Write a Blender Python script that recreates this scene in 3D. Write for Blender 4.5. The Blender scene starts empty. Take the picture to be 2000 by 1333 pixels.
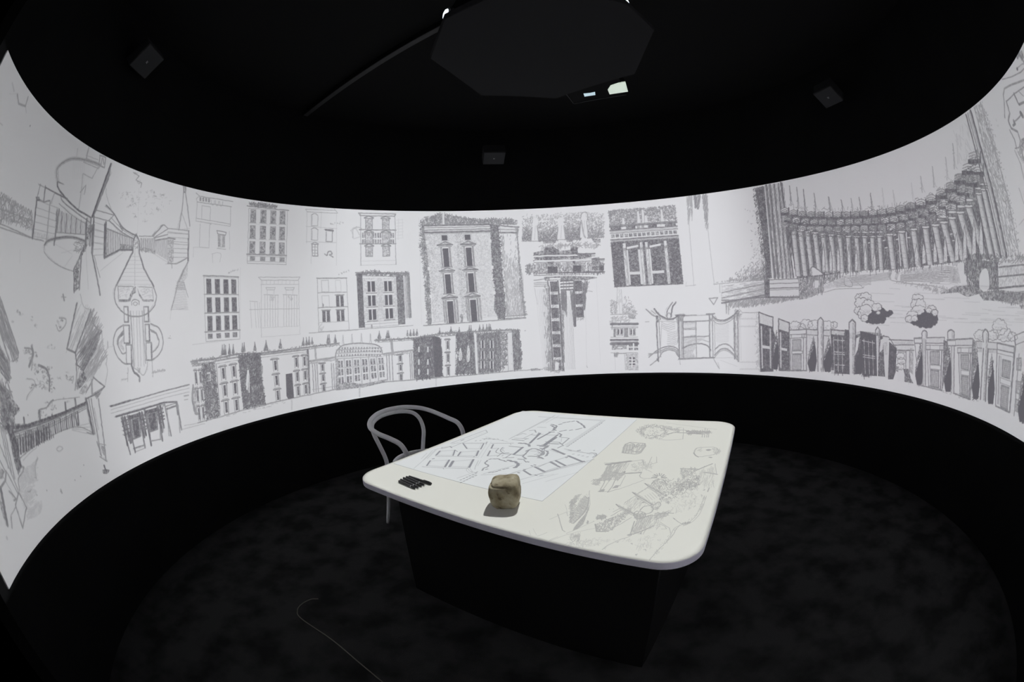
import bpy, bmesh, math, random
import numpy as np
from mathutils import Vector, Matrix

random.seed(7)
rng = np.random.default_rng(7)
SC = bpy.context.scene
COL = SC.collection

# ------------------------------------------------------------------ camera
# 180 degree full-frame fisheye (equisolid), slightly rolled and tipped down, 1.48 m above the floor
F_PX = 808.0158          # focal length in pixels of the 2000 px wide frame
PITCH, ROLL, EYE = -0.069844, -0.062189, 1.48
cam = bpy.data.cameras.new('camera')
cam_ob = bpy.data.objects.new('camera', cam)
COL.objects.link(cam_ob)
cam.type = 'PANO'
for holder in (cam, getattr(cam, 'cycles', None)):
    if holder is not None and hasattr(holder, 'panorama_type'):
        holder.panorama_type = 'FISHEYE_EQUISOLID'
        holder.fisheye_lens = F_PX * 36.0 / 2000.0
        holder.fisheye_fov = math.radians(200)
cam.sensor_fit = 'HORIZONTAL'
cam.sensor_width = 36.0
cam.sensor_height = 36.0 * 1333 / 2000
cam.clip_start = 0.02
_c, _s, _cp, _sp = math.cos(ROLL), math.sin(ROLL), math.cos(PITCH), math.sin(PITCH)
cam_ob.matrix_world = Matrix(((_c, -_s, 0, 0),
                              (-_sp * _s, -_sp * _c, -_cp, 0),
                              (_cp * _s, _cp * _c, -_sp, EYE),
                              (0, 0, 0, 1)))
SC.camera = cam_ob

# ------------------------------------------------------------------ world, exposure
world = bpy.data.worlds.new('dark_world')
SC.world = world
world.use_nodes = True
world.node_tree.nodes['Background'].inputs[0].default_value = (0, 0, 0, 1)
SC.view_settings.view_transform = 'Standard'
SC.view_settings.look = 'None'
SC.view_settings.exposure = 0.0
SC.view_settings.gamma = 1.0
SC.view_settings.use_curve_mapping = False

# ------------------------------------------------------------------ room measures
CX, CY, R = 0.31036, 1.8462, 2.6909      # centre and radius of the round screen
Z0, Z1 = 0.7424, 2.6298                  # lower and upper edge of the screen
CEIL = 3.65
PHI0, PHI1 = math.radians(-130.4), math.radians(146.0)   # stretch of the screen that carries drawings, clockwise from +Y
PHI_END = math.radians(195.0)            # unseen blank stretch behind the photographer, extended to bounce light onto table and chair
HUBX, HUBY, HUBZ = 0.27, 1.89, 2.90      # octagonal projector platform above the table
TH = math.radians(-33.9)                 # direction of the table's near edge
U = np.array([math.cos(TH), math.sin(TH)])
V = np.array([-math.sin(TH), math.cos(TH)])
TU0, TU1, TV0, TV1, TZ = -1.622, -0.092, 0.981, 2.50, 0.76   # table top in u, v


def uvw(u, v, z):
    return (u * U[0] + v * V[0], u * U[1] + v * V[1], z)


# ------------------------------------------------------------------ lights: the ring projectors and the table projector
def projector_light(name, loc, watts, color, build):
    """A projector's beam: a point lamp whose strength per direction is the projector's own picture mask."""
    l = bpy.data.lights.new(name, 'POINT')
    l.energy = watts
    l.color = color
    l.shadow_soft_size = 0.012
    l.use_nodes = True
    nt = l.node_tree
    em = nt.nodes['Emission']
    tc = nt.nodes.new('ShaderNodeTexCoord')
    sep = nt.nodes.new('ShaderNodeSeparateXYZ')
    nt.links.new(tc.outputs['Normal'], sep.inputs[0])

    def m(op, a, b=None, c=None):
        n = nt.nodes.new('ShaderNodeMath')
        n.operation = op
        for i, v in enumerate((a, b, c)):
            if v is None:
                continue
            if isinstance(v, (int, float)):
                n.inputs[i].default_value = v
            else:
                nt.links.new(v, n.inputs[i])
        return n.outputs[0]

    def smooth(v, a, b):
        n = nt.nodes.new('ShaderNodeMapRange')
        n.interpolation_type = 'SMOOTHSTEP'
        nt.links.new(v, n.inputs[0])
        n.inputs[1].default_value = a
        n.inputs[2].default_value = b
        return n.outputs[0]
    out = build(m, smooth, sep.outputs)
    nt.links.new(out, em.inputs['Strength'])
    o = bpy.data.objects.new(name, l)
    o.location = loc
    COL.objects.link(o)
    return o


LZ = 2.82
TLX, TLY, TLZ = 0.42, 2.32, 2.87         # the table projector's lens, under the far rim of the platform


def ring_beam(phi_c, half, fade, top):
    """Covers the screen for azimuths around phi_c, blended into its neighbours, evened out over the height; top = upward fade that mimics lens vignetting."""
    def build(m, smooth, d):
        hor = m('SQRT', m('ADD', m('MULTIPLY', d[0], d[0]), m('MULTIPLY', d[1], d[1])))
        h = m('MULTIPLY', m('DIVIDE', d[2], m('MAXIMUM', hor, 1e-4)), R)          # height on the screen above the lamp
        mask = m('MULTIPLY', smooth(h, Z0 - LZ - 0.012, Z0 - LZ - 0.002),
                 m('SUBTRACT', 1.0, smooth(h, Z1 - LZ + 0.002, Z1 - LZ + 0.012)))
        q = m('ADD', 1.0, m('MULTIPLY', m('MULTIPLY', h, h), 1.0 / R ** 2))
        even = m('POWER', q, 1.5)
        az = m('ARCTAN2', d[0], d[1])
        # signed difference of azimuth
        df = m('ABSOLUTE', m('WRAP', m('SUBTRACT', az, phi_c), math.pi, -math.pi))
        blend = m('SUBTRACT', 1.0, smooth(df, half - fade, half + fade))
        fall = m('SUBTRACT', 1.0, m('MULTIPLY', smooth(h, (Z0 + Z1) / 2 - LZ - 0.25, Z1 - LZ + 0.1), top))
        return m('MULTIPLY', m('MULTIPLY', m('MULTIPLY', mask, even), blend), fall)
    return build


def table_beam(m, smooth, d):
    down = m('MAXIMUM', m('MULTIPLY', d[2], -1.0), 1e-4)
    k = TLZ - TZ
    px = m('ADD', m('MULTIPLY', m('DIVIDE', d[0], down), k), TLX)
    py = m('ADD', m('MULTIPLY', m('DIVIDE', d[1], down), k), TLY)
    uu = m('ADD', m('MULTIPLY', px, float(U[0])), m('MULTIPLY', py, float(U[1])))
    vv = m('ADD', m('MULTIPLY', px, float(V[0])), m('MULTIPLY', py, float(V[1])))
    rc = 0.135                                # the picture is masked to the table's rounded outline
    qx = m('SUBTRACT', m('ABSOLUTE', m('SUBTRACT', uu, (TU0 + TU1) / 2)), (TU1 - TU0) / 2 - rc)
    qy = m('SUBTRACT', m('ABSOLUTE', m('SUBTRACT', vv, (TV0 + TV1) / 2)), (TV1 - TV0) / 2 - rc)
    mx_, my_ = m('MAXIMUM', qx, 0.0), m('MAXIMUM', qy, 0.0)
    dist = m('SQRT', m('ADD', m('MULTIPLY', mx_, mx_), m('MULTIPLY', my_, my_)))
    a = m('SUBTRACT', 1.0, smooth(dist, rc - 0.008, rc - 0.002))
    facing = m('GREATER_THAN', m('MULTIPLY', d[2], -1.0), 0.1)
    r2 = m('ADD', m('POWER', m('DIVIDE', d[0], down), 2.0), m('POWER', m('DIVIDE', d[1], down), 2.0))
    even = m('POWER', m('ADD', 1.0, r2), 1.4)
    return m('MULTIPLY', m('MULTIPLY', a, facing), even)


# seven ring projectors, sides dimmed to mimic lens vignetting, rear one raised as fill
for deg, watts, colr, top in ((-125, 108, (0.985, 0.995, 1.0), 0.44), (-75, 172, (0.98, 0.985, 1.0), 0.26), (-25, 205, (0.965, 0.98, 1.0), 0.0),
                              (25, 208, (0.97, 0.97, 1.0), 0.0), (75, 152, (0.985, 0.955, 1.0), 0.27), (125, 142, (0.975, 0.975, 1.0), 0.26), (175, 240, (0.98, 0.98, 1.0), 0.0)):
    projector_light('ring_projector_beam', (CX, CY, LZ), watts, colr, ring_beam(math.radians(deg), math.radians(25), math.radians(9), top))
projector_light('table_projector_beam', (TLX, TLY, TLZ), 116, (0.99, 1.0, 0.975), table_beam)


# ------------------------------------------------------------------ helpers
def material(name, color, rough=0.6, metal=0.0, noise=None, bump=None, emit=None, spec=0.5):
    m = bpy.data.materials.new(name)
    m.use_nodes = True
    nt = m.node_tree
    b = nt.nodes['Principled BSDF']
    b.inputs['Base Color'].default_value = (*color, 1)
    b.inputs['Roughness'].default_value = rough
    b.inputs['Metallic'].default_value = metal
    b.inputs['Specular IOR Level'].default_value = spec
    tc = nt.nodes.new('ShaderNodeTexCoord')
    if noise:                                  # (scale, detail, dark colour, light colour, lo, hi)
        n = nt.nodes.new('ShaderNodeTexNoise')
        n.inputs['Scale'].default_value = noise[0]
        n.inputs['Detail'].default_value = noise[1]
        nt.links.new(tc.outputs['Object'], n.inputs['Vector'])
        cr = nt.nodes.new('ShaderNodeValToRGB')
        cr.color_ramp.elements[0].color = (*noise[2], 1)
        cr.color_ramp.elements[1].color = (*noise[3], 1)
        cr.color_ramp.elements[0].position = noise[4]
        cr.color_ramp.elements[1].position = noise[5]
        nt.links.new(n.outputs[0], cr.inputs[0])
        nt.links.new(cr.outputs[0], b.inputs['Base Color'])
    if bump:                                   # (scale, strength)
        n2 = nt.nodes.new('ShaderNodeTexNoise')
        n2.inputs['Scale'].default_value = bump[0]
        n2.inputs['Detail'].default_value = 4
        nt.links.new(tc.outputs['Object'], n2.inputs['Vector'])
        bp = nt.nodes.new('ShaderNodeBump')
        bp.inputs['Strength'].default_value = bump[1]
        bp.inputs['Distance'].default_value = 0.01
        nt.links.new(n2.outputs[0], bp.inputs['Height'])
        nt.links.new(bp.outputs[0], b.inputs['Normal'])
    if emit:
        b.inputs['Emission Color'].default_value = (*emit[0], 1)
        b.inputs['Emission Strength'].default_value = emit[1]
    return m


class MB:
    """Collects verts and faces and links them as one mesh object."""

    def __init__(self):
        self.v, self.f = [], []

    def add(self, verts, faces):
        o = len(self.v)
        self.v += [tuple(p) for p in verts]
        self.f += [tuple(i + o for i in f) for f in faces]

    def prism(self, outline, z0, z1, chamfer=0.0):
        """Extrude an xy outline (counter-clockwise) from z0 to z1, optionally with chamfered rims."""
        n = len(outline)
        c = np.mean(np.array(outline), axis=0)

        def ring(z, inset):
            if inset == 0:
                return [(x, y, z) for x, y in outline]
            P = np.array(outline)
            d = P - c
            L = np.linalg.norm(d, axis=1, keepdims=True)
            Q = P - d / L * inset
            return [(x, y, z) for x, y in Q]
        if chamfer:
            rings = [ring(z0, chamfer), ring(z0 + chamfer, 0), ring(z1 - chamfer, 0), ring(z1, chamfer)]
        else:
            rings = [ring(z0, 0), ring(z1, 0)]
        vs = [p for r_ in rings for p in r_]
        fs = []
        for k in range(len(rings) - 1):
            for i in range(n):
                j = (i + 1) % n
                fs.append((k * n + i, k * n + j, (k + 1) * n + j, (k + 1) * n + i))
        fs.append(tuple(reversed(range(n))))
        fs.append(tuple((len(rings) - 1) * n + i for i in range(n)))
        self.add(vs, fs)

    def box(self, c, s, M=None, ch=0.0):
        hx, hy, hz = s[0] / 2, s[1] / 2, s[2] / 2
        if ch:
            o = [(-hx + ch, -hy), (hx - ch, -hy), (hx, -hy + ch), (hx, hy - ch), (hx - ch, hy), (-hx + ch, hy), (-hx, hy - ch), (-hx, -hy + ch)]
        else:
            o = [(-hx, -hy), (hx, -hy), (hx, hy), (-hx, hy)]
        t = MB()
        t.prism(o, -hz, hz, ch)
        M = M or Matrix.Identity(3)
        vs = [tuple((M @ Vector(p)) + Vector(c)) for p in t.v]
        self.add(vs, t.f)

    def tube(self, pts, rad, n=12, closed=False, flat=1.0):
        P = [Vector(p) for p in pts]
        rads = rad if isinstance(rad, (list, tuple)) else [rad] * len(P)
        m = len(P)
        T = []
        for i in range(m):
            a = P[(i - 1) % m] if (closed or i > 0) else P[i]
            b = P[(i + 1) % m] if (closed or i < m - 1) else P[i]
            T.append((b - a).normalized())
        ref = Vector((0, 0, 1))
        if abs(T[0].dot(ref)) > 0.9:
            ref = Vector((1, 0, 0))
        nrm = (ref - T[0] * ref.dot(T[0])).normalized()
        vs, fs = [], []
        for i in range(m):
            nrm = (nrm - T[i] * nrm.dot(T[i])).normalized()
            bi = T[i].cross(nrm)
            for k in range(n):
                a = 2 * math.pi * k / n
                vs.append(P[i] + (nrm * math.cos(a) + bi * math.sin(a) * flat) * rads[i])
        for i in range(m if closed else m - 1):
            j = (i + 1) % m
            for k in range(n):
                l = (k + 1) % n
                fs.append((i * n + k, i * n + l, j * n + l, j * n + k))
        if not closed:
            fs.append(tuple(reversed(range(n))))
            fs.append(tuple((m - 1) * n + k for k in range(n)))
        self.add(vs, fs)

    def lathe(self, prof, c=(0, 0, 0), n=24, axis=None):
        """Revolve (radius, height) pairs around an axis through c."""
        A = Vector(axis).normalized() if axis is not None else Vector((0, 0, 1))
        q = A.to_track_quat('Z', 'Y').to_matrix()
        vs, fs = [], []
        for r_, h in prof:
            for k in range(n):
                a = 2 * math.pi * k / n
                vs.append(q @ Vector((r_ * math.cos(a), r_ * math.sin(a), h)) + Vector(c))
        for i in range(len(prof) - 1):
            for k in range(n):
                l = (k + 1) % n
                fs.append((i * n + k, i * n + l, (i + 1) * n + l, (i + 1) * n + k))
        fs.append(tuple(reversed(range(n))))
        fs.append(tuple((len(prof) - 1) * n + k for k in range(n)))
        self.add(vs, fs)

    def build(self, name, mat, parent=None, smooth=False, mats=None, origin=None):
        me = bpy.data.meshes.new(name)
        off = Vector(origin) if origin is not None else Vector((0, 0, 0))
        me.from_pydata([tuple(Vector(p) - off) for p in self.v], [], self.f)
        me.update()
        bm = bmesh.new()
        bm.from_mesh(me)
        bmesh.ops.recalc_face_normals(bm, faces=bm.faces[:])
        bm.to_mesh(me)
        bm.free()
        me.materials.append(mat)
        if smooth:
            for p in me.polygons:
                p.use_smooth = True
            if smooth is not True:
                me.set_sharp_from_angle(angle=math.radians(smooth))
        o = bpy.data.objects.new(name, me)
        COL.objects.link(o)
        if origin is not None:
            o.location = off
        if parent is not None:
            o.parent = parent
        return o


def tag(o, label=None, cat=None, group=None, kind=None):
    if label:
        o['label'] = label
    if cat:
        o['category'] = cat
    if group:
        o['group'] = group
    if kind:
        o['kind'] = kind
    return o


def thing(name, label, cat, loc=(0, 0, 0), rotz=0.0, group=None):
    o = bpy.data.objects.new(name, None)
    o.empty_display_size = 0.1
    COL.objects.link(o)
    o.location = loc
    o.rotation_euler = (0, 0, rotz)
    return tag(o, label, cat, group)


def spline(pts, n=8, closed=False):
    """Catmull-Rom through pts."""
    P = np.array(pts, float)
    m = len(P)
    out = []
    rngi = range(m if closed else m - 1)
    for i in rngi:
        p1, p2 = P[i], P[(i + 1) % m]
        p0 = P[i - 1] if (closed or i > 0) else 2 * p1 - p2
        p3 = P[(i + 2) % m] if (closed or i + 2 < m) else 2 * p2 - p1
        for t in np.arange(n) / n:
            out.append(0.5 * ((2 * p1) + (-p0 + p2) * t + (2 * p0 - 5 * p1 + 4 * p2 - p3) * t * t + (-p0 + 3 * p1 - 3 * p2 + p3) * t ** 3))
    if not closed:
        out.append(P[-1])
    return np.array(out)


def cyl_pt(phi, r, z):
    return (CX + r * math.sin(phi), CY + r * math.cos(phi), z)


def rounded_rect(u0, u1, v0, v1, r, n=10):
    o = []
    for cu, cv, a0 in ((u1 - r, v0 + r, -90), (u1 - r, v1 - r, 0), (u0 + r, v1 - r, 90), (u0 + r, v0 + r, 180)):
        for k in range(n + 1):
            a = math.radians(a0 + 90 * k / n)
            o.append((cu + r * math.cos(a), cv + r * math.sin(a)))
    return o
# ------------------------------------------------------------------ materials
M_WALL = material('black_wall_paint', (0.0072, 0.0073, 0.0077), 0.9, noise=(3.0, 3, (0.0065, 0.0066, 0.007), (0.0088, 0.009, 0.0095), 0.35, 0.7), spec=0.1)
M_CEIL = material('black_ceiling_paint', (0.009, 0.009, 0.0095), 0.95, spec=0.1)
M_CARPET = material('dark_carpet', (0.03, 0.03, 0.03), 1.0, noise=(5.0, 7, (0.021, 0.0215, 0.022), (0.048, 0.048, 0.049), 0.36, 0.60), bump=(260, 0.6), spec=0.0)
M_SCREEN_EDGE = material('screen_blank_white', (0.78, 0.78, 0.79), 0.9, spec=0.0)
M_WHITE = material('white_lacquer', (0.80, 0.80, 0.81), 0.45, noise=(6, 2, (0.78, 0.78, 0.79), (0.84, 0.84, 0.85), 0.3, 0.7))
M_EDGE = material('white_table_edge', (0.72, 0.70, 0.80), 0.6)
M_BASE = material('black_plinth_board', (0.006, 0.006, 0.0065), 0.8, noise=(2, 3, (0.005, 0.005, 0.0055), (0.008, 0.008, 0.0085), 0.3, 0.7), spec=0.15)
M_CHAIR = material('white_painted_bentwood', (0.88, 0.88, 0.91), 0.5, noise=(14, 3, (0.90, 0.90, 0.93), (0.95, 0.95, 0.97), 0.3, 0.7))
M_CANE = material('pale_cane', (0.55, 0.54, 0.52), 0.7)
M_CORD = material('pale_cord', (0.16, 0.15, 0.125), 0.8)
M_BLACK = material('black_plastic', (0.011, 0.011, 0.013), 0.42)
M_PENRING = material('pale_pen_ring', (0.62, 0.62, 0.64), 0.3, metal=0.3)
M_PENTEXT = material('pale_pen_print', (0.16, 0.16, 0.17), 0.5)
M_SPK = material('black_speaker_cabinet', (0.016, 0.016, 0.018), 0.7)
M_GRILLE = material('black_speaker_cloth', (0.030, 0.031, 0.034), 0.9, bump=(900, 0.3))
M_MARK = material('silver_mark', (0.3, 0.3, 0.31), 0.4)
M_PLATE = material('black_platform_board', (0.019, 0.019, 0.021), 0.9, spec=0.1)
M_PROJ = material('dark_projector_shell', (0.003, 0.003, 0.0034), 0.7, spec=0.05)
M_SILVER = material('grey_metal', (0.42, 0.43, 0.45), 0.35, metal=0.9)
M_LENS = material('lens_glass', (0.02, 0.02, 0.03), 0.05, emit=((0.85, 0.9, 1.0), 0.02))
M_LENSLIT = material('lit_lens', (0.8, 0.85, 1.0), 0.1, emit=((0.85, 0.92, 1.0), 1.6))
M_BEAMLIT = material('light_port', (0.7, 0.75, 0.7), 0.4, emit=((0.86, 1.0, 0.84), 0.50))
M_STATUS = material('status_screen', (0.3, 0.33, 0.36), 0.4, emit=((0.68, 0.90, 1.0), 0.62))
M_TRAY = material('dark_cable_tray', (0.028, 0.028, 0.030), 0.7)
M_TRAYD = material('black_fitting_and_tray_shade', (0.004, 0.004, 0.004), 0.9, spec=0.1)  # black fittings; also paints the shade on the ceiling tray's side

# ------------------------------------------------------------------ setting: round wall, floor, ceiling
NSEG = 128


def arc_shell(phi0, phi1, r_in, r_out, z0, z1, n):
    mb = MB()
    vs = []
    for k in range(n + 1):
        ph = phi0 + (phi1 - phi0) * k / n
        for r_, z in ((r_in, z0), (r_in, z1), (r_out, z1), (r_out, z0)):
            vs.append(cyl_pt(ph, r_, z))
    fs = []
    for k in range(n):
        a, b = 4 * k, 4 * (k + 1)
        for i in range(4):
            j = (i + 1) % 4
            fs.append((a + i, a + j, b + j, b + i))
    fs.append((0, 1, 2, 3))
    fs.append((4 * n + 3, 4 * n + 2, 4 * n + 1, 4 * n))
    mb.add(vs, fs)
    return mb


DOOR0, DOOR1 = math.radians(197), math.radians(228)     # the way in, behind the photographer
o = arc_shell(DOOR1 - 2 * math.pi, DOOR0, R + 0.012, R + 0.13, 0.0, CEIL, NSEG).build('wall_round', M_WALL, smooth=40)
tag(o, 'black round wall that carries the curved screen', kind='structure')
mb = MB()
mb.prism([(CX + 2.95 * math.cos(a), CY + 2.95 * math.sin(a)) for a in np.linspace(0, 2 * math.pi, 97)[:-1]], -0.06, 0.0)
tag(mb.build('floor', M_CARPET), 'mottled black carpet floor', kind='structure')
mb = MB()
mb.prism([(CX + 2.95 * math.cos(a), CY + 2.95 * math.sin(a)) for a in np.linspace(0, 2 * math.pi, 97)[:-1]], CEIL, CEIL + 0.08)
tag(mb.build('ceiling', M_CEIL), 'flat black ceiling', kind='structure')

# ------------------------------------------------------------------ the curved screen with its projected drawings
def make_screen(mat_picture):
    n = 188
    n_pic = 160                               # segments that carry the drawings
    me = bpy.data.meshes.new('projection_screen')
    vs, fs, uvs = [], [], []
    for k in range(n + 1):
        ph = PHI0 + (PHI1 - PHI0) * k / n_pic if k <= n_pic else PHI1 + (PHI_END - PHI1) * (k - n_pic) / (n - n_pic)
        for r_, z in ((R, Z0), (R, Z1), (R + 0.010, Z1), (R + 0.010, Z0)):
            vs.append(cyl_pt(ph, r_, z))
    mats = []
    for k in range(n):
        a, b = 4 * k, 4 * (k + 1)
        fs.append((a, a + 1, b + 1, b)); mats.append(0 if k < n_pic else 1)
        uvs += [(k / n_pic, 0), (k / n_pic, 1), ((k + 1) / n_pic, 1), ((k + 1) / n_pic, 0)]
        for i in (1, 2, 3):
            j = (i + 1) % 4
            fs.append((a + i, a + j, b + j, b + i)); mats.append(1)
            uvs += [(0, 0)] * 4
    fs += [(3, 2, 1, 0), (4 * n, 4 * n + 1, 4 * n + 2, 4 * n + 3)]
    mats += [1, 1]
    uvs += [(0, 0)] * 8
    me.from_pydata(vs, [], fs)
    me.materials.append(mat_picture)
    me.materials.append(M_SCREEN_EDGE)
    uvl = me.uv_layers.new(name='UVMap')
    uvl.data.foreach_set('uv', np.array(uvs, np.float32).ravel())
    me.polygons.foreach_set('material_index', mats)
    for p in me.polygons:
        p.use_smooth = True
    me.update()
    me.set_sharp_from_angle(angle=math.radians(40))
    ob = bpy.data.objects.new('projection_screen', me)
    COL.objects.link(ob)
    return tag(ob, 'long curved white screen around the black room showing ink drawings of classical facades', 'screen')


mb = MB()
mb.tube([(HUBX, HUBY, HUBZ + 0.047), (HUBX, HUBY, CEIL)], 0.03, 16)
mb.build('hanging_pole', M_CEIL, bpy.data.objects['ceiling'], smooth=40)


# ------------------------------------------------------------------ table
def make_table(mat_top):
    cu, cv = (TU0 + TU1) / 2, (TV0 + TV1) / 2
    cx, cy, _ = uvw(cu, cv, 0)
    t = thing('drawing_table', 'big white table with rounded corners on a black box base', 'table', (cx, cy, 0), TH)
    hu, hv = (TU1 - TU0) / 2, (TV1 - TV0) / 2
    o_ = rounded_rect(-hu, hu, -hv, hv, 0.135, 14)
    n = len(o_)
    TT = 0.026
    rings = [(0.0, TZ), (0.0, TZ - 0.0), (0.0, TZ - TT)]
    me = bpy.data.meshes.new('table_top')
    vs = []
    for ins, z in ((0.0016, TZ), (0.0, TZ - 0.0016), (0.0, TZ - TT + 0.0016), (0.0016, TZ - TT)):
        for (x, y) in o_:
            d = math.hypot(x, y)
            vs.append((x - x / d * ins, y - y / d * ins, z))
    fs, mi = [], []
    fs.append(tuple(range(n))); mi.append(0)
    for k in range(3):
        for i in range(n):
            j = (i + 1) % n
            fs.append((k * n + j, k * n + i, (k + 1) * n + i, (k + 1) * n + j)); mi.append(1)
    fs.append(tuple(3 * n + i for i in reversed(range(n)))); mi.append(1)
    me.from_pydata(vs, [], fs)
    me.materials.append(mat_top)
    me.materials.append(M_EDGE)
    me.polygons.foreach_set('material_index', mi)
    uvl = me.uv_layers.new(name='UVMap')
    for lp in me.loops:
        x, y, z = vs[lp.vertex_index]
        uvl.data[lp.index].uv = ((x + hu) / (2 * hu), (y + hv) / (2 * hv))
    me.update()
    top = bpy.data.objects.new('table_top', me)
    COL.objects.link(top)
    top.parent = t
    # hollow-looking box base: four boards and a recessed skirting
    b0u, b1u, b0v, b1v = -1.545 - cu, -0.245 - cu, 1.185 - cv, 2.30 - cv
    zt = TZ - TT
    for (x0, x1, y0, y1) in ((b0u, b1u, b0v, b0v + 0.02), (b0u, b1u, b1v - 0.02, b1v), (b0u, b0u + 0.02, b0v + 0.02, b1v - 0.02), (b1u - 0.02, b1u, b0v + 0.02, b1v - 0.02)):
        b = MB()
        b.box(((x0 + x1) / 2, (y0 + y1) / 2, zt / 2), (x1 - x0, y1 - y0, zt), ch=0.002)
        b.build('base_panel', M_BASE, t)
    return t


# ------------------------------------------------------------------ bentwood armchair
def make_chair():
    yaw = -0.556
    t = thing('bentwood_armchair', 'white bentwood armchair with a looped back pushed up beside the table', 'chair', (-0.662, 2.720, 0), yaw)
    seat_r, sz, sx = 0.214, 0.492, -0.006
    ring = [(sx + seat_r * math.cos(a) * 1.02, seat_r * math.sin(a), sz - 0.012) for a in np.linspace(0, 2 * math.pi, 49)[:-1]]
    m = MB(); m.tube(ring, 0.019, 12, True, 1.1)
    seat = m.build('seat_ring', M_CHAIR, t, smooth=True)
    # woven cane panel: thin dished disc with real strands
    m = MB()
    m.lathe([(0.0005, sz - 0.013), (0.19, sz - 0.010), (0.19, sz - 0.006), (0.0005, sz - 0.009)], n=40)
    cane = m.build('cane_panel', M_CANE, t, smooth=40)
    m = MB()
    for k in range(-9, 10):
        y = k * 0.0195
        L = math.sqrt(max(0.19 ** 2 - y * y, 0.0))
        m.tube([(-L, y, sz - 0.0065), (L, y, sz - 0.0065)], 0.0022, 5)
        m.tube([(y, -L, sz - 0.0045), (y, L, sz - 0.0045)], 0.0022, 5)
    st = m.build('cane_strands', M_CANE, cane)
    st['kind'] = 'stuff'
    # back: each rear leg runs up and on into the inverted-U inner loop
    rr = 0.0155
    back = [(-0.246, -0.252, 0.0), (-0.232, -0.219, 0.162), (-0.218, -0.198, 0.324), (-0.209, -0.189, 0.462), (-0.206, -0.202, 0.538), (-0.215, -0.229, 0.629),
            (-0.250, -0.236, 0.707), (-0.291, -0.212, 0.756), (-0.326, -0.146, 0.780), (-0.348, -0.053, 0.790)]
    full = back + [(x, -y, z) for x, y, z in reversed(back)]
    sp = spline(full, 7)
    k0 = [i for i, p in enumerate(sp) if p[2] >= 0.46]
    a, b = k0[0], k0[-1]
    m = MB(); m.tube([tuple(p) for p in sp[a:b + 1]], rr, 14)
    m.build('inner_back_loop', M_CHAIR, t, smooth=True)
    for part in (sp[:a + 1], sp[b:]):
        n = len(part)
        zz = [p[2] for p in part]
        m = MB(); m.tube([tuple(p) for p in part], [rr * (0.72 + 0.28 * min(1, z / 0.3)) for z in zz], 14)
        m.build('leg', M_CHAIR, t, smooth=True)
    # front legs
    for s in (-1, 1):
        pts = spline([(0.205, 0.175 * s, 0.0), (0.175, 0.165 * s, 0.2), (0.155, 0.155 * s, 0.44)], 6)
        m = MB(); m.tube([tuple(p) for p in pts], [rr * (0.72 + 0.28 * min(1, p[2] / 0.3)) for p in pts], 14)
        m.build('leg', M_CHAIR, t, smooth=True)
    # hoop: arms and top rail in one bent piece
    arm = [(0.095, -0.205, 0.445), (0.131, -0.252, 0.525), (0.135, -0.284, 0.624), (0.088, -0.292, 0.698), (-0.006, -0.296, 0.726), (-0.113, -0.306, 0.747), (-0.207, -0.293, 0.772),
           (-0.273, -0.236, 0.797), (-0.322, -0.140, 0.815), (-0.347, -0.040, 0.820)]
    full = arm + [(x, -y, z) for x, y, z in reversed(arm)]
    m = MB(); m.tube([tuple(p) for p in spline(full, 7)], 0.0165, 14)
    m.build('arm_and_back_hoop', M_CHAIR, t, smooth=True)
    # lower ring that ties the legs
    m = MB(); m.tube([(0.185 * math.cos(a_), 0.17 * math.sin(a_), 0.25) for a_ in np.linspace(0, 2 * math.pi, 41)[:-1]], 0.0095, 10, True)
    m.build('stretcher_ring', M_CHAIR, t, smooth=True)
    return t


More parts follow.
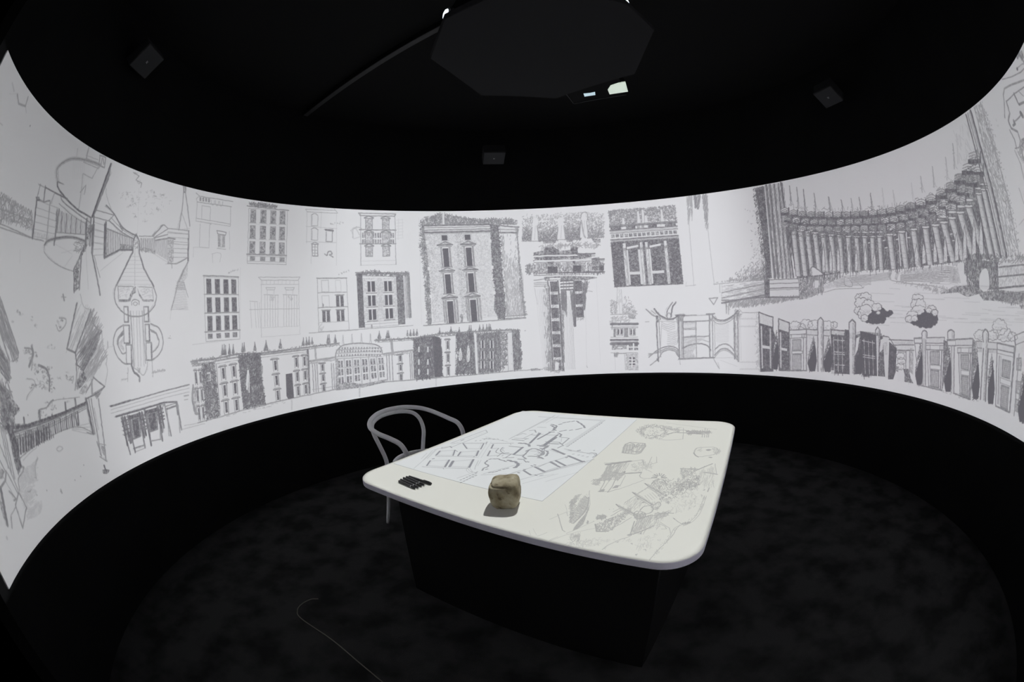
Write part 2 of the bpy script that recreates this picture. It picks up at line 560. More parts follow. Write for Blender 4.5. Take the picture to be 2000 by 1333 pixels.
# ------------------------------------------------------------------ cobble block
def make_block():
    bx, by, h = -0.061, 1.424, 0.114
    bm = bmesh.new()
    bmesh.ops.create_cube(bm, size=1.0)
    bmesh.ops.subdivide_edges(bm, edges=bm.edges[:], cuts=31, use_grid_fill=True)
    from mathutils import noise
    for v in bm.verts:
        p = v.co * 2                      # -1..1 cube
        # superellipsoid: soft corners
        e = 5.2
        L = (abs(p.x) ** e + abs(p.y) ** e + abs(p.z) ** e) ** (1 / e)
        p = p / L
        w = 0.057
        z = p.z
        taper = 1.0 - 0.055 * max(0.0, -z) - 0.05 * z * z
        x = p.x * w * taper * 1.0
        y = p.y * w * 0.98 * taper
        zz = (z + 1) / 2 * h
        # sloping uneven top
        zz += max(0, z) * (0.006 * p.x + 0.004 * p.y)
        q = Vector((x, y, zz))
        nrm = Vector((p.x, p.y, p.z)).normalized()
        d = 0.0032 * noise.noise(q * 22 + Vector((3, 1, 7))) + 0.0016 * noise.noise(q * 60) + 0.0007 * noise.noise(q * 150)
        # the worn groove just under the front rim
        if p.y < -0.2:
            line = 0.098 - 0.05 * (x + 0.0) * 0.6 + 0.0015 * noise.noise(Vector((x * 70, 0, 0)))
            f = math.exp(-((zz - line) / 0.0026) ** 2) * min(1.0, max(0.0, (0.044 - x) / 0.02))
            d -= 0.0058 * f
        q += nrm * d
        if z < -0.55:                     # worn-away foot
            q.x *= 1 - 0.10 * (-z - 0.55) / 0.45
            q.y *= 1 - 0.12 * (-z - 0.55) / 0.45
        v.co = q
    zmin = min(v.co.z for v in bm.verts)
    for v in bm.verts:
        v.co.z = max(v.co.z - zmin - 0.0015, 0.0)
    me = bpy.data.meshes.new('cobblestone')
    bm.to_mesh(me)
    bm.free()
    for p in me.polygons:
        p.use_smooth = True
    m = bpy.data.materials.new('weathered_sandstone')
    m.use_nodes = True
    nt = m.node_tree
    b = nt.nodes['Principled BSDF']
    b.inputs['Roughness'].default_value = 0.85
    tc = nt.nodes.new('ShaderNodeTexCoord')

    def nz(scale, detail):
        n = nt.nodes.new('ShaderNodeTexNoise')
        n.inputs['Scale'].default_value = scale
        n.inputs['Detail'].default_value = detail
        nt.links.new(tc.outputs['Object'], n.inputs['Vector'])
        return n.outputs[0]
    cr = nt.nodes.new('ShaderNodeValToRGB')
    el = cr.color_ramp.elements
    el[0].position, el[0].color = 0.30, (0.125, 0.094, 0.052, 1)
    el[1].position, el[1].color = 0.68, (0.43, 0.39, 0.285, 1)
    e2 = el.new(0.45); e2.color = (0.265, 0.228, 0.145, 1)
    nt.links.new(nz(19, 8), cr.inputs[0])
    cr2 = nt.nodes.new('ShaderNodeValToRGB')
    cr2.color_ramp.elements[0].position, cr2.color_ramp.elements[0].color = 0.30, (0.40, 0.34, 0.27, 1)
    cr2.color_ramp.elements[1].position, cr2.color_ramp.elements[1].color = 0.42, (1, 1, 1, 1)
    nt.links.new(nz(42, 5), cr2.inputs[0])
    mx = nt.nodes.new('ShaderNodeMix')
    mx.data_type = 'RGBA'
    mx.blend_type = 'MULTIPLY'
    mx.inputs[0].default_value = 1.0
    nt.links.new(cr.outputs[0], mx.inputs[6])
    nt.links.new(cr2.outputs[0], mx.inputs[7])
    nt.links.new(mx.outputs[2], b.inputs['Base Color'])
    bp = nt.nodes.new('ShaderNodeBump')
    bp.inputs['Strength'].default_value = 0.5
    bp.inputs['Distance'].default_value = 0.002
    nt.links.new(nz(170, 6), bp.inputs['Height'])
    nt.links.new(bp.outputs[0], b.inputs['Normal'])
    me.materials.append(m)
    ob = bpy.data.objects.new('cobblestone', me)
    ob.location = (bx, by, TZ)
    ob.rotation_euler = (0, 0, math.radians(-7))
    COL.objects.link(ob)
    return tag(ob, 'worn tan stone cube standing on the white table', 'stone')


# ------------------------------------------------------------------ pens
def make_pen(name, label, x, y, ang, L, capped, posted=False):
    """A fibre-tip pen lying on the table, its tip pointing along +x of its own frame."""
    r = 0.0058
    t = thing(name, label, 'pen', (x, y, TZ), ang, 'black pens on the table')
    ax = (1, 0, 0)
    m = MB()
    if capped:
        m.lathe([(0.004, 0.0), (r * 0.92, 0.002), (r * 0.98, L * 0.6), (r * 0.98, L * 0.66)], (0, 0, r), 20, ax)
        m.build('barrel', M_BLACK, t, smooth=35)
        m = MB()
        m.lathe([(r * 1.1, L * 0.66), (r * 1.16, L * 0.68), (r * 1.16, L * 0.965), (r * 0.9, L)], (0, 0, r * 1.16), 20, ax)
        cap = m.build('cap', M_BLACK, t, smooth=35)
        m = MB()
        m.box((L * 0.82, 0, r * 2.45), (L * 0.24, 0.003, 0.0014), ch=0.0004)
        m.build('clip', M_BLACK, cap)
    else:
        m.lathe([(0.004, 0.0), (r * 0.95, 0.002), (r, 0.006), (r, L * 0.70)], (0, 0, r), 20, ax)
        m.build('barrel', M_BLACK, t, smooth=35)
        m = MB()
        m.lathe([(r * 1.02, L * 0.70), (r * 1.02, L * 0.722)], (0, 0, r), 20, ax)
        m.build('ring', M_PENRING, t, smooth=35)
        m = MB()
        m.lathe([(r * 0.86, L * 0.722), (r * 0.82, L * 0.86), (r * 0.5, L * 0.93), (r * 0.3, L * 0.95)], (0, 0, r), 20, ax)
        m.build('grip', M_BLACK, t, smooth=35)
        m = MB()
        m.lathe([(r * 0.26, L * 0.945), (r * 0.2, L * 0.985), (r * 0.1, L)], (0, 0, r), 12, ax)
        m.build('nib', M_PENRING, t, smooth=35)
    # a line of small printing along the barrel, a few flat dashes
    m = MB()
    xx = L * 0.22
    for w in (0.006, 0.003, 0.009, 0.004, 0.006):
        m.box((xx + w / 2, 0.0012, 2 * r + 0.00001), (w, 0.0012, 0.0003))
        xx += w + 0.002
    m.build('print', M_PENTEXT, t)
    return t


# ------------------------------------------------------------------ loudspeakers under the ceiling
def make_speaker(label, c, tilt):
    n = Vector((CX - c[0], CY - c[1], 0)).normalized()
    N = n * math.cos(tilt) + Vector((0, 0, -1)) * math.sin(tilt)
    side = Vector((-n.y, n.x, 0))
    up = N.cross(side)
    if up.z < 0:
        up = -up
    side = up.cross(N)
    M = Matrix((side, up, N)).transposed()           # local x side, y up, z outward
    t = thing('wall_speaker', label, 'speaker', c, 0, 'loudspeakers high on the round wall')
    w, h, d = 0.232, 0.188, 0.12
    m = MB(); m.box(M @ Vector((0, 0, -d / 2 - 0.006)), (w, h, d), M, 0.006)
    m.build('cabinet', M_SPK, t)
    m = MB(); m.box(M @ Vector((0, 0, -0.0035)), (w - 0.008, h - 0.008, 0.007), M, 0.003)
    g = m.build('grille', M_GRILLE, t)
    # little maker's mark in the middle of the grille
    m = MB()
    for (a, b) in (((-0.007, 0.009), (-0.007, -0.009)), ((-0.007, -0.002), (0.008, 0.006)), ((-0.003, 0.0), (0.007, -0.009))):
        m.tube([M @ Vector((a[0], a[1], 0.001)), M @ Vector((b[0], b[1], 0.001))], 0.0022, 6)
    m.build('mark', M_MARK, g)
    # bracket back to the wall
    C = Vector(c)
    phi = math.atan2(C.x - CX, C.y - CY)
    wall = Vector(cyl_pt(phi, R + 0.011, C.z + 0.10))
    back = C + M @ Vector((0, 0, -d - 0.004))
    m = MB()
    m.tube([back, (back + wall) / 2 + Vector((0, 0, 0.02)), wall], 0.012, 10)
    br = m.build('bracket', M_TRAYD, t, smooth=True)
    q = Matrix.Rotation(-phi, 3, 'Z')
    m = MB(); m.box(wall, (0.09, 0.012, 0.09), q, 0.002)
    m.build('wall_plate', M_TRAYD, br)
    return t


# ------------------------------------------------------------------ projector platform under the ceiling
def make_hub():
    oct_ = [(-0.3465, 1.889), (-0.2224, 1.5481), (0.155, 1.31), (0.6277, 1.4385), (0.8199, 1.6243), (0.8409, 2.1024), (0.3886, 2.4733), (-0.0987, 2.3873)]
    t = thing('projector_platform', 'black eight-sided platform hung under the ceiling over the table', 'platform', (HUBX, HUBY, HUBZ))
    P = [(x - HUBX, y - HUBY) for x, y in oct_]
    m = MB(); m.prism(P, 0.0, 0.045, 0.004)
    m.build('platform_board', M_PLATE, t)
    return t


def make_projector(label, phi, r, lit, drop=0.0, half=0.15):
    """A projector on the platform, lens looking out over the rim."""
    x, y = HUBX + r * math.sin(phi), HUBY + r * math.cos(phi)
    t = thing('projector', label, 'projector', (x, y, HUBZ + 0.045), -phi, 'projectors on the platform')
    m = MB(); m.box((0, -0.03, 0.085), (2 * half, 0.34, 0.13), ch=0.012)
    body = m.build('shell', M_PROJ, t)
    for sx in (-1, 1):
        for sy in (-0.13, 0.07):
            m = MB(); m.lathe([(0.012, 0.0), (0.015, 0.021)], (sx * (half - 0.035), sy, 0), 12)
            m.build('foot', M_TRAYD, t, smooth=35)
    m = MB(); m.lathe([(0.046, 0.13), (0.046, 0.165), (0.040, 0.168)], (0, 0, 0.075), 28, (0, 1, 0))
    lr = m.build('lens_barrel', M_SILVER, t, smooth=35)
    m = MB(); m.lathe([(0.036, 0.166), (0.030, 0.176), (0.014, 0.181), (0.001, 0.182)], (0, 0, 0.075), 28, (0, 1, 0))
    m.build('lens', M_LENSLIT if lit else M_LENS, lr, smooth=True)
    return t
# ------------------------------------------------------------------ drawing engine: ink on the screen and on the table, kept as flat pictures
def rays(px):
    x, y = px[:, 0] - 1000.0, 666.5 - px[:, 1]
    r = np.hypot(x, y) / F_PX
    th = 2 * np.arcsin(np.minimum(r / 2, 1))
    ph = np.arctan2(y, x)
    dx, dy, dz = np.sin(th) * np.cos(ph), np.sin(th) * np.sin(ph), np.cos(th)
    c, s = math.cos(ROLL), math.sin(ROLL)
    dx, dy = c * dx - s * dy, s * dx + c * dy
    c, s = math.cos(PITCH), math.sin(PITCH)
    return np.stack([dx, c * dz - s * dy, s * dz + c * dy], 1)


class Canvas:
    def __init__(self, w, h):
        self.w, self.h = w, h
        self.a = np.zeros((h, w), np.float32)
        g = np.random.default_rng(11)
        self.n1 = self._noise(g, 1.3)
        self.n2 = self._noise(g, 3.5)

    def _noise(self, g, sig):
        out = self.blur(g.standard_normal((self.h, self.w)).astype(np.float32), sig)
        return np.clip(0.5 + out / out.std() * 0.25, 0, 1)

    @staticmethod
    def blur(f, sig):
        k = np.exp(-0.5 * (np.arange(-int(3 * sig) - 1, int(3 * sig) + 2) / sig) ** 2).astype(np.float32)
        k /= k.sum()
        out = np.zeros_like(f)
        for i, w in enumerate(k):
            out += w * np.roll(f, i - len(k) // 2, 0)
        f, out = out, np.zeros_like(f)
        for i, w in enumerate(k):
            out += w * np.roll(f, i - len(k) // 2, 1)
        return out


class ScreenCanvas(Canvas):
    def map(self, px):
        d = rays(px)
        a = d[:, 0] ** 2 + d[:, 1] ** 2
        b = -(d[:, 0] * CX + d[:, 1] * CY)
        c = CX ** 2 + CY ** 2 - R * R
        t = (-b + np.sqrt(b * b - a * c)) / a
        X = d * t[:, None]
        ph = np.arctan2(X[:, 0] - CX, X[:, 1] - CY)
        return np.stack([(ph - PHI0) / (PHI1 - PHI0) * self.w, (X[:, 2] + EYE - Z0) / (Z1 - Z0) * self.h], 1)


class TableCanvas(Canvas):
    def map(self, px):
        d = rays(px)
        P = d[:, :2] * ((TZ - EYE) / d[:, 2])[:, None]
        return np.stack([(P @ U - TU0) / (TU1 - TU0) * self.w, (P @ V - TV0) / (TV1 - TV0) * self.h], 1)


CV = None
VW = (0.0, 0.0, 1.0)


def view(ox, oy, s):
    global VW
    VW = (ox, oy, s)


def P_(pts):
    p = np.asarray(pts, float).reshape(-1, 2)
    return p / VW[2] + (VW[0], VW[1])


def dens(p, step=5.0, closed=False):
    if closed:
        p = np.vstack([p, p[:1]])
    out = []
    for a, b in zip(p[:-1], p[1:]):
        n = max(1, int(np.hypot(*(b - a)) / step))
        out.append(a + (b - a) * (np.arange(n) / n)[:, None])
    out.append(p[-1:])
    return np.vstack(out)


def stamp(xy, rad, d, erase=False):
    """Soft round dabs at canvas points xy."""
    rr = np.broadcast_to(np.asarray(rad, np.float32), (len(xy),))
    dd = np.broadcast_to(np.asarray(d, np.float32), (len(xy),))
    K = int(math.ceil(float(rr.max()) + 0.5))
    xi, yi = np.floor(xy[:, 0]).astype(int), np.floor(xy[:, 1]).astype(int)
    for oy in range(-K, K + 1):
        for ox in range(-K, K + 1):
            X, Y = xi + ox, yi + oy
            dist = np.hypot(X + 0.5 - xy[:, 0], Y + 0.5 - xy[:, 1])
            cov = np.clip(rr + 0.5 - dist, 0, 1)
            ok = (cov > 0) & (X >= 0) & (Y >= 0) & (X < CV.w) & (Y < CV.h)
            if not ok.any():
                continue
            if erase:
                np.minimum.at(CV.a, (Y[ok], X[ok]), (1 - cov[ok]).astype(np.float32))
            else:
                np.maximum.at(CV.a, (Y[ok], X[ok]), (cov * dd)[ok].astype(np.float32))


def across(p, d):
    """Canvas units per photograph pixel, measured across strokes at p that run along d."""
    d = d / np.maximum(np.hypot(d[:, 0], d[:, 1]), 1e-9)[:, None]
    a = CV.map(p + d) - CV.map(p)
    b = CV.map(p + d[:, ::-1] * (1, -1)) - CV.map(p)
    return float(np.median(np.abs(a[:, 0] * b[:, 1] - a[:, 1] * b[:, 0]) / np.maximum(np.hypot(a[:, 0], a[:, 1]), 1e-9)))


def ln(pts, w=1.6, d=0.6, curve=False, closed=False, wob=0.35, erase=False, vary=0.25):
    """A pen line through view points, w in photograph pixels."""
    p = P_(pts)
    if SKETCH and not erase and w < 3.5 and len(p) < 30:          # a loose hand goes over its lines again
        for k in range(SKETCH):
            off = rng.normal(0, 1.0, p.shape) + rng.normal(0, .7, 2)
            if not closed and len(p) > 1:
                off[0] -= (p[1] - p[0]) / max(np.hypot(*(p[1] - p[0])), 1) * 2.5 * rng.random()
            _stroke(p + off, w * .65, d * .6, curve, closed, wob, erase, .8)
    _stroke(p, w, d, curve, closed, wob, erase, vary)


def _stroke(p, w, d, curve, closed, wob, erase, vary):
    if curve:
        p = spline(p, 6, closed)
    p = dens(p, 5.0, closed)
    if wob and len(p) > 1:
        p = p + rng.normal(0, wob, p.shape) * 0.6
    q = CV.map(p)
    seg = np.diff(q, axis=0)
    L = np.hypot(seg[:, 0], seg[:, 1])
    good = L < 400
    if not good.any():
        return
    sc = across(p[:-1][good][:40], np.diff(p, axis=0)[good][:40])
    pts_ = []
    for k in np.nonzero(good)[0]:
        n = max(1, int(L[k] / 0.7))
        pts_.append(q[k] + seg[k] * (np.arange(n) / n)[:, None])
    if not pts_:
        return
    xy = np.vstack(pts_)
    n = len(xy)
    dv = d * (1 - vary * np.interp(np.arange(n), np.linspace(0, n, max(2, n // 9)), rng.random(max(2, n // 9))))
    stamp(xy, max(LINE_W * w * sc / 2, 0.35), dv, erase)


def cv_(pts, w=1.6, d=0.6, **k):
    ln(pts, w, d, curve=True, **k)


def mask_of(pts, curve=False):
    p = P_(pts)
    if curve:
        p = spline(p, 6, True)
    q = CV.map(dens(p, 6.0, True))
    x0, y0 = np.floor(q.min(0)).astype(int)
    x1, y1 = np.ceil(q.max(0)).astype(int) + 1
    x0, y0, x1, y1 = max(x0, 0), max(y0, 0), min(x1, CV.w), min(y1, CV.h)
    if x1 <= x0 or y1 <= y0:
        return None
    tog = np.zeros((y1 - y0, x1 - x0 + 1), np.int32)
    for a, b in zip(q, np.roll(q, -1, 0)):
        if a[1] == b[1]:
            continue
        lo, hi = (a, b) if a[1] < b[1] else (b, a)
        r0, r1 = max(int(math.ceil(lo[1] - 0.5)), y0), min(int(math.ceil(hi[1] - 0.5)), y1)
        if r1 <= r0:
            continue
        rows = np.arange(r0, r1)
        xs = lo[0] + (rows + 0.5 - lo[1]) / (hi[1] - lo[1]) * (hi[0] - lo[0])
        c = np.clip(np.ceil(xs - 0.5).astype(int) - x0, 0, x1 - x0)
        np.add.at(tog, (rows - y0, c), 1)
    m = (np.cumsum(tog, 1) % 2 == 1)[:, :-1]
    return m, slice(y0, y1), slice(x0, x1)


def fl(pts, d, tex=0.0, curve=False, erase=False, hatch=None):
    """A filled shape: d darkness, tex how much it is broken up; hatch = (angle deg, spacing px, duty)."""
    r = mask_of(pts, curve)
    if r is None:
        return
    m, sy, sx = r
    a = CV.a[sy, sx]
    val = np.full(m.shape, d, np.float32)
    if tex:
        nz = 0.55 * CV.n1[sy, sx] + 0.45 * CV.n2[sy, sx]
        val = d * (1 - tex + tex * np.clip((nz - 0.25) * 2.2, 0, 1))
    if hatch:
        an, sp, du = math.radians(hatch[0]), hatch[1], hatch[2]
        yy, xx = np.mgrid[sy, sx]
        t = ((xx * math.cos(an) + yy * math.sin(an) + 3 * CV.n2[sy, sx]) / sp) % 1.0
        val = val * np.where(t < du, 1.0, 0.25)
    a[m] = val[m] if erase else np.maximum(a[m], val[m])


SCAT_W, LINE_W, SKETCH = 1.0, 1.0, 0


def scat(pts, n, length, ang=90, spread=20, w=1.2, d=0.5, bias=None, curve=False):
    """n short strokes inside a shape. ang in degrees in the view (90 = upright). bias = (dx, dy, power): denser towards +d."""
    p = P_(pts)
    if curve:
        p = spline(p, 6, True)
    lo, hi = p.min(0), p.max(0)
    c = lo + (hi - lo) * rng.random((int(n * 3) + 20, 2))
    inside = np.zeros(len(c), bool)
    for a, b in zip(p, np.roll(p, -1, 0)):
        cond = (a[1] > c[:, 1]) != (b[1] > c[:, 1])
        xi = a[0] + (c[:, 1] - a[1]) / (b[1] - a[1] + 1e-9) * (b[0] - a[0])
        inside ^= cond & (c[:, 0] < xi)
    c = c[inside]
    if bias is not None:
        dv = np.array(bias[:2], float)
        t = c @ dv
        pr = p @ dv
        t = (t - pr.min()) / (pr.max() - pr.min() + 1e-9)
        c = c[rng.random(len(c)) < t ** bias[2]]
    c = c[:n]
    if len(c) == 0:
        return
    an = np.radians(ang + rng.normal(0, spread, len(c)))
    ll = length / VW[2] * (0.5 + rng.random(len(c)))
    dv = np.stack([np.cos(an), -np.sin(an)], 1) * ll[:, None] / 2
    a, b = CV.map(c - dv), CV.map(c + dv)
    k = max(2, int(np.median(np.hypot(*(b - a).T)) / 0.8) + 1)
    t = np.linspace(0, 1, k)[None, :, None]
    xy = (a[:, None] + (b - a)[:, None] * t).reshape(-1, 2)
    sc = across(c[:60], dv[:60])
    dd = np.repeat(d * (0.6 + 0.4 * rng.random(len(c))), k)
    stamp(xy, max(SCAT_W * w * sc / 2, 0.35), dd)


def blob(x, y, rx, ry, d=0.6, n=9, fill=None, w=1.4, tex=0.5, bump=0.22, cut=False):
    """A bushy cloud outline, scalloped: round lobes that meet in cusps."""
    cuts = np.sort((np.arange(n) + rng.uniform(-.28, .28, n)) / n * 2 * math.pi)
    pts = []
    for a, b in zip(cuts, np.r_[cuts[1:], cuts[0] + 2 * math.pi]):
        f = 0.92 + 0.16 * rng.random()
        for t in np.linspace(0, 1, 7)[:-1]:
            r_ = f * (1 + bump * math.sin(math.pi * t) ** 0.7)
            an = a + (b - a) * t
            pts.append((x + rx * r_ * math.cos(an), y + ry * r_ * math.sin(an)))
    if fill:
        fl(pts, fill, tex, erase=cut)
    ln(pts, w, d, closed=True, wob=0.2, vary=0.5)
    scat([(x - rx * .8, y), (x + rx * .8, y), (x + rx * .6, y + ry * .8), (x - rx * .6, y + ry * .8)], int(rx * .5), rx * .22, 40, 60, .9, d * .6)


def cypress(x, y0, y1, w, lean=0.0):
    """A dark flame-shaped cypress, lit along its upper left side."""
    h = y1 - y0
    fl([(x + .3 * w, y0), (x + .75 * w, y0 + .35 * h), (x + w, y0 + .7 * h), (x + .6 * w, y1), (x - .6 * w, y1), (x - w, y0 + .78 * h), (x - .7 * w, y0 + .5 * h), (x - .1 * w, y0 + .2 * h)], .82, .1)
    hi = [(x + .3 * w, y0), (x + .42 * w, y0 + .26 * h), (x + .05 * w, y0 + .42 * h), (x - .25 * w, y0 + .5 * h), (x - .72 * w, y0 + .68 * h), (x - .72 * w, y0 + .5 * h), (x - .1 * w, y0 + .2 * h)]
    fl(hi, .1, .5, erase=True)
    scat(hi, int(w * 1.6), h * .06, 70, 40, 1, .6)
    cv_([(x + .3 * w, y0), (x - .1 * w, y0 + .2 * h), (x - .72 * w, y0 + .52 * h), (x - w, y0 + .78 * h)], 1.2, .55)
    scat([(x + .3 * w, y0), (x + w, y0 + .7 * h), (x + .6 * w, y1), (x - .6 * w, y1), (x - w, y0 + .75 * h)], int(w * 2.5), h * .05, 75, 40, 1.2, .8)


def curl(x, y, r, d=0.5, w=1.2, n=5):
    """A few quick loose marks, as for leaves."""
    for _ in range(3):
        a0, sweep = rng.random() * 6.28, 1.2 + 1.6 * rng.random()
        ox, oy, rr = x + rng.normal(0, r * .4), y + rng.normal(0, r * .4), r * (.25 + .45 * rng.random())
        sq = .4 + .6 * rng.random()
        ln([(ox + rr * math.cos(a0 + sweep * t), oy + rr * sq * math.sin(a0 + sweep * t)) for t in (0, .33, .66, 1)], w * (.6 + .6 * rng.random()), d * (.5 + .6 * rng.random()), curve=True, vary=.6)


def quad(tl, tr, br, bl):
    tl, tr, br, bl = (np.array(p, float) for p in (tl, tr, br, bl))

    def f(s, t):
        return tuple((tl * (1 - s) + tr * s) * (1 - t) + (bl * (1 - s) + br * s) * t)
    return f


def qrect(f, s0, t0, s1, t1):
    return [f(s0, t0), f(s1, t0), f(s1, t1), f(s0, t1)]


def qbox(f, s0, t0, s1, t1, fill=None, line=0.5, w=1.3, tex=0.3, hatch=None):
    p = qrect(f, s0, t0, s1, t1)
    if fill is not None:
        fl(p, fill, tex, hatch=hatch)
    if line:
        ln(p, w, line, closed=True)


def qh(f, t, s0=0.0, s1=1.0, w=1.4, d=0.5):
    ln([f(s0, t), f(s1, t)], w, d)


def qv(f, s, t0=0.0, t1=1.0, w=1.4, d=0.5):
    ln([f(s, t0), f(s, t1)], w, d)


def scribble(x, y, L, h, ang=0, d=0.35, w=1.1, n=None):
    """Illegible handwriting."""
    n = n or max(4, int(L / 5))
    c, s = math.cos(math.radians(ang)), math.sin(math.radians(ang))
    pts = []
    for k in range(n):
        px, py = L * k / n, (h * (0.4 + 0.6 * rng.random()) if k % 2 else 0)
        pts.append((x + px * c + py * s, y - py * c + px * s * -1))
    ln(pts, w, d, curve=True)
# ------------------------------------------------------------------ the drawings on the round screen
def draw_left_sketches():
    # --- street perspective and plan, far end of the screen
    global SKETCH
    SKETCH = 1
    view(0, 80, 3.3325)
    ln([(80, 275), (92, 330)], 2, .25); ln([(112, 350), (122, 408), (165, 425), (182, 365)], 2, .4); ln([(60, 345), (110, 345)], 1.5, .15)
    ln([(168, 430), (172, 470)], 1.2, .25); stamp(CV.map(P_([(196, 553)])), 3, .5); ln([(0, 535), (18, 550)], 2, .25)
    for dx, dd in ((0, .5), (9, .32), (-7, .25)):
        cv_([(375 + dx, 925), (370 + dx, 840), (405, 795 + dx), (470, 766 + dx), (560, 776 + dx), (650, 806 + dx)], 2.2, dd)
    for k in range(9):
        ln([(560 + 10 * k, 765 + 4 * k), (568 + 10 * k, 790 + 4 * k)], 1, .35)
    ln([(560, 765), (660, 805), (640, 830), (545, 790)], 1.5, .4, closed=True)
    ln([(650, 745), (688, 760), (680, 825), (645, 810)], 1.5, .45, closed=True); cv_([(655, 800), (668, 765), (676, 805)], 1.5, .4)
    ln([(578, 690), (562, 765)], 1.6, .4); ln([(505, 700), (498, 770)], 1.2, .25); ln([(560, 745), (640, 775)], 1.2, .35)
    ln([(540, 868), (528, 985), (510, 1110)], 1.4, .3); ln([(540, 865), (600, 895), (640, 820)], 1.3, .35)
    ln([(524, 985), (560, 940), (548, 1000)], 1.3, .4)
    for k in range(7):
        ln([(480 + 12 * k, 780), (470 + 12 * k, 900)], 1, .1)
    for k in range(10):                      # the tall needle
        ln([(722 - k * .8, 803 + k * 7), (598 + k * 2.2, 1150 - k * 3)], 1.1, .5)
    ln([(722, 800), (600, 1145)], 2.6, .72); ln([(714, 872), (622, 1110)], 1.8, .55)
    ln([(660, 1000), (640, 1060)], 2, .4); cv_([(690, 960), (692, 1000), (715, 1075), (740, 1130)], 1.2, .3)
    # near pavilion
    ln([(240, 1028), (212, 1285)], 2.2, .65); ln([(296, 948), (284, 1050)], 2, .55); ln([(296, 955), (430, 1026)], 2.2, .65)
    ln([(252, 935), (300, 960)], 1.6, .5); ln([(262, 935), (240, 1030), (290, 1048), (325, 1040)], 1.8, .5)
    fl([(232, 1015), (255, 1015), (262, 1040), (236, 1045)], .6, .5)
    for k in range(6):
        ln([(238 - 5 * k, 1036 + 47 * k), (382 - 5 * k, 1092 + 42 * k)], 1.2, .38)
    ln([(326, 1042), (300, 1330)], 1.4, .45); ln([(385, 1098), (352, 1330)], 2, .6); ln([(355, 990), (330, 1060)], 1.5, .4)
    cv_([(372, 920), (380, 960), (425, 1020), (500, 1095), (592, 1150)], 2.8, .66)
    cv_([(398, 985), (405, 1040), (480, 1105), (590, 1185)], 2.0, .55); cv_([(385, 1060), (470, 1135), (572, 1200)], 1.6, .45)
    ln([(375, 915), (412, 932)], 2, .55); ln([(360, 990), (440, 1030)], 2.6, .6)
    for k in range(19):
        x = 372 + k * 10.4
        ln([(x, 1100 + (x - 372) * .45), (x - 6, 1246 + (x - 372) * .05)], 1.6 if k % 3 == 0 else 1.1, .62 if k % 3 == 0 else .42)
    fl([(365, 1105), (385, 1110), (375, 1240), (358, 1240)], .5, .6)
    ln([(360, 1245), (555, 1262)], 1.8, .5); ln([(566, 1160), (556, 1333)], 2.4, .6); ln([(592, 1155), (585, 1333)], 2.2, .6); ln([(612, 1140), (600, 1333)], 2.4, .65)
    fl([(568, 1155), (595, 1150), (590, 1333), (560, 1333)], .28, .6)
    scat([(0, 985), (100, 1050), (215, 1130), (215, 1230), (100, 1190), (0, 1180)], 330, 26, 80, 28, 1.1, .5)
    cv_([(0, 985), (40, 1010), (90, 1060), (150, 1100), (215, 1150)], 1.4, .3)
    for k in range(12):
        cv_([(8 + 17 * k, 1030 + 9 * k), (16 + 17 * k, 1005 + 9 * k), (24 + 17 * k, 1035 + 9 * k)], 1.2, .45)
    ln([(0, 1095), (215, 1172)], 1.8, .5); ln([(0, 1190), (212, 1284)], 2, .5)
    # far wings
    ln([(618, 1100), (745, 1136)], 1.8, .5); ln([(606, 1145), (705, 1172), (748, 1128)], 1.8, .5)
    for k in range(4):
        ln([(612, 1180 + 45 * k), (688, 1205 + 42 * k)], 1.2, .35)
    ln([(690, 1180), (684, 1333)], 2.4, .65)
    cv_([(690, 1070), (745, 1130), (800, 1218), (885, 1270)], 2.2, .6); cv_([(712, 1172), (790, 1242), (868, 1290)], 2, .55); cv_([(720, 1150), (800, 1232), (875, 1278)], 1.4, .4)
    fl([(745, 1128), (760, 1150), (806, 1225), (796, 1245)], .55, .4)
    cv_([(990, 1268), (1025, 1238), (1062, 1198), (1092, 1222)], 1.8, .5); ln([(1092, 1222), (1232, 1236)], 1.5, .45); ln([(1000, 1282), (1092, 1226)], 1.6, .5)
    for k in range(3):
        ln([(1090, 1250 + 27 * k), (1232, 1260 + 27 * k)], 1.2, .35)
    ln([(905, 1272), (1000, 1272)], 1.6, .5); ln([(1228, 1240), (1226, 1333)], 2, .5)
    # tower and loose tree scribbles
    ln([(1198, 950), (1186, 1100), (1163, 1232)], 1.6, .45); ln([(1203, 950), (1220, 1080), (1236, 1205)], 1.6, .45); ln([(1195, 948), (1210, 948), (1207, 985), (1197, 985)], 1.8, .55, closed=True)
    ln([(1182, 1120), (1222, 1225)], 1.3, .3); ln([(1163, 1230), (1236, 1222)], 1.1, .25)
    for (x, y) in ((880, 870), (905, 915), (835, 995), (855, 1030), (845, 1075), (875, 1060), (1000, 985), (1005, 1012), (1035, 1090), (1060, 1000), (890, 1140), (940, 1170)):
        curl(x, y, 17, .48)
    ln([(868, 858), (905, 880), (884, 905), (922, 925), (916, 955)], 1.5, .5)
    scat([(760, 990), (960, 960), (1120, 1040), (1040, 1130), (860, 1130)], 70, 12, 30, 50, 1, .3)
    ln([(905, 960), (895, 1250)], 1, .12); ln([(940, 860), (1333, 905)], 1, .1)

    view(0, 440, 3.3325)
    ln([(0, 15), (210, 85), (285, 105)], 2, .5); ln([(212, 30), (210, 90)], 2, .5); fl([(215, 40), (350, 70), (350, 108), (215, 82)], .22, .7)
    for o, dd in ((0, .65), (8, .45), (-6, .35)):
        cv_([(290, 128 + o), (312, 102 + o), (380, 82 + o), (470, 78 + o), (552, 102 + o)], 2.4, dd)
    cv_([(290, 125), (290, 180), (345, 238), (420, 282), (482, 302)], 1.8, .42); cv_([(320, 110), (360, 125), (430, 165), (470, 190)], 1, .2)
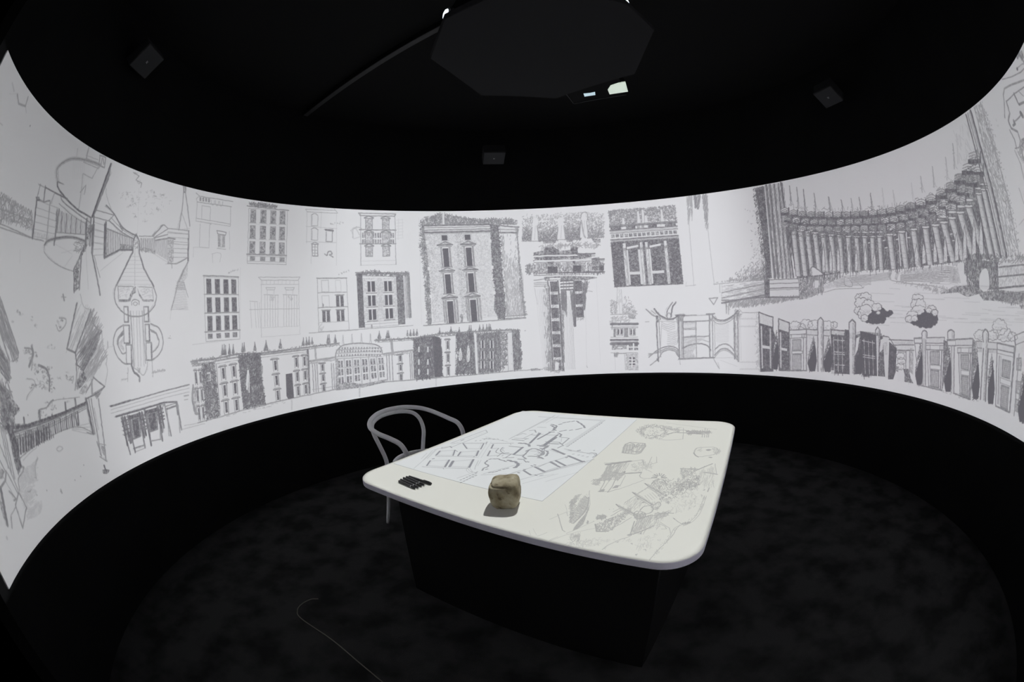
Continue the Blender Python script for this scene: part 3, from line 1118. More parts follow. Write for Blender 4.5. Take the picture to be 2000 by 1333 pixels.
    ln([(400, 180), (520, 150)], 1, .2); ln([(415, 280), (470, 200)], 1, .2)
    scat([(480, 110), (560, 100), (560, 175), (490, 170)], 50, 22, 20, 50, 1.2, .5)
    fl([(572, 0), (608, 0), (600, 60), (560, 150), (520, 230), (512, 330), (518, 405), (482, 440), (482, 300), (520, 190), (555, 100)], .62, .75)
    ln([(560, 120), (480, 290), (482, 440)], 1.8, .6); ln([(530, 190), (515, 420)], 1.8, .6); ln([(500, 250), (495, 410)], 1.5, .5)
    ln([(600, 0), (598, 180), (625, 310), (652, 455)], 2.2, .6); ln([(612, 200), (650, 340)], 1.4, .4); ln([(560, 170), (575, 420)], 1, .2)
    for k in range(5):
        ln([(606, 30 + 42 * k), (688, 48 + 36 * k)], 1.2, .35)
    ln([(612, 0), (600, 190)], 2.2, .6); ln([(684, 0), (680, 212)], 3, .7)
    fl([(684, 10), (700, 20), (700, 195), (680, 212)], .6, .5)
    for k in range(22):
        x = 698 + k * 7.6
        ln([(x, 22 + (x - 698) * .36), (x, 200 - (x - 698) * .42 if x < 780 else 162)], 1.3, .5 if k % 2 else .3)
    ln([(680, 212), (780, 160), (862, 162)], 3.2, .66); ln([(690, 20), (790, 62), (868, 88)], 2, .55)
    fl([(780, 122), (865, 130), (865, 162), (780, 160)], .55, .6)
    ln([(886, 60), (866, 104), (864, 182)], 2, .6); ln([(886, 60), (906, 104), (906, 182)], 2, .6); scat([(872, 100), (900, 100), (900, 150), (872, 150)], 20, 10, 45, 40, 1.2, .5)
    for k in range(15):
        x = 912 + k * 7
        ln([(x, 88), (x, 166 + (k % 3) * 6)], 1.3, .5 if k % 2 else .3)
    fl([(908, 140), (1010, 160), (1010, 190), (908, 165)], .5, .7)
    for k in range(13):
        x = 1012 + 6.4 * k
        ln([(x, 98 - k), (x, 180 + k * 4)], 1.1, .34)
    ln([(1000, 68), (1060, 0)], 2, .5); ln([(1004, 84), (1092, 60)], 1.8, .5); ln([(1010, 100), (1100, 85), (1140, 90)], 2.4, .55)
    fl([(1092, 92), (1132, 96), (1130, 240), (1092, 250)], .42, .7)
    for k in range(6):
        ln([(1092, 20 + 24 * k if k < 2 else 60 + 30 * k), (1226, 38 + 20 * k if k < 2 else 75 + 27 * k)], 1.2, .38)
    ln([(1226, 90), (1224, 230)], 2.4, .6); ln([(1090, 250), (1150, 252), (1222, 212)], 2, .5); ln([(1118, 250), (1120, 280)], 1.5, .4)
    ln([(860, 182), (822, 262), (758, 392)], 2.4, .6); ln([(906, 182), (938, 285), (1002, 402)], 2.4, .6); ln([(1008, 190), (1120, 260)], 1, .25); ln([(800, 180), (650, 300)], 1, .25)
    for k in range(8):
        y = 200 + 26 * k
        ln([(852 - 12.5 * k, y + 4), (912 + 11 * k, y + 4)], 1, .25)
    for k in range(12):
        stamp(CV.map(P_([(878, 190 + 18 * k)])), 1.3, .5)
    ln([(878, 60), (878, 420)], 1, .25)
    # plan
    cv_([(757, 392), (744, 440), (756, 512), (805, 572), (872, 596), (948, 582), (1002, 530), (1017, 465), (1000, 405)], 2, .52)
    ln([(768, 398), (868, 400)], 1.5, .5); ln([(768, 398), (772, 480)], 1.4, .45); ln([(902, 402), (990, 405), (998, 480)], 1.4, .45)
    fl([(772, 484), (838, 484), (838, 500), (772, 500)], .6, .4); fl([(932, 484), (1000, 484), (1000, 498), (932, 498)], .6, .5)
    fl([(835, 488), (848, 445), (872, 405), (884, 400), (884, 440), (866, 450), (846, 500)], .6, .5); fl([(892, 405), (905, 440), (932, 480), (932, 500), (905, 460)], .6, .5)
    scat([(775, 405), (865, 405), (840, 470), (775, 470)], 40, 12, 10, 30, 1, .3); scat([(910, 410), (990, 412), (995, 470), (935, 470)], 40, 12, 10, 30, 1, .3)
    cv_([(858, 520), (858, 495), (880, 484), (905, 497), (905, 520)], 1.4, .5); cv_([(866, 512), (880, 500), (895, 512), (880, 524)], 1.2, .45, closed=True)
    for (x0, y0, x1, y1) in ((806, 532, 834, 632), (804, 652, 842, 770), (820, 780, 856, 905), (936, 532, 966, 630), (944, 646, 972, 756), (950, 766, 986, 880)):
        ln([(x0, y0), (x1, y0), (x1 + 4, y1), (x0 + 4, y1)], 1.5, .5, closed=True)
        fl([(x1 - 6, y0), (x1 + 2, y0), (x1 + 6, y1), (x1 - 3, y1)], .62, .3); fl([(x0 + 2, y1 - 6), (x1 + 4, y1 - 6), (x1 + 4, y1 + 4), (x0 + 4, y1 + 4)], .6, .3)
    for o in (0, 26):
        cv_([(802, 650 + o * 1.5), (756 + o, 690 + o), (738 + o, 765), (758 + o, 845 - o), (800, 895 - 2.2 * o), (822, 906 - 3 * o)], 2, .5)
        cv_([(980, 642 + o * 1.5), (1038 - o, 676 + o), (1062 - o, 760), (1040 - o, 835 - o), (988, 882 - 2 * o)], 2, .5)
    cv_([(800, 705), (770, 740), (766, 775)], 3.4, .55); cv_([(985, 690), (1015, 705), (1030, 745)], 2.6, .5)
    for r_ in (14, 22, 30):
        cv_([(806, 760 - r_), (806 - r_, 775), (806, 790 + r_)], 1, .35)
    for x in (866, 888, 906, 926):
        ln([(x, 560), (x + 12, 920)], 1.1, .3)
    ln([(850, 560), (872, 930)], 1.6, .45); ln([(926, 560), (948, 900)], 1.6, .4)
    cv_([(856, 910), (872, 955), (905, 985), (908, 1018)], 2.8, .6); cv_([(872, 930), (900, 950), (932, 978), (955, 935), (960, 890)], 1.4, .4); fl([(892, 925), (915, 930), (912, 965), (895, 960)], .4, .6)
    ln([(834, 930), (832, 1020)], 1, .35); ln([(990, 890), (996, 990)], 1.2, .35); stamp(CV.map(P_([(828, 965), (1103, 735), (1108, 722)])), 2, .5); ln([(1095, 735), (1115, 738)], 1.2, .4)
    scribble(990, 965, 92, 18, 10, .42); scribble(790, 1010, 45, 10, 8, .35)
    ln([(700, 760), (702, 800)], 1.3, .4); ln([(690, 795), (745, 790)], 1, .2)
    # stairs
    ln([(1224, 235), (1165, 368)], 1.8, .5); ln([(1200, 280), (1160, 365), (1140, 460), (1114, 552)], 1.6, .45); ln([(1195, 370), (1225, 470)], 1.3, .35)
    fl([(1222, 240), (1222, 330), (1195, 372), (1168, 366)], .3, .6)
    for k in range(17):
        y = 372 + 11 * k
        ln([(1152 - 2.2 * k, y), (1200 + 1.6 * k, y + 3)], 1.4 if k < 5 else 1, .5 if k < 5 else .3)
    ln([(1112, 552), (1225, 540)], 1.2, .25); ln([(1115, 552), (1108, 620)], 1, .15)
    # --- great entablature and court, lower
    for k, (x0, y0, x1, y1) in enumerate(((0, 470, 120, 830), (0, 500, 112, 850), (0, 560, 95, 880), (0, 600, 85, 888), (0, 690, 60, 880), (0, 790, 62, 960), (0, 840, 52, 1010))):
        ln([(x0, y0), (x1, y1)], 1.8 if k % 2 else 2.6, .5)
    fl([(0, 480), (60, 640), (120, 835), (100, 860), (40, 680), (0, 560)], .35, .8); fl([(0, 780), (58, 890), (68, 960), (45, 1020), (0, 900)], .5, .7)
    ln([(120, 830), (118, 862), (82, 890)], 2, .55); ln([(60, 890), (66, 960), (40, 1030)], 1.8, .5)
    fl([(0, 1040), (40, 1080), (80, 1130), (130, 1195), (95, 1230), (100, 1333), (20, 1333), (0, 1250)], .62, .7)
    scat([(0, 1020), (60, 1060), (90, 1180), (60, 1333), (0, 1333)], 120, 50, -60, 18, 1.6, .55)
    ln([(20, 1030), (40, 1100), (70, 1130)], 2, .5); ln([(50, 1030), (80, 1120)], 2, .5)
    ln([(500, 508), (436, 806), (490, 832)], 2.2, .6); ln([(592, 552), (490, 832), (500, 905)], 2.2, .6); ln([(590, 560), (608, 640), (632, 680), (660, 688)], 1.8, .5); cv_([(522, 450), (545, 530), (592, 552)], 1.3, .35)
    ln([(662, 690), (600, 800), (535, 925)], 2, .55); ln([(640, 690), (520, 925)], 1.8, .5); ln([(555, 560), (450, 815)], 1.4, .35); ln([(540, 590), (465, 820)], 1.2, .35)
    scat([(600, 570), (660, 690), (540, 920), (495, 840)], 90, 55, 62, 5, 1.1, .4)
    fl([(640, 745), (600, 800), (560, 895), (525, 945), (545, 905), (585, 835)], .55, .5); fl([(640, 745), (628, 800), (590, 870), (545, 955), (520, 940), (560, 885)], .62, .3)
    scat([(660, 760), (690, 870), (600, 1000), (540, 1010), (560, 940)], 70, 60, 58, 5, 1.1, .38)
    cv_([(662, 690), (668, 780), (695, 860), (690, 910)], 1.3, .35); ln([(495, 900), (500, 960), (488, 1075)], 1.8, .5); ln([(495, 905), (528, 930)], 2.5, .6)
    fl([(545, 950), (560, 1010), (530, 1050), (505, 1075), (490, 1065), (510, 1000), (520, 950)], .52, .6); fl([(560, 1030), (575, 1065), (540, 1105), (515, 1095), (530, 1060)], .45, .6)
    ln([(605, 990), (680, 1052), (640, 1090), (555, 1135)], 2.4, .6); ln([(612, 990), (560, 1090)], 2, .5); cv_([(690, 900), (700, 950), (685, 1040)], 1.2, .3)
    ln([(598, 1010), (600, 1100)], 3, .45)
    fl([(605, 1095), (680, 1050), (645, 1115), (630, 1135)], .5, .5)
    # court trees and clouds
    cv_([(250, 912), (300, 938), (322, 1000), (320, 1080)], 2.6, .55); cv_([(205, 790), (215, 840), (190, 920)], 3.2, .5); cv_([(160, 800), (205, 810), (210, 880), (205, 945)], 1.6, .45)
    cv_([(175, 1000), (220, 1010), (225, 1050), (180, 1110), (172, 1140)], 1.6, .38); cv_([(385, 605), (425, 610), (425, 650), (385, 690), (365, 650)], 2, .38)
    for (x, y) in ((330, 790), (350, 800), (385, 995), (440, 995), (465, 1005), (270, 1040), (300, 1060), (130, 590), (230, 650), (80, 630), (200, 605)):
        curl(x, y, 16, .42, 1.5)
    scat([(200, 900), (320, 960), (320, 1080), (260, 1060)], 40, 16, 60, 60, 1.3, .4)
    cv_([(250, 1250), (255, 1205), (300, 1190), (330, 1150), (350, 1138)], 2.2, .55); cv_([(300, 1200), (320, 1170), (360, 1140), (440, 1130), (520, 1120)], 1.6, .4); cv_([(450, 1010), (478, 985), (470, 1030)], 1.6, .4)
    ln([(410, 455), (418, 490)], 2.4, .45); ln([(400, 468), (430, 470)], 1.6, .4); ln([(130, 160), (128, 250)], 1, .15)

    view(0, 780, 3.3325)
    for k, y in enumerate((0, 16, 34, 52)):
        cv_([(95, 215 + y * .9), (200, 182 + y), (300, 148 + y * .9), (430, 88 + y * .8), (560, 30 + y * .6)], 3.4 if k == 0 else 2, .66 if k == 0 else .5)
    fl([(30, 160), (180, 160), (270, 130), (420, 80), (560, 15), (560, 40), (430, 100), (300, 155), (190, 190), (40, 230)], .6, .75)
    for (x, y0, y1) in ((155, 125, 190), (256, 78, 150), (424, 25, 92), (488, 0, 45), (340, 105, 130)):
        ln([(x, y0), (x + 6, y1)], 2.6, .62)
    for k in range(34):
        x = 92 + k * 12.5
        yt = 250 - (x - 92) * .40
        yb = 375 - (x - 92) * .5 if x < 350 else 222 - (x - 350) * .35
        ln([(x, yt), (x + 6, max(yb, yt + 30))], 2.2 if k % 3 == 0 else 1.5, .6 if k % 3 else .7)
    fl([(60, 215), (120, 240), (190, 200), (270, 180), (345, 225), (240, 300), (150, 360), (100, 320)], .5, .75, hatch=(8, 9, .6))
    fl([(255, 165), (300, 165), (340, 215), (270, 270)], .6, .6); fl([(170, 200), (200, 195), (215, 300), (185, 330)], .55, .6)
    cv_([(130, 385), (190, 335), (290, 262), (420, 200), (520, 182), (620, 228)], 1.8, .5); cv_([(150, 400), (190, 355), (240, 315)], 1.2, .35)
    for k in range(4):
        ln([(470, 185 + k * 6), (610, 150 + 28 * k)], 1.2, .32)
    ln([(440, 130), (450, 185)], 2, .5); ln([(480, 80), (505, 170)], 2.6, .55); ln([(455, 100), (520, 85)], 2, .5)
    ln([(560, 0), (606, 222)], 3.2, .66); ln([(578, 0), (618, 225)], 1.6, .5); ln([(592, 0), (655, 360)], 1.7, .5); ln([(640, 0), (680, 300), (690, 400)], 1.8, .52); ln([(612, 60), (640, 200)], 1.2, .35)
    ln([(632, 280), (660, 370)], 1.8, .5); ln([(640, 290), (690, 300)], 1.5, .45); ln([(650, 375), (698, 408)], 1.8, .5); ln([(565, 218), (612, 230)], 2.4, .5); fl([(655, 300), (680, 310), (680, 370), (665, 350)], .5, .5)
    fl([(672, 430), (682, 430), (690, 455), (712, 462), (700, 485), (672, 485), (668, 460), (680, 458)], .68, .4, curve=True)
    fl([(22, 95), (60, 120), (90, 190), (140, 445), (120, 500), (95, 420), (55, 230), (30, 170)], .66, .5)
    fl([(0, 0), (60, 10), (120, 55), (130, 75), (95, 110), (90, 150), (20, 100), (0, 60)], .6, .6)
    for k, (a, b) in enumerate((((0, 165), (55, 450)), ((12, 180), (75, 480)), ((25, 190), (95, 520)), ((0, 300), (120, 600)), ((0, 400), (40, 480)))):
        ln([a, b], 1.6, .45)
    cv_([(110, 450), (145, 440), (150, 470), (120, 520), (128, 600)], 2, .5)
    ln([(5, 580), (48, 820)], 3.4, .62); ln([(10, 570), (35, 530), (40, 470)], 2.4, .5); fl([(0, 580), (12, 600), (48, 790), (40, 830), (0, 700)], .5, .6); fl([(0, 440), (30, 470), (20, 520), (0, 520)], .5, .6)
    ln([(48, 480), (118, 618)], 1.6, .45); ln([(122, 608), (172, 708), (148, 842), (100, 690)], 1.8, .5, closed=True); ln([(70, 760), (105, 700)], 1.6, .45); ln([(60, 600), (105, 650), (90, 660)], 2.4, .5); ln([(72, 770), (78, 840)], 2, .45)
    ln([(0, 470), (95, 640)], 1.2, .35)
    fl([(150, 470), (200, 430), (245, 385), (230, 450), (235, 520), (170, 560), (140, 620), (120, 540)], .22, .6, curve=True)
    fl([(170, 760), (200, 720), (270, 660), (265, 740), (200, 780)], .2, .6, curve=True); fl([(160, 690), (220, 640), (240, 600), (190, 580), (160, 620)], .22, .7, curve=True)
    cv_([(245, 385), (228, 440), (235, 520)], 2, .35); cv_([(368, 325), (390, 308), (408, 322), (385, 340)], 2, .3, closed=True)
    stamp(CV.map(P_([(545, 430), (488, 528), (395, 602), (305, 595), (182, 104), (525, 503), (240, 625)])), 2.6, .42); ln([(395, 590), (402, 612)], 2, .4); stamp(CV.map(P_([(45, 905)])), 5, .22)
    # --- gate fragment
    view(0, 780, 3.3325)
    for k, o in enumerate((0, 22, 46)):
        ln([(722, 48 + o), (900, -4 + o), (1080, -56 + o), (1232, -94 + o)], 2.2 if k == 0 else 1.2, .6 if k == 0 else .35)
    ln([(755, 115), (893, 75), (1070, 22), (1152, 18)], 3, .68); ln([(790, 125), (900, 95)], 2, .5)
    qf = quad((842, 112), (905, 92), (918, 240), (868, 262)); qbox(qf, 0, 0, 1, 1, .68, .6, tex=.35, hatch=(60, 5, .75)); qbox(qf, .05, .0, .95, .14, .7, .6)
    qf = quad((946, 78), (1020, 58), (1028, 195), (976, 212)); qbox(qf, 0, 0, 1, 1, .68, .6, tex=.35, hatch=(60, 5, .75)); qbox(qf, .05, .0, .95, .16, .75, .6)
    for (x0, y0, x1, y1, w, d) in ((790, 125, 848, 362, 2, .6), (806, 130, 838, 270, 2, .55), (830, 110, 880, 345, 2.4, .62), (842, 112, 856, 280, 3.2, .66), (905, 90, 944, 318, 2.4, .6), (918, 92, 938, 300, 1.6, .5), (940, 70, 985, 300, 2.8, .66), (955, 80, 978, 240, 1.6, .5), (1022, 55, 1058, 272, 2.6, .6), (1034, 50, 1045, 260, 1.6, .5), (1068, 25, 1114, 240, 2, .55), (1085, 60, 1100, 240, 1.5, .45), (1150, 18, 1182, 200, 2.2, .55), (1160, 40, 1172, 218, 1.5, .45), (1145, 20, 1158, 100, 2.5, .55)):
        ln([(x0, y0), (x1, y1)], w, d)
    for (x, y) in ((815, 150), (815, 185), (920, 115), (925, 150), (1040, 70), (1045, 110), (935, 190)):
        fl([(x - 12, y), (x + 22, y - 8), (x + 22, y + 8), (x - 10, y + 16)], .6, .5)
    ln([(868, 322), (940, 300)], 2.4, .55); ln([(880, 345), (945, 318)], 1.5, .4); ln([(975, 275), (1048, 262)], 2, .5); ln([(870, 262), (918, 240)], 1.8, .5); ln([(978, 214), (1028, 196)], 1.8, .5)
    ln([(1085, 66), (1145, 44)], 3, .6); ln([(1075, 50), (1150, 24)], 1.8, .5); ln([(1030, 40), (1075, 35), (1050, 60)], 1.8, .5)
    ln([(1188, 198), (1333, 160)], 1.2, .3)
    # heavier darks of the gate
    for q in ([(838, 112), (905, 92), (908, 112), (842, 132)], [(942, 78), (1020, 56), (1022, 78), (946, 98)], [(860, 135), (900, 122), (910, 240), (875, 255)], [(962, 100), (1010, 88), (1022, 192), (980, 206)]):
        fl(q, .80, .3)
    for (x0, y0, x1, y1) in ((795, 122, 830, 300), (812, 118, 850, 285), (908, 92, 940, 250), (924, 88, 950, 235), (1026, 52, 1056, 215), (1044, 48, 1066, 185)):
        ln([(x0, y0), (x1, y1)], 3, .7)
        for t in (.12, .3, .46, .62):
            x, y = x0 + (x1 - x0) * t, y0 + (y1 - y0) * t
            ln([(x - 9, y + 3), (x + 14, y - 4)], 2.4, .68)
    ln([(755, 116), (893, 76), (1072, 22)], 2.4, .72); ln([(720, 48), (850, 8)], 3, .7)
    # deep shadow of the court's colonnade and the near piers
    for k in range(13):
        x = 110 + 17 * k
        yt, yb = 262 - (x - 110) * .42, 372 - (x - 110) * .55
        fl([(x, yt), (x + 9, yt - 4), (x + 14, yb - 5), (x + 5, yb)], .80, .3)
    fl([(20, 175), (150, 170), (280, 130), (425, 75), (560, 14), (560, 28), (425, 92), (285, 146), (160, 190), (30, 200)], .80, .35)
    fl([(40, 150), (75, 175), (105, 260), (142, 440), (118, 470), (88, 330)], .76, .35)
    fl([(0, 30), (50, 20), (120, 62), (126, 74), (85, 85), (95, 130), (30, 110)], .66, .6)
    scat([(130, 470), (235, 400), (235, 520), (200, 640), (260, 690), (180, 790), (140, 620)], 260, 22, 35, 12, 1.4, .24)
    for (x, y) in ((185, 600), (150, 450), (120, 280), (230, 520), (60, 420), (20, 480)):
        curl(x, y, 18, .5, 2)
    view(0, 440, 3.3325)
    for (x, y, n_) in ((205, 850, 26), (300, 960, 34), (320, 1040, 26), (200, 1040, 18), (330, 1165, 22), (280, 1215, 16), (450, 1000, 14), (395, 640, 18), (230, 930, 14), (170, 820, 12), (420, 1130, 14), (140, 600, 8)):
        for _ in range(n_ // 5):
            curl(x + rng.normal(0, 16), y + rng.normal(0, 20), 15, .55, 1.8)
    scat([(595, 565), (655, 690), (600, 800), (530, 925), (495, 840)], 130, 60, 62, 4, 1.3, .5); scat([(520, 820), (650, 690), (640, 760), (545, 950)], 120, 40, 60, 6, 1.4, .62)
    scat([(440, 780), (500, 520), (590, 560), (490, 830)], 40, 80, 70, 4, 1.1, .3); scat([(640, 750), (690, 860), (600, 1000), (550, 960)], 80, 60, 60, 5, 1.2, .45)
    fl([(500, 1010), (545, 950), (565, 1000), (535, 1050), (500, 1075)], .66, .5)
    scat([(0, 500), (60, 640), (118, 835), (85, 885), (30, 760), (0, 700)], 120, 70, -68, 4, 1.3, .5); scat([(0, 800), (60, 900), (65, 980), (45, 1030), (0, 950)], 90, 50, -62, 8, 1.4, .6)
    SKETCH = 0


def facade_grid(f, cols, rows, d, w=1.3, tex=.3, pw=.5):
    for (s0, s1) in cols:
        for (t0, t1) in rows:
            qbox(f, s0, t0, s1, t1, d, d * .7, w, tex)
            ln([f(s0 - .02, t1 + .008), f(s1 + .02, t1 + .008)], 1.6, .4)


def draw_elevations():
    view(360, 350, 3.92)
    # faint house with one dark window
    f = quad((98, 110), (372, 172), (350, 600), (85, 560))
    ln([(90, 105), (118, 132), (375, 172)], 1.5, .42); ln([(98, 176), (362, 212)], 1.4, .42); ln([(98, 176), (92, 150), (115, 132)], 1.2, .3)
    for k in range(4):
        x = 116 + 22 * k
        fl([(x, 138 + 3 * k), (x + 14, 140 + 3 * k), (x + 14, 170 + 3 * k), (x, 168 + 3 * k)], .55, .4)
    for k in range(3):
        x = 206 + 32 * k
        cv_([(x, 160 + 4 * k), (x + 4, 195 + 4 * k), (x + 20, 195 + 4 * k), (x + 24, 165 + 4 * k)], 1.2, .3)
    ln([(98, 180), (90, 320)], 1.1, .3); ln([(355, 215), (352, 360)], 1.1, .32); ln([(90, 300), (352, 345)], 1.3, .36); ln([(88, 322), (352, 362)], 1.2, .32)
    ln([(135, 205), (200, 212), (196, 320)], 1.1, .3); ln([(135, 205), (132, 310)], 1.1, .3); ln([(122, 325), (208, 345), (195, 350), (188, 525)], 1.1, .3); ln([(122, 345), (115, 520), (188, 528)], 1.1, .28)
    ln([(250, 395), (320, 408), (315, 430), (255, 420)], 1.6, .5, closed=True); fl([(256, 426), (312, 432), (310, 524), (258, 522)], .5, .4); fl([(276, 430), (292, 432), (290, 520), (276, 520)], .2, .3, erase=True); ln([(250, 530), (318, 540)], 1.2, .4)
    ln([(345, 400), (348, 540)], 1, .25); ln([(70, 525), (115, 522)], 1, .25); ln([(70, 525), (68, 600)], 1, .2); cv_([(210, 575), (250, 565), (280, 575), (272, 635)], 1, .3); ln([(215, 575), (218, 640)], 1, .25)
    # dark grid house with planted roof
    f = quad((495, 225), (790, 242), (780, 655), (482, 645))
    ln([f(0, 0), f(1, 0), f(1, 1), f(0, 1)], 1.1, .35, closed=True)
    ln([(480, 205), (560, 215), (800, 240)], 1.8, .5)
    scat([(482, 190), (520, 178), (600, 185), (700, 200), (716, 220), (560, 216)], 170, 14, 60, 60, 1.3, .6)
    facade_grid(f, ((.05, .18), (.31, .45), (.57, .70), (.81, .94)), ((.02, .25), (.31, .54), (.60, .81)), .60, tex=.55)
    qh(f, .835, -.02, 1.0, 2.2, .5); qh(f, .865, -.02, 1.0, 1.2, .35); qh(f, .96, 0, 1, 1.1, .35); qh(f, 1.0, 0, 1, 1.1, .3)
    for s in (.07, .33, .59, .83):
        qbox(f, s, .875, s + .12, .945, .55, .4)
    for t in (.28, .57):
        qh(f, t, .0, 1, .9, .15)
    # faint house three
    ln([(930, 230), (1160, 240), (1175, 262), (940, 252)], 1.3, .35, closed=True); ln([(940, 252), (936, 490)], 1, .25); ln([(1165, 265), (1165, 660)], 1, .2); ln([(1140, 215), (1165, 250)], 1.2, .3)
    for (x, y) in ((975, 275), (975, 385)):
        cv_([(x - 2, y), (x + 22, y - 12), (x + 48, y + 4)], 1.5, .42); ln([(x, y + 6), (x - 2, y + 82), (x + 46, y + 84), (x + 48, y + 8)], 1.3, .38)
        ln([(x + 5, y + 8), (x + 4, y + 80)], 1, .25)
    ln([(1082, 390), (1138, 396)], 3, .62); ln([(1088, 404), (1085, 478), (1132, 480), (1134, 404)], 1.5, .5); ln([(1072, 386), (1140, 384)], 1.4, .4)
    ln([(932, 362), (1168, 380)], 1.1, .28); ln([(932, 480), (1168, 488)], 1.1, .28)
    ln([(978, 498), (1022, 500), (1022, 590), (980, 588)], 1.5, .5, closed=True); ln([(1000, 500), (1000, 590)], 1.3, .45); ln([(972, 496), (1000, 484), (1026, 498)], 1.5, .5)
    for y in (520, 545, 568):
        ln([(982, y), (1020, y + 1)], 1.2, .42)
    cv_([(1075, 575), (1092, 585), (1100, 560), (1120, 555), (1130, 575), (1112, 580), (1140, 598)], 2, .5)
    for k in range(5):
        curl(1130 + 20 * k, 345 - 3 * k, 8, .4, 1.2)
    ln([(972, 590), (970, 650)], 1, .2); ln([(1045, 380), (1050, 250)], 1, .2)
    for k in range(5):
        curl(345 + 16 * k, 718 - 7 * k, 7, .4, 1.2); curl(1185 + 18 * k, 730 - 7 * k, 7, .4, 1.2)
    # second row: dark grid house
    f = quad((150, 740), (412, 750), (425, 1225), (165, 1245))
    ln([f(0, 0), f(1, 0), f(1, 1), f(0, 1)], 1.1, .35, closed=True); qh(f, 0, -.02, 1.01, 2.4, .5); qh(f, .02, 0, 1, 1, .3)
    facade_grid(f, ((.07, .20), (.32, .45), (.57, .70), (.80, .93)), ((.05, .27), (.335, .555), (.62, .84)), .74, tex=.25)
    qh(f, .285, -.01, 1.0, 2, .45); qh(f, .57, -.01, 1.0, 2.2, .48); qh(f, .855, -.02, 1.02, 2.2, .48)
    for s in (.07, .32, .57, .80):
        qbox(f, s, .89, s + .125, .96, .66, .4)
    ln([(65, 1268), (425, 1225)], 1, .25); ln([(428, 680), (430, 1220)], 1, .15)
    # faint gabled house
    ln([(568, 752), (885, 752), (870, 775), (590, 775)], 1.3, .35, closed=True); ln([(590, 780), (590, 1210)], 1, .28); ln([(875, 780), (882, 1120)], 1, .28); ln([(585, 808), (872, 806)], 1.1, .3)
    for k in range(9):
        ln([(600 + 30 * k, 780), (598 + 30 * k, 806)], 1, .22)
    for x in (625, 770):
        ln([(x, 832), (x + 72, 832), (x + 64, 848), (x + 8, 848)], 1.3, .35, closed=True); ln([(x + 10, 850), (x + 10, 880)], 1, .25); ln([(x + 62, 850), (x + 62, 880)], 1, .25)
        ln([(x - 15, 885), (x + 95, 890)], 1.3, .36)
        for k in range(6):
            ln([(x - 8 + 20 * k, 890), (x - 8 + 20 * k, 1130)], 1.1, .26)
        scat([(x + 25, 895), (x + 65, 895), (x + 65, 925), (x + 25, 925)], 10, 14, 80, 20, 1.2, .35)
    ln([(500, 1000), (880, 992)], 1.3, .32); ln([(500, 935), (560, 940)], 1.2, .32)
    for x in (505, 540, 560, 575):
        ln([(x, 945), (x + 10, 1140)], 1, .25)
    ln([(590, 1140), (885, 1125), (885, 1190), (590, 1212)], 1, .22)
    # third house of the row
    f = quad((1018, 760), (1240, 760), (1262, 1155), (1030, 1170))
    ln([f(0, 0), f(1, 0), f(1, 1), f(0, 1)], 1.2, .38, closed=True); qh(f, 0, -.02, 1.02, 2, .48); qh(f, .27, 0, 1, 1.6, .42); qh(f, .55, 0, 1, 1.8, .44); qh(f, .83, 0, 1, 1.2, .3)
    qbox(f, .14, .04, .38, .26, None, .3); qbox(f, .62, .04, .80, .26, None, .2); qbox(f, .14, .33, .38, .54, None, .25); fl([f(.15, .46), f(.2, .5), f(.18, .54), f(.15, .54)], .5)
    for (s, t) in ((.62, .33), (.62, .61), (.14, .61)):
        qbox(f, s, t, s + .24, t + .21, .72, .5, tex=.2); fl(qrect(f, s + .10, t + .01, s + .14, t + .21), .12, erase=True); qh(f, t - .012, s - .03, s + .27, 2, .45)
    ln([(955, 1180), (1333, 1155)], 1.4, .42); scat([(1030, 1100), (1070, 1100), (1065, 1160), (1030, 1165)], 20, 12, 30, 40, 1, .3)
    ln([(1320, 365), (1290, 385), (1290, 450)], 1.6, .3); cv_([(1300, 380), (1330, 370), (1360, 380)], 1.8, .3)

    view(680, 390, 3.7028)
    cv_([(20, 225), (40, 205), (60, 215), (90, 270)], 2, .25); ln([(25, 230), (42, 285), (88, 270)], 1.5, .22)
    for k in range(7):
        ln([(350, 150 + 22 * k), (398, 145 + 22 * k)], 1.2, .16)
    ln([(365, 140), (362, 290)], 1.2, .16); ln([(392, 140), (395, 270)], 1.2, .14)
    # small palace, three floors
    f = quad((90, 105), (338, 112), (345, 470), (92, 476))
    ln([(75, 98), (345, 105), (335, 122), (88, 116)], 1.8, .5, closed=True); qv(f, 0, 0, 1, 1.3, .42); qv(f, 1, 0, 1, 1.3, .42); qh(f, .305, -.03, 1.02, 2, .52); qh(f, .58, -.03, 1.02, 2, .5); qh(f, .92, 0, 1, 1, .2); qh(f, 1.0, -.02, 1.02, 1, .25)
    for s in (.14, .63):
        for t0, t1 in ((.08, .30), (.36, .575), (.63, .83)):
            fl(qrect(f, s, t0, s + .2, t1), .58, .7, hatch=(50, 5, .7)); ln([f(s - .03, t0 - .01), f(s + .1, t0 - .045), f(s + .23, t0 - .01)], 2.2, .55); ln(qrect(f, s, t0, s + .2, t1), 1.3, .5, closed=True)
            ln([f(s - .03, t0), f(s + .23, t0)], 1.8, .5)
    for s in (.045, .35, .49, .86):
        for t0, t1 in ((.37, .46), (.50, .575)):
            qbox(f, s, t0, s + .095, t1, .6, .45, tex=.4); ln([f(s + .048, t0), f(s + .048, t1)], 1, .2, erase=True)
    # textured block with column
    f = quad((60, 535), (440, 535), (458, 905), (78, 938))
    fl(qrect(f, 0, 0, .11, .98), .72, .2); fl(qrect(f, .11, .08, .75, .86), .27, .8); scat([f(.11, .1), f(.75, .1), f(.75, .86), f(.11, .86)], 500, 9, 45, 60, .9, .35)
    fl(qrect(f, .75, .03, .885, .98), .68, .3); fl(qrect(f, .885, .06, 1, .9), .12, .5)
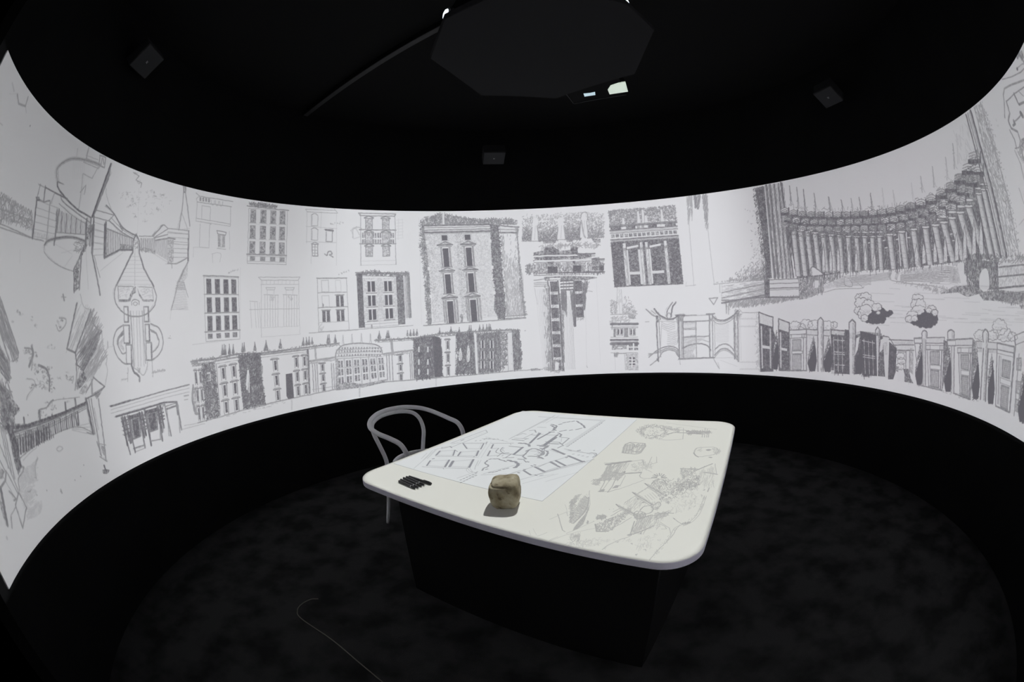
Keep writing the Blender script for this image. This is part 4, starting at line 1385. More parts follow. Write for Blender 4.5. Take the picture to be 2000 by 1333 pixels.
    for k in range(8):
        qv(f, .895 + k * .0145, .06, .86, 1.2 + (k > 4) * .8, .3 + .04 * k)
    fl(qrect(f, .97, .05, 1.0, .86), .5, .5)
    ln([(55, 530), (440, 532)], 2.4, .55); scat([(55, 545), (100, 520), (200, 512), (260, 530), (350, 530), (440, 520), (440, 555), (60, 550)], 260, 16, 30, 60, 1.4, .62); ln([f(.1, .04), f(.74, .06)], 1.6, .4)
    fl(qrect(f, 0, .88, .12, .98), .6, .4); fl(qrect(f, .12, .88, .74, .99), .05, erase=True)
    for t in (.885, .93, .985):
        qh(f, t, .1, .76, 1.1, .35)
    for s in (.20, .52):
        for t0 in (.145, .405, .66):
            qbox(f, s, t0, s + .14, t0 + .19, .8, .0, tex=.1); fl(qrect(f, s + .055, t0, s + .075, t0 + .19), .1, erase=True); ln(qrect(f, s - .008, t0 - .01, s + .148, t0 + .2), 1.3, .2, closed=True, erase=False)
            ln([f(s - .03, t0 - .02), f(s + .17, t0 - .02)], 2, .08, erase=True); ln([f(s - .03, t0 + .215), f(s + .17, t0 + .215)], 1.8, .5)
    ln([(0, 945), (470, 912)], 1.3, .4); fl([(165, 905), (175, 905), (177, 930), (166, 930)], .45); ln([f(.4, .9), f(.4, 1)], 1, .25)
    # the big ivy-grown house
    fl([(520, 150), (550, 125), (640, 110), (660, 92), (700, 92), (730, 110), (800, 125), (870, 140), (1000, 145), (1100, 148), (1170, 135), (1225, 150), (1220, 185), (1030, 175), (700, 180), (545, 190)], .55, .8)
    scat([(520, 160), (640, 105), (720, 105), (900, 140), (1180, 135), (1228, 180), (1030, 178), (545, 190)], 700, 14, 80, 40, 1.2, .6)
    ln([(684, 90), (690, 130), (685, 180)], 4, .5, erase=True); fl([(680, 95), (695, 95), (698, 180), (682, 180)], .08, erase=True); ln([(680, 95), (682, 180)], 1.2, .4); ln([(697, 95), (699, 180)], 1.2, .4)
    scat([(780, 175), (800, 160), (850, 160), (880, 178), (850, 185)], 40, 10, 70, 40, 1.1, .3)
    f = quad((545, 190), (1030, 180), (1085, 870), (605, 905))
    fl([f(0, 0), f(1, 0), f(1, 1), f(0, 1)], .04, erase=True)
    fl([f(.02, .07), f(.99, .07), f(.99, .97), f(.03, .97)], .20, .85); scat([f(.02, .08), f(.99, .08), f(.99, .95), f(.03, .95)], 1500, 9, 45, 70, .85, .32)
    scat([f(.02, .08), f(.22, .08), f(.22, .95), f(.03, .95)], 450, 9, 45, 70, .9, .4, bias=(-1, 0, 1.5)); scat([f(.45, .08), f(.62, .08), f(.6, .95), f(.47, .95)], 450, 9, 45, 70, .9, .42)
    for t, w, d in ((0.0, 2.6, .62), (.022, 1.6, .5), (.045, 2, .5), (.07, 2.8, .62), (.085, 1.3, .4)):
        qh(f, t, -.01, 1.0, w, d)
    fl(qrect(f, .0, .045, 1.0, .07), .3, .6)
    for s in (.255, .60):
        for t0, t1 in ((.10, .155),):
            qbox(f, s, t0, s + .085, t1, .78, .0, tex=.1); ln(qrect(f, s - .012, t0 - .008, s + .097, t1 + .008), 1.4, .3, closed=True)
        for t0, t1, wd in ((.235, .425, .085), (.50, .695, .085), (.775, 1.0, .09)):
            fl(qrect(f, s - .028, t0 - .015, s + wd + .028, t1), .06, erase=True)
            qbox(f, s, t0, s + wd, t1, .80, 0, tex=.12)
            for ds in (-.028, -.014, wd + .014, wd + .028):
                qv(f, s + ds, t0 - .01, t1, 1.3, .55)
            fl(qrect(f, s + wd + .014, t0, s + wd + .028, t1), .45, .4)
            ln([f(s - .07, t0 - .035), f(s + wd + .07, t0 - .035)], 2.6, .6); ln([f(s - .055, t0 - .018), f(s + wd + .055, t0 - .018)], 1.6, .5)
            ln([f(s - .05, t0 - .04), f(s + wd / 2, t0 - .068), f(s + wd + .05, t0 - .04)], 2, .55); fl([f(s - .05, t0 - .037), f(s + wd / 2, t0 - .062), f(s + wd + .05, t0 - .037)], .4, .6)
            ln([f(s - .04, t1 + .004), f(s + wd + .04, t1 + .004)], 1.8, .5)
        for ds in (-.06, -.045, .14, .155):
            qv(f, s + ds, .77, .99, 1.4, .5)
        fl(qrect(f, s - .075, .725, s + .165, .765), .35, .7)
    qv(f, .49, .09, .95, 1, .25)
    fl([(528, 175), (548, 195), (575, 400), (590, 600), (605, 880), (600, 905), (575, 905), (572, 820), (560, 760), (575, 700), (552, 640), (565, 560), (545, 470), (550, 400), (528, 340), (540, 260)], .62, .55)
    scat([(515, 170), (548, 200), (590, 600), (600, 900), (570, 900), (540, 480), (515, 340)], 420, 12, 60, 60, 1.2, .6)
    for y in (310, 500, 700):
        fl([(560 + (y - 310) * .07, y - 12), (582 + (y - 310) * .07, y - 12), (582 + (y - 310) * .07, y + 12), (562 + (y - 310) * .07, y + 12)], .05, erase=True)
    ln([(545, 913), (1285, 858)], 1.8, .5)
    # deep shaded gap and the engaged column
    fl([(1028, 180), (1085, 182), (1105, 400), (1125, 640), (1140, 800), (1135, 862), (1090, 866), (1055, 800), (1062, 640), (1040, 480), (1030, 300)], .66, .4)
    scat([(1028, 180), (1100, 185), (1140, 800), (1130, 866), (1085, 866), (1045, 560)], 500, 12, 70, 50, 1.2, .72)
    for y in (300, 490, 675):
        fl([(1014 + (y - 300) * .08, y - 12), (1036 + (y - 300) * .08, y - 12), (1036 + (y - 300) * .08, y + 12), (1016 + (y - 300) * .08, y + 12)], .05, erase=True)
    fl([(1090, 200), (1232, 205), (1228, 235), (1100, 240)], .15, .5); ln([(1090, 188), (1235, 200)], 2.4, .55); ln([(1095, 215), (1232, 220)], 1.6, .45); ln([(1100, 240), (1222, 240)], 2.6, .6); ln([(1040, 180), (1225, 170)], 1.5, .4)
    fl([(1205, 205), (1235, 205), (1228, 260), (1222, 300)], .5, .5)
    scat([(1100, 245), (1222, 245), (1250, 480), (1280, 840), (1145, 845)], 800, 16, 86, 10, 1, .42, bias=(1, 0.1, 2.5)); scat([(1100, 245), (1125, 245), (1165, 840), (1145, 845)], 220, 16, 86, 10, 1, .45)
    scat([(1140, 400), (1250, 480), (1280, 840), (1145, 845)], 500, 18, 88, 6, 1, .36)
    for k in range(9):
        ln([(1150 + 14 * k, 500 + 15 * (k % 3)), (1170 + 13 * k, 838)], 1.1, .28)
    scat([(1222, 250), (1245, 480), (1290, 840), (1275, 850), (1240, 640)], 300, 12, 80, 40, 1.2, .55)
    ln([(1222, 240), (1240, 480), (1278, 842)], 1.6, .5); ln([(1140, 845), (1285, 835)], 1.8, .5); ln([(1135, 862), (1285, 855)], 2, .5); qv(f, 1.0, .07, 1, 1.5, .5)
    ln([(610, 890), (690, 880)], 1.1, .3); fl([(812, 830), (822, 825), (832, 850), (828, 888), (812, 890), (815, 860), (808, 850)], .55, .3)
    ln([(1260, 305), (1333, 300)], 1, .2); ln([(510, 130), (530, 905)], .9, .12)


def draw_orders():
    view(1000, 390, 3.7028)
    # statues against foliage
    for (x0, y0, x1, y1, n) in ((75, 105, 150, 300, 300), (185, 110, 335, 300, 520), (375, 95, 500, 290, 620), (545, 100, 665, 278, 300)):
        scat([(x0, y0), (x1, y0), (x1, y1), (x0, y1)], n, 11, 60, 50, .9, .52, bias=(0, 1, .8))
        scat([(x0, (y0 + y1) / 2), (x1, (y0 + y1) / 2), (x1, y1), (x0, y1)], n // 2, 11, 60, 40, 1.0, .62, bias=(0, 1, .8))
    scat([(300, 100), (480, 85), (660, 100), (640, 200), (560, 150), (380, 130), (200, 150), (100, 120)], 260, 10, 60, 60, 1, .4)
    for (x, t, b, w) in ((165, 130, 300, 34), (355, 130, 290, 40), (520, 95, 278, 40)):
        fl([(x - w * .3, t), (x + w * .25, t), (x + w * .5, t + 60), (x + w * .8, b - 30), (x + w * .85, b), (x - w * .8, b), (x - w * .6, t + 70)], .02, erase=True, curve=False)
        ln([(x - w * .6, t + 70), (x - w * .8, b)], 1.6, .5); ln([(x + w * .5, t + 60), (x + w * .8, b)], 1.6, .45); ln([(x + 4, t + 60), (x - 2, b - 10)], 1.2, .25)
    cv_([(495, 130), (505, 100), (530, 92), (548, 110), (545, 150)], 1.6, .45); ln([(500, 150), (515, 240), (530, 275)], 2.4, .4)
    ln([(75, 300), (240, 302)], 1.4, .4); ln([(545, 278), (665, 270)], 1.8, .5); ln([(310, 292), (400, 288)], 1.4, .4)
    fl([(225, 290), (310, 290), (320, 310), (300, 318), (225, 318)], .6, .5); fl([(392, 288), (440, 285), (440, 310), (395, 305)], .6, .5); fl([(575, 280), (640, 285), (640, 315), (590, 310)], .6, .6)
    cv_([(470, 300), (475, 272), (490, 300)], 1.8, .4); scat([(195, 335), (480, 310), (630, 320), (620, 350), (480, 350), (210, 360)], 130, 22, 60, 50, 1.3, .45)
    # ragged cornice
    fl([(155, 385), (235, 365), (240, 345), (300, 340), (345, 372), (420, 365), (440, 335), (480, 345), (470, 385), (575, 392), (575, 420), (470, 432), (470, 420), (360, 432), (230, 440), (165, 440)], .66, .55)
    fl([(232, 360), (270, 345), (335, 360), (345, 400), (290, 470), (250, 455), (235, 400)], .74, .4); fl([(425, 345), (470, 345), (480, 400), (450, 470), (420, 430)], .74, .4); fl([(575, 425), (630, 415), (645, 470), (665, 480), (660, 520), (580, 510)], .66, .5)
    fl([(110, 480), (170, 470), (180, 530), (110, 530)], .55, .7); fl([(195, 460), (350, 455), (350, 530), (195, 530)], .5, .7); fl([(400, 455), (530, 450), (530, 525), (400, 528)], .5, .7)
    fl([(258, 485), (328, 485), (328, 530), (258, 530)], .78, .2); fl([(440, 478), (500, 478), (500, 522), (440, 522)], .78, .2); fl([(630, 485), (665, 480), (665, 512), (630, 512)], .76, .2)
    for x in (180, 370, 545):
        for k in range(4):
            fl([(x + 10 * k - 8, 460), (x + 10 * k - 2, 460), (x + 10 * k + 4, 528), (x + 10 * k - 2, 528)], .02, erase=True); ln([(x + 10 * k, 460), (x + 10 * k + 5, 528)], 1.3, .55)
    for y, w, d in ((400, 2.6, .6), (418, 1.5, .45), (440, 2.4, .6), (452, 1.5, .45), (534, 3, .66), (545, 1.6, .5)):
        ln([(160, y + 4), (340, y), (520, y - 6), (600 if y < 440 else 668, y - 10)], w, d)
    ln([(160, 410), (470, 402)], 2.2, 0, erase=True); ln([(165, 446), (570, 436)], 2.6, 0, erase=True); ln([(115, 540), (660, 536)], 1.6, 0, erase=True)
    scat([(110, 470), (670, 450), (668, 540), (110, 545)], 260, 14, 85, 25, 1.2, .62); scat([(100, 470), (140, 470), (130, 540), (100, 540)], 50, 12, 80, 30, 1.2, .6)
    ln([(265, 572), (610, 560)], 5, 0, erase=True); fl([(230, 560), (430, 552), (605, 560), (545, 585), (345, 582), (240, 590)], .62, .5); fl([(272, 568), (350, 566), (350, 578), (272, 580)], .0, erase=True)
    ln([(160, 585), (265, 570)], 1.6, .45)
    # shafts
    fl([(160, 600), (255, 600), (262, 640), (165, 640)], .06, erase=True)
    for y in (602, 614, 628):
        ln([(160, y), (258, y - 2)], 1.4, .4)
    ln([(162, 640), (185, 760)], 1.1, .25)
    fl([(258, 590), (330, 590), (372, 1240), (298, 1240), (280, 900), (268, 640)], .05, erase=True)
    scat([(205, 640), (258, 610), (300, 1235), (250, 1235)], 420, 24, 92, 4, 1.2, .52, bias=(1, 0, 1.8)); fl([(252, 640), (268, 640), (300, 1235), (275, 1235)], .5, .7)
    for k in range(7):
        ln([(170 + 13 * k, 650), (228 + 9 * k, 1225)], 1, .12 + .04 * k)
    ln([(258, 590), (268, 640), (298, 1240)], 2, .66)
    ys = (595, 690, 786, 882, 976, 1070, 1162)
    for k, y in enumerate(ys):
        x = 272 + k * 4.4
        fl([(x + 4, y), (x + 54, y), (x + 58, y + 68), (x + 9, y + 70)], .72, .25 if k < 6 else .6); ln([(x + 4, y), (x + 54, y), (x + 58, y + 68), (x + 9, y + 70)], 1.4, .6, closed=True)
        scat([(x + 10, y + 72), (x + 58, y + 72), (x + 60, y + 90), (x + 12, y + 92)], 16, 14, 45, 15, 1, .4)
    ln([(332, 590), (345, 760), (372, 1235)], 2.4, .66); fl([(340, 680), (352, 680), (378, 1235), (362, 1235)], .55, .6); scat([(335, 660), (375, 680), (380, 1235), (360, 1235)], 260, 22, 92, 4, 1.1, .6)
    fl([(312, 1185), (325, 1175), (340, 1185), (335, 1235), (310, 1235)], .04, erase=True)
    # centre column capital + shaft
    fl([(355, 580), (440, 575), (445, 660), (352, 665)], .3, .7)
    for k in range(4):
        ln([(356, 590 + 22 * k), (440, 586 + 22 * k)], 3.2, .62); ln([(358, 600 + 22 * k), (438, 596 + 22 * k)], 2.4, 0, erase=True)
    for k in range(3):
        ln([(372 + 20 * k, 580), (374 + 20 * k, 660)], 1.5, .4)
    scat([(355, 668), (395, 668), (400, 840), (362, 780)], 320, 24, 90, 5, 1.2, .6, bias=(-1, 0, .6)); scat([(420, 668), (450, 668), (462, 915), (448, 915), (430, 760)], 320, 22, 90, 5, 1.2, .6)
    for k in range(8):
        ln([(372 + 9 * k, 700 + 25 * (k % 4)), (385 + 10 * k, 1230)], 1, .16 + .02 * k)
    ln([(448, 660), (458, 915)], 3, .66)
    # second window strip
    fl([(446, 585), (505, 582), (516, 850), (462, 852)], .05, erase=True)
    for k, y in enumerate((590, 684, 780)):
        x = 448 + 6 * k
        fl([(x + 4, y), (x + 54, y - 3), (x + 58, y + 70), (x + 8, y + 72)], .72, .25); ln([(x + 4, y), (x + 54, y - 3), (x + 58, y + 70), (x + 8, y + 72)], 1.3, .6, closed=True)
        scat([(x + 10, y + 74), (x + 58, y + 72), (x + 60, y + 90), (x + 12, y + 92)], 16, 14, 45, 15, 1, .4)
    ln([(446, 585), (462, 852), (458, 915)], 2.2, .62); fl([(510, 610), (540, 605), (530, 700), (522, 800), (512, 800)], .62, .4); scat([(508, 600), (560, 590), (540, 660), (528, 800), (514, 800)], 160, 20, 90, 8, 1.2, .62)
    ln([(530, 580), (612, 565)], 1.6, .5); ln([(530, 605), (560, 600)], 1.4, .4); ln([(530, 632), (555, 632)], 1.4, .4); ln([(530, 660), (580, 665)], 1.4, .35); ln([(530, 700), (540, 1200)], .9, .14); ln([(610, 570), (640, 1190)], .9, .12)
    scat([(235, 1215), (300, 1215), (300, 1240), (235, 1235)], 30, 20, 5, 10, 1.2, .45); ln([(290, 1240), (372, 1238)], 1.8, .5)
    # dark panel with paired columns
    f = quad((697, 80), (1180, 42), (1237, 610), (743, 633))
    fl(qrect(f, 0, 0, 1, 1), .08, .5)
    fl([f(0, .01), f(.2, -.01), f(.3, .03), f(.5, -.0), f(.75, .03), f(.92, -.01), f(1, .0), f(1, .17), f(0, .2)], .52, .75); scat(qrect(f, 0, 0, 1, .2), 700, 10, 60, 60, 1.1, .6)
    scat([f(0, 0), f(1, .0), f(1, .05), f(0, .05)], 120, 10, 60, 60, 1.2, .5)
    for (s, t, h) in ((.19, .11, .12), (.42, .04, .2), (.49, .02, .2), (.53, .1, .1), (.77, .04, .2)):
        fl([f(s, t), f(s + .03, t), f(s + .045, t + h), f(s - .01, t + h)], .08, erase=True); ln([f(s, t), f(s - .01, t + h)], 1.3, .4)
    for t, w, d in ((.20, 1.8, .55), (.215, 2.6, .6), (.265, 2.2, .6), (.285, 1.2, .4), (.30, 1.6, .5), (.385, 2.4, .62), (.40, 1.3, .4)):
        qh(f, t, 0, 1, w, d)
    fl(qrect(f, 0, .17, 1, .2), .12, .4, erase=False)
    for s0, s1 in ((.01, .17), (.24, .38), (.565, .70), (.82, .98)):
        fl(qrect(f, s0, .215, s1, .262), .72, .4)
    for s0, s1 in ((.405, .45), (.47, .51)):
        fl(qrect(f, s0, .215, s1, .262), .5, .5)
    for k in range(15):
        fl(qrect(f, .01 + k * .066, .315, .01 + k * .066 + .05, .36), .62, .5)
    fl(qrect(f, 0, .415, 1, 1), .72, .35); fl(qrect(f, 0, .405, 1, .43), .5, .4)
    fl(qrect(f, .2, .43, .80, .985), .45, .6)
    fl(qrect(f, .235, .52, .40, .80), .62, .75); fl(qrect(f, .575, .54, .71, .82), .8, .4); fl(qrect(f, .235, .86, .385, .985), .74, .3); fl(qrect(f, .585, .86, .73, .95), .74, .3)
    for s0, s1 in ((.165, .215), (.42, .465), (.495, .545), (.775, .825)):
        fl(qrect(f, s0, .44, s1, .99), .05, erase=True); qv(f, s0, .44, .99, 1.5, .5); qv(f, s1, .44, .99, 1.5, .5); scat(qrect(f, s0, .45, s1, .98), 90, 18, 86, 5, 1, .4, bias=(1, 0, 1)); fl(qrect(f, s0, .5, s1, .535), .5, .5)
    for s0 in (.225, .56):
        fl([f(s0, .49), f(s0 + .17, .47), f(s0 + .17, .5), f(s0, .52)], .06, erase=True); ln([f(s0, .52), f(s0 + .17, .5)], 1.4, .4); fl(qrect(f, s0 + .005, .815, s0 + .18, .85), .12, erase=True)
    fl(qrect(f, .215, .53, .24, .98), .15, erase=True); fl(qrect(f, .385, .53, .42, .98), .12, erase=True); fl(qrect(f, .545, .53, .57, .98), .12, erase=True)
    scat(qrect(f, 0, .42, .16, 1), 260, 14, 45, 60, 1.2, .78); scat(qrect(f, .83, .42, 1, 1), 260, 14, 45, 60, 1.2, .78)
    ln([f(0, .415), f(0, 1), f(1, 1), f(1, .415)], 1.4, .6)
    # strip below it: roof planting and frieze
    scat([(712, 720), (760, 740), (760, 830), (715, 830)], 110, 11, 60, 50, 1, .45); scat([(800, 700), (850, 710), (905, 820), (800, 830)], 150, 11, 50, 40, 1, .45, bias=(0, 1, 1)); scat([(765, 650), (790, 650), (800, 760), (760, 760)], 50, 14, 80, 20, 1, .22)
    ln([(762, 640), (752, 830)], 1, .3); ln([(790, 650), (802, 830)], 1, .3); ln([(775, 740), (780, 825)], 1, .25)
    ln([(715, 832), (908, 828)], 1.6, .42); scat([(715, 850), (850, 845), (850, 890), (715, 890)], 60, 20, 45, 50, 1.1, .4); scat([(840, 835), (895, 835), (890, 862), (850, 862)], 50, 10, 45, 50, 1.1, .5)
    for y, w, d in ((900, 4, .62), (920, 1.3, .4), (928, 1.3, .4), (995, 1.3, .4), (1015, 3.4, .62), (1030, 1.5, .45), (1042, 4.4, .66), (1108, 1.2, .4)):
        ln([(716, y + 2), (910, y)], w, d)
    ln([(725, 892), (725, 940)], 1.6, .5); fl([(725, 898), (740, 898), (735, 912)], .6)
    for (x0, x1) in ((755, 805), (848, 895)):
        fl([(x0, 930), (x1, 930), (x1, 985), (x0, 985)], .5, .4); fl([(x0 + 10, 940), (x1 - 8, 940), (x1 - 8, 975), (x0 + 10, 975)], .75, .2); ln([((x0 + x1) / 2, 938), ((x0 + x1) / 2, 976)], 2, 0, erase=True)
    for x in (738, 815, 828):
        for k in range(2):
            ln([(x + 8 * k, 935), (x + 8 * k, 992)], 2, .55)
    fl([(722, 1045), (830, 1045), (830, 1085), (722, 1088)], .55, .6); fl([(765, 1065), (800, 1065), (800, 1075), (765, 1075)], .1, erase=True); fl([(845, 1045), (910, 1045), (912, 1090), (845, 1090)], .66, .4); ln([(878, 1045), (878, 1090)], 2.4, 0, erase=True); ln([(848, 1068), (910, 1068)], 2, 0, erase=True)
    fl([(738, 1090), (830, 1080), (820, 1112), (738, 1112)], .04, erase=True); ln([(738, 1112), (825, 1112)], 1.6, .5); scat([(738, 1112), (770, 1112), (760, 1140), (740, 1140)], 40, 12, 80, 30, 1, .5); ln([(745, 1130), (748, 1235)], .9, .2); ln([(815, 1120), (822, 1235)], 1.2, .35)
    fl([(822, 1115), (912, 1112), (914, 1236), (826, 1236)], .55, .7, hatch=(30, 4, .6)); fl([(848, 1140), (890, 1140), (890, 1210), (848, 1210)], .72, .3)
    for y in (1160, 1182, 1204):
        ln([(848, y), (890, y)], 1.6, 0, erase=True)
    ln([(868, 1140), (868, 1210)], 2, 0, erase=True)
    ln([(540, 1205), (545, 1215)], 1.5, .3)
    # right-hand bridge sketch (first half)
    global SKETCH
    SKETCH = 1
    for pts, w, d in (([(970, 795), (1020, 840), (1060, 850)], 1.8, .5), ([(1008, 805), (1040, 830)], 1.6, .4), ([(1030, 790), (1060, 830), (1120, 862), (1165, 862), (1205, 838)], 2.4, .62), ([(1055, 815), (1080, 845), (1120, 870), (1170, 868)], 1.5, .45), ([(980, 800), (1050, 855)], 1.2, .35)):
        cv_(pts, w, d)
    cv_([(1185, 745), (1160, 780), (1150, 850)], 2.4, .6); cv_([(1160, 745), (1125, 800), (1118, 850)], 2, .55); cv_([(1122, 840), (1135, 820), (1148, 840), (1135, 868)], 1.5, .45, closed=True); ln([(1060, 880), (1190, 885)], 1.3, .3)
    fl([(1040, 838), (1058, 840), (1062, 890), (1042, 890)], .66, .4); fl([(1062, 840), (1078, 842), (1078, 870), (1066, 872)], .5, .5)
    ln([(1045, 890), (1058, 1170)], 2.4, .55); ln([(1062, 870), (1076, 1140)], 1.6, .45); ln([(1082, 880), (1076, 1060)], 1.2, .3)
    for k in range(12):
        cv_([(1085 + k, 890 + 14 * k), (1120 + 2 * k, 905 + 14 * k), (1180, 885 + 15 * k)] if k < 4 else [(1125, 900 + 14 * k), (1160, 905 + 14 * k), (1190, 900 + 13 * k)], 1.1, .3)
    for pts, w, d in (([(1190, 840), (1250, 838)], 3, .6), ([(1200, 840), (1212, 1150)], 2.2, .55), ([(1222, 850), (1228, 1150)], 1.6, .45), ([(1236, 860), (1240, 1150)], 2, .55), ([(1210, 845), (1225, 880), (1245, 840)], 1.6, .5)):
        ln(pts, w, d)
    scat([(1185, 840), (1205, 840), (1215, 1100), (1200, 1100)], 50, 22, 85, 5, 1, .4)
    for o, dd in ((0, .55), (14, .45), (24, .4)):
        cv_([(990, 1140 - o), (1060, 1085 + o), (1130, 1062 + o), (1190, 1075 + o), (1215, 1105 + o)], 1.8, dd)
    cv_([(1060, 1150), (1090, 1105), (1140, 1090), (1190, 1105), (1212, 1150)], 1.6, .5); ln([(1000, 1200), (1062, 1150)], 1.8, .45); fl([(1045, 1150), (1062, 1150), (1060, 1172), (1048, 1168)], .55); ln([(1215, 1155), (1333, 1150)], 1.8, .5); ln([(965, 885), (992, 884)], 1.3, .4)
    ln([(1215, 1180), (1218, 1195)], 1.2, .35); fl([(1240, 1000), (1333, 985), (1333, 1060), (1290, 1075), (1240, 1105)], .32, .5, hatch=(20, 4, .6)); fl([(1240, 1100), (1290, 1075), (1333, 1065), (1300, 1120), (1333, 1148), (1240, 1148)], .34, .5, hatch=(20, 4, .6))
    ln([(1240, 840), (1333, 838)], 2, .5); ln([(1240, 885), (1333, 884)], 2.2, .55); ln([(1240, 940), (1333, 938)], 1.6, .45); ln([(1240, 998), (1333, 985)], 1.8, .5)
    ln([(1225, 900), (1333, 898)], 1, .3)

    SKETCH = 0


def draw_bridge_and_pilaster():
    global SKETCH
    SKETCH = 1
    view(1320, 350, 3.3316)
    # bridge sketch, second half
    ln([(0, 888), (55, 884)], 2.2, .55); ln([(200, 880), (252, 876)], 2.4, .55); ln([(0, 890), (240, 886)], 1.4, .35); ln([(45, 930), (220, 922)], 2, .5); ln([(45, 975), (130, 970)], 1.6, .42); ln([(45, 1030), (218, 1022)], 1.8, .5)
    for x, y0, y1, w, d in ((20, 890, 1170, 2, .55), (42, 890, 1160, 1.6, .45), (130, 925, 1160, 1.8, .45), (218, 885, 1160, 2.2, .55), (238, 890, 1160, 1.6, .48), (252, 900, 1165, 1.2, .35), (380, 890, 1170, 2.4, .55), (402, 880, 1190, 2, .52), (410, 860, 1190, 1, .3)):
        ln([(x, y0), (x + 4, y1)], w, d)
    for x in (30, 228):
        ln([(x - 10, 885), (x, 925), (x + 12, 885)], 1.6, .5)
    fl([(45, 930), (132, 925), (132, 970), (45, 976)], .22, .5, hatch=(0, 4, .5)); fl([(45, 1032), (135, 1030), (200, 1025), (135, 1075), (90, 1090), (45, 1110)], .28, .5, hatch=(10, 4, .6)); fl([(45, 1110), (95, 1085), (135, 1078), (105, 1120), (135, 1165), (45, 1165)], .34, .5, hatch=(15, 4, .6))
    cv_([(45, 1100), (100, 1078), (160, 1072), (205, 1085), (228, 1115)], 2.2, .55); cv_([(140, 1045), (180, 1048), (215, 1060)], 1.3, .35)
    for o, dd in ((0, .6), (10, .45), (26, .45)):
        cv_([(240, 890 + o), (270, 915 + o), (320, 918 + o * .8), (370, 890 + o * .8), (402, 855 + o)], 2 - o * .02, dd)
    fl([(388, 870), (405, 850), (415, 860), (405, 900), (392, 905)], .55, .5); scat([(380, 850), (420, 850), (425, 900), (390, 920)], 60, 16, 60, 40, 1, .4)
    for k in range(14):
        cv_([(262, 940 + 9 * k), (300, 946 + 9 * k), (345, 938 + 9 * k)], .9, .2)
    for o, dd in ((0, .5), (30, .5), (40, .35)):
        cv_([(252, 1112 + o * 1.2), (290, 1080 + o), (330, 1076 + o), (370, 1105 + o), (400, 1160 + o * .5)], 1.9, dd)
    ln([(0, 1130), (25, 1165)], 2, .5); ln([(20, 1172), (250, 1162)], 2.4, .55); ln([(245, 1170), (282, 1235)], 1.5, .4); ln([(275, 1195), (285, 1235)], 1, .3); ln([(290, 1180), (400, 1220)], .9, .18); ln([(25, 1180), (30, 1205)], 1, .3); ln([(252, 1165), (400, 1162)], 1, .25)
    fl([(378, 930), (392, 930), (402, 1165), (385, 1165)], .4, .6)
    # little easel and text lines
    ln([(216, 778), (272, 772), (245, 818)], 1.8, .48, closed=True); ln([(300, 790), (345, 790)], 3, .5); fl([(322, 795), (334, 795), (332, 878), (326, 878)], .5, .4); ln([(345, 800), (342, 880)], 1.8, .4); ln([(312, 800), (352, 850)], 1.4, .35); blob(325, 755, 26, 22, .22, 9, w=1)
    for k in range(2):
        scribble(412, 913 + 50 * k, 120, 9, 0, .2, 1, 40)
    for k in range(2):
        scribble(415, 1195 + 45 * k, 125, 8, 0, .2, 1, 40)
    SKETCH = 0
    # faint tall pilaster
    for x0, x1, y0, y1, d in ((72, 118, 120, 695, .28), (185, 250, 120, 690, .28)):
        ln([(x0, y0), (x1, y1)], 1.2, d)
    scat([(70, 118), (105, 115), (110, 270), (80, 280)], 110, 26, 86, 4, 1.2, .42, bias=(0, -1, 1)); scat([(172, 105), (205, 102), (215, 340), (195, 330)], 150, 24, 84, 4, 1.2, .5, bias=(0, -1, .6)); scat([(115, 112), (160, 110), (150, 190), (125, 180)], 120, 18, 80, 12, 1.3, .55)
    ln([(65, 698), (130, 690)], 1.2, .3); ln([(65, 698), (70, 670)], 1, .2); ln([(245, 685), (600, 655)], 1.4, .4); ln([(300, 680), (300, 790)], 1, .25); ln([(285, 680), (288, 740)], 1.2, .35)
    for y0, y1, w, d in ((720, 680, 2, .5), (755, 715, 2, .5), (788, 755, 3, .6)):
        ln([(300, y0 + 20), (580, y1)], w, d)
    # great fluted column
    scat([(380, 95), (520, 60), (560, 300), (590, 640), (430, 662), (500, 480)], 900, 10, 60, 40, .9, .45, bias=(1, .25, 4)); scat([(430, 560), (590, 540), (600, 655), (330, 668)], 800, 12, 70, 30, 1, .55, bias=(.4, 1, 2)); scat([(250, 675), (600, 655), (600, 640), (400, 650)], 120, 9, 60, 40, 1, .4)
    fl([(515, 60), (575, 45), (600, 300), (625, 645), (590, 650), (560, 330)], .72, .35); scat([(500, 65), (570, 50), (620, 640), (575, 650)], 500, 12, 80, 20, 1.1, .7)
    fl([(575, 45), (690, 22), (765, 640), (628, 648)], .06, erase=True)
    for k, (a, b) in enumerate(((590, 645), (612, 668), (640, 695), (668, 722), (690, 748))):
        ln([(a, 42 - k * 4), (b, 645)], 3.2 if k < 2 else 2.2, .62); ln([(a - 9, 43 - k * 4), (b - 8, 645)], 1.2, .4); scat([(a - 4, 40), (a + 12, 38), (b + 12, 640), (b - 4, 645)], 240, 20, 84, 4, 1, .5)
    ln([(684, 22), (765, 640)], 2.4, .66); scat([(600, 60), (690, 60), (720, 330), (640, 330)], 150, 18, 84, 3, .9, .3)
    # plinth
    fl([(575, 655), (610, 650), (612, 775), (578, 775)], .72, .3); fl([(612, 655), (800, 650), (802, 770), (612, 775)], .08, .4); fl([(800, 650), (845, 650), (850, 780), (800, 785)], .6, .6)
    for y, d in ((655, .5), (682, .5), (712, .6), (722, .4), (772, .62)):
        ln([(612, y), (800, y - 6)], 1.8, d)
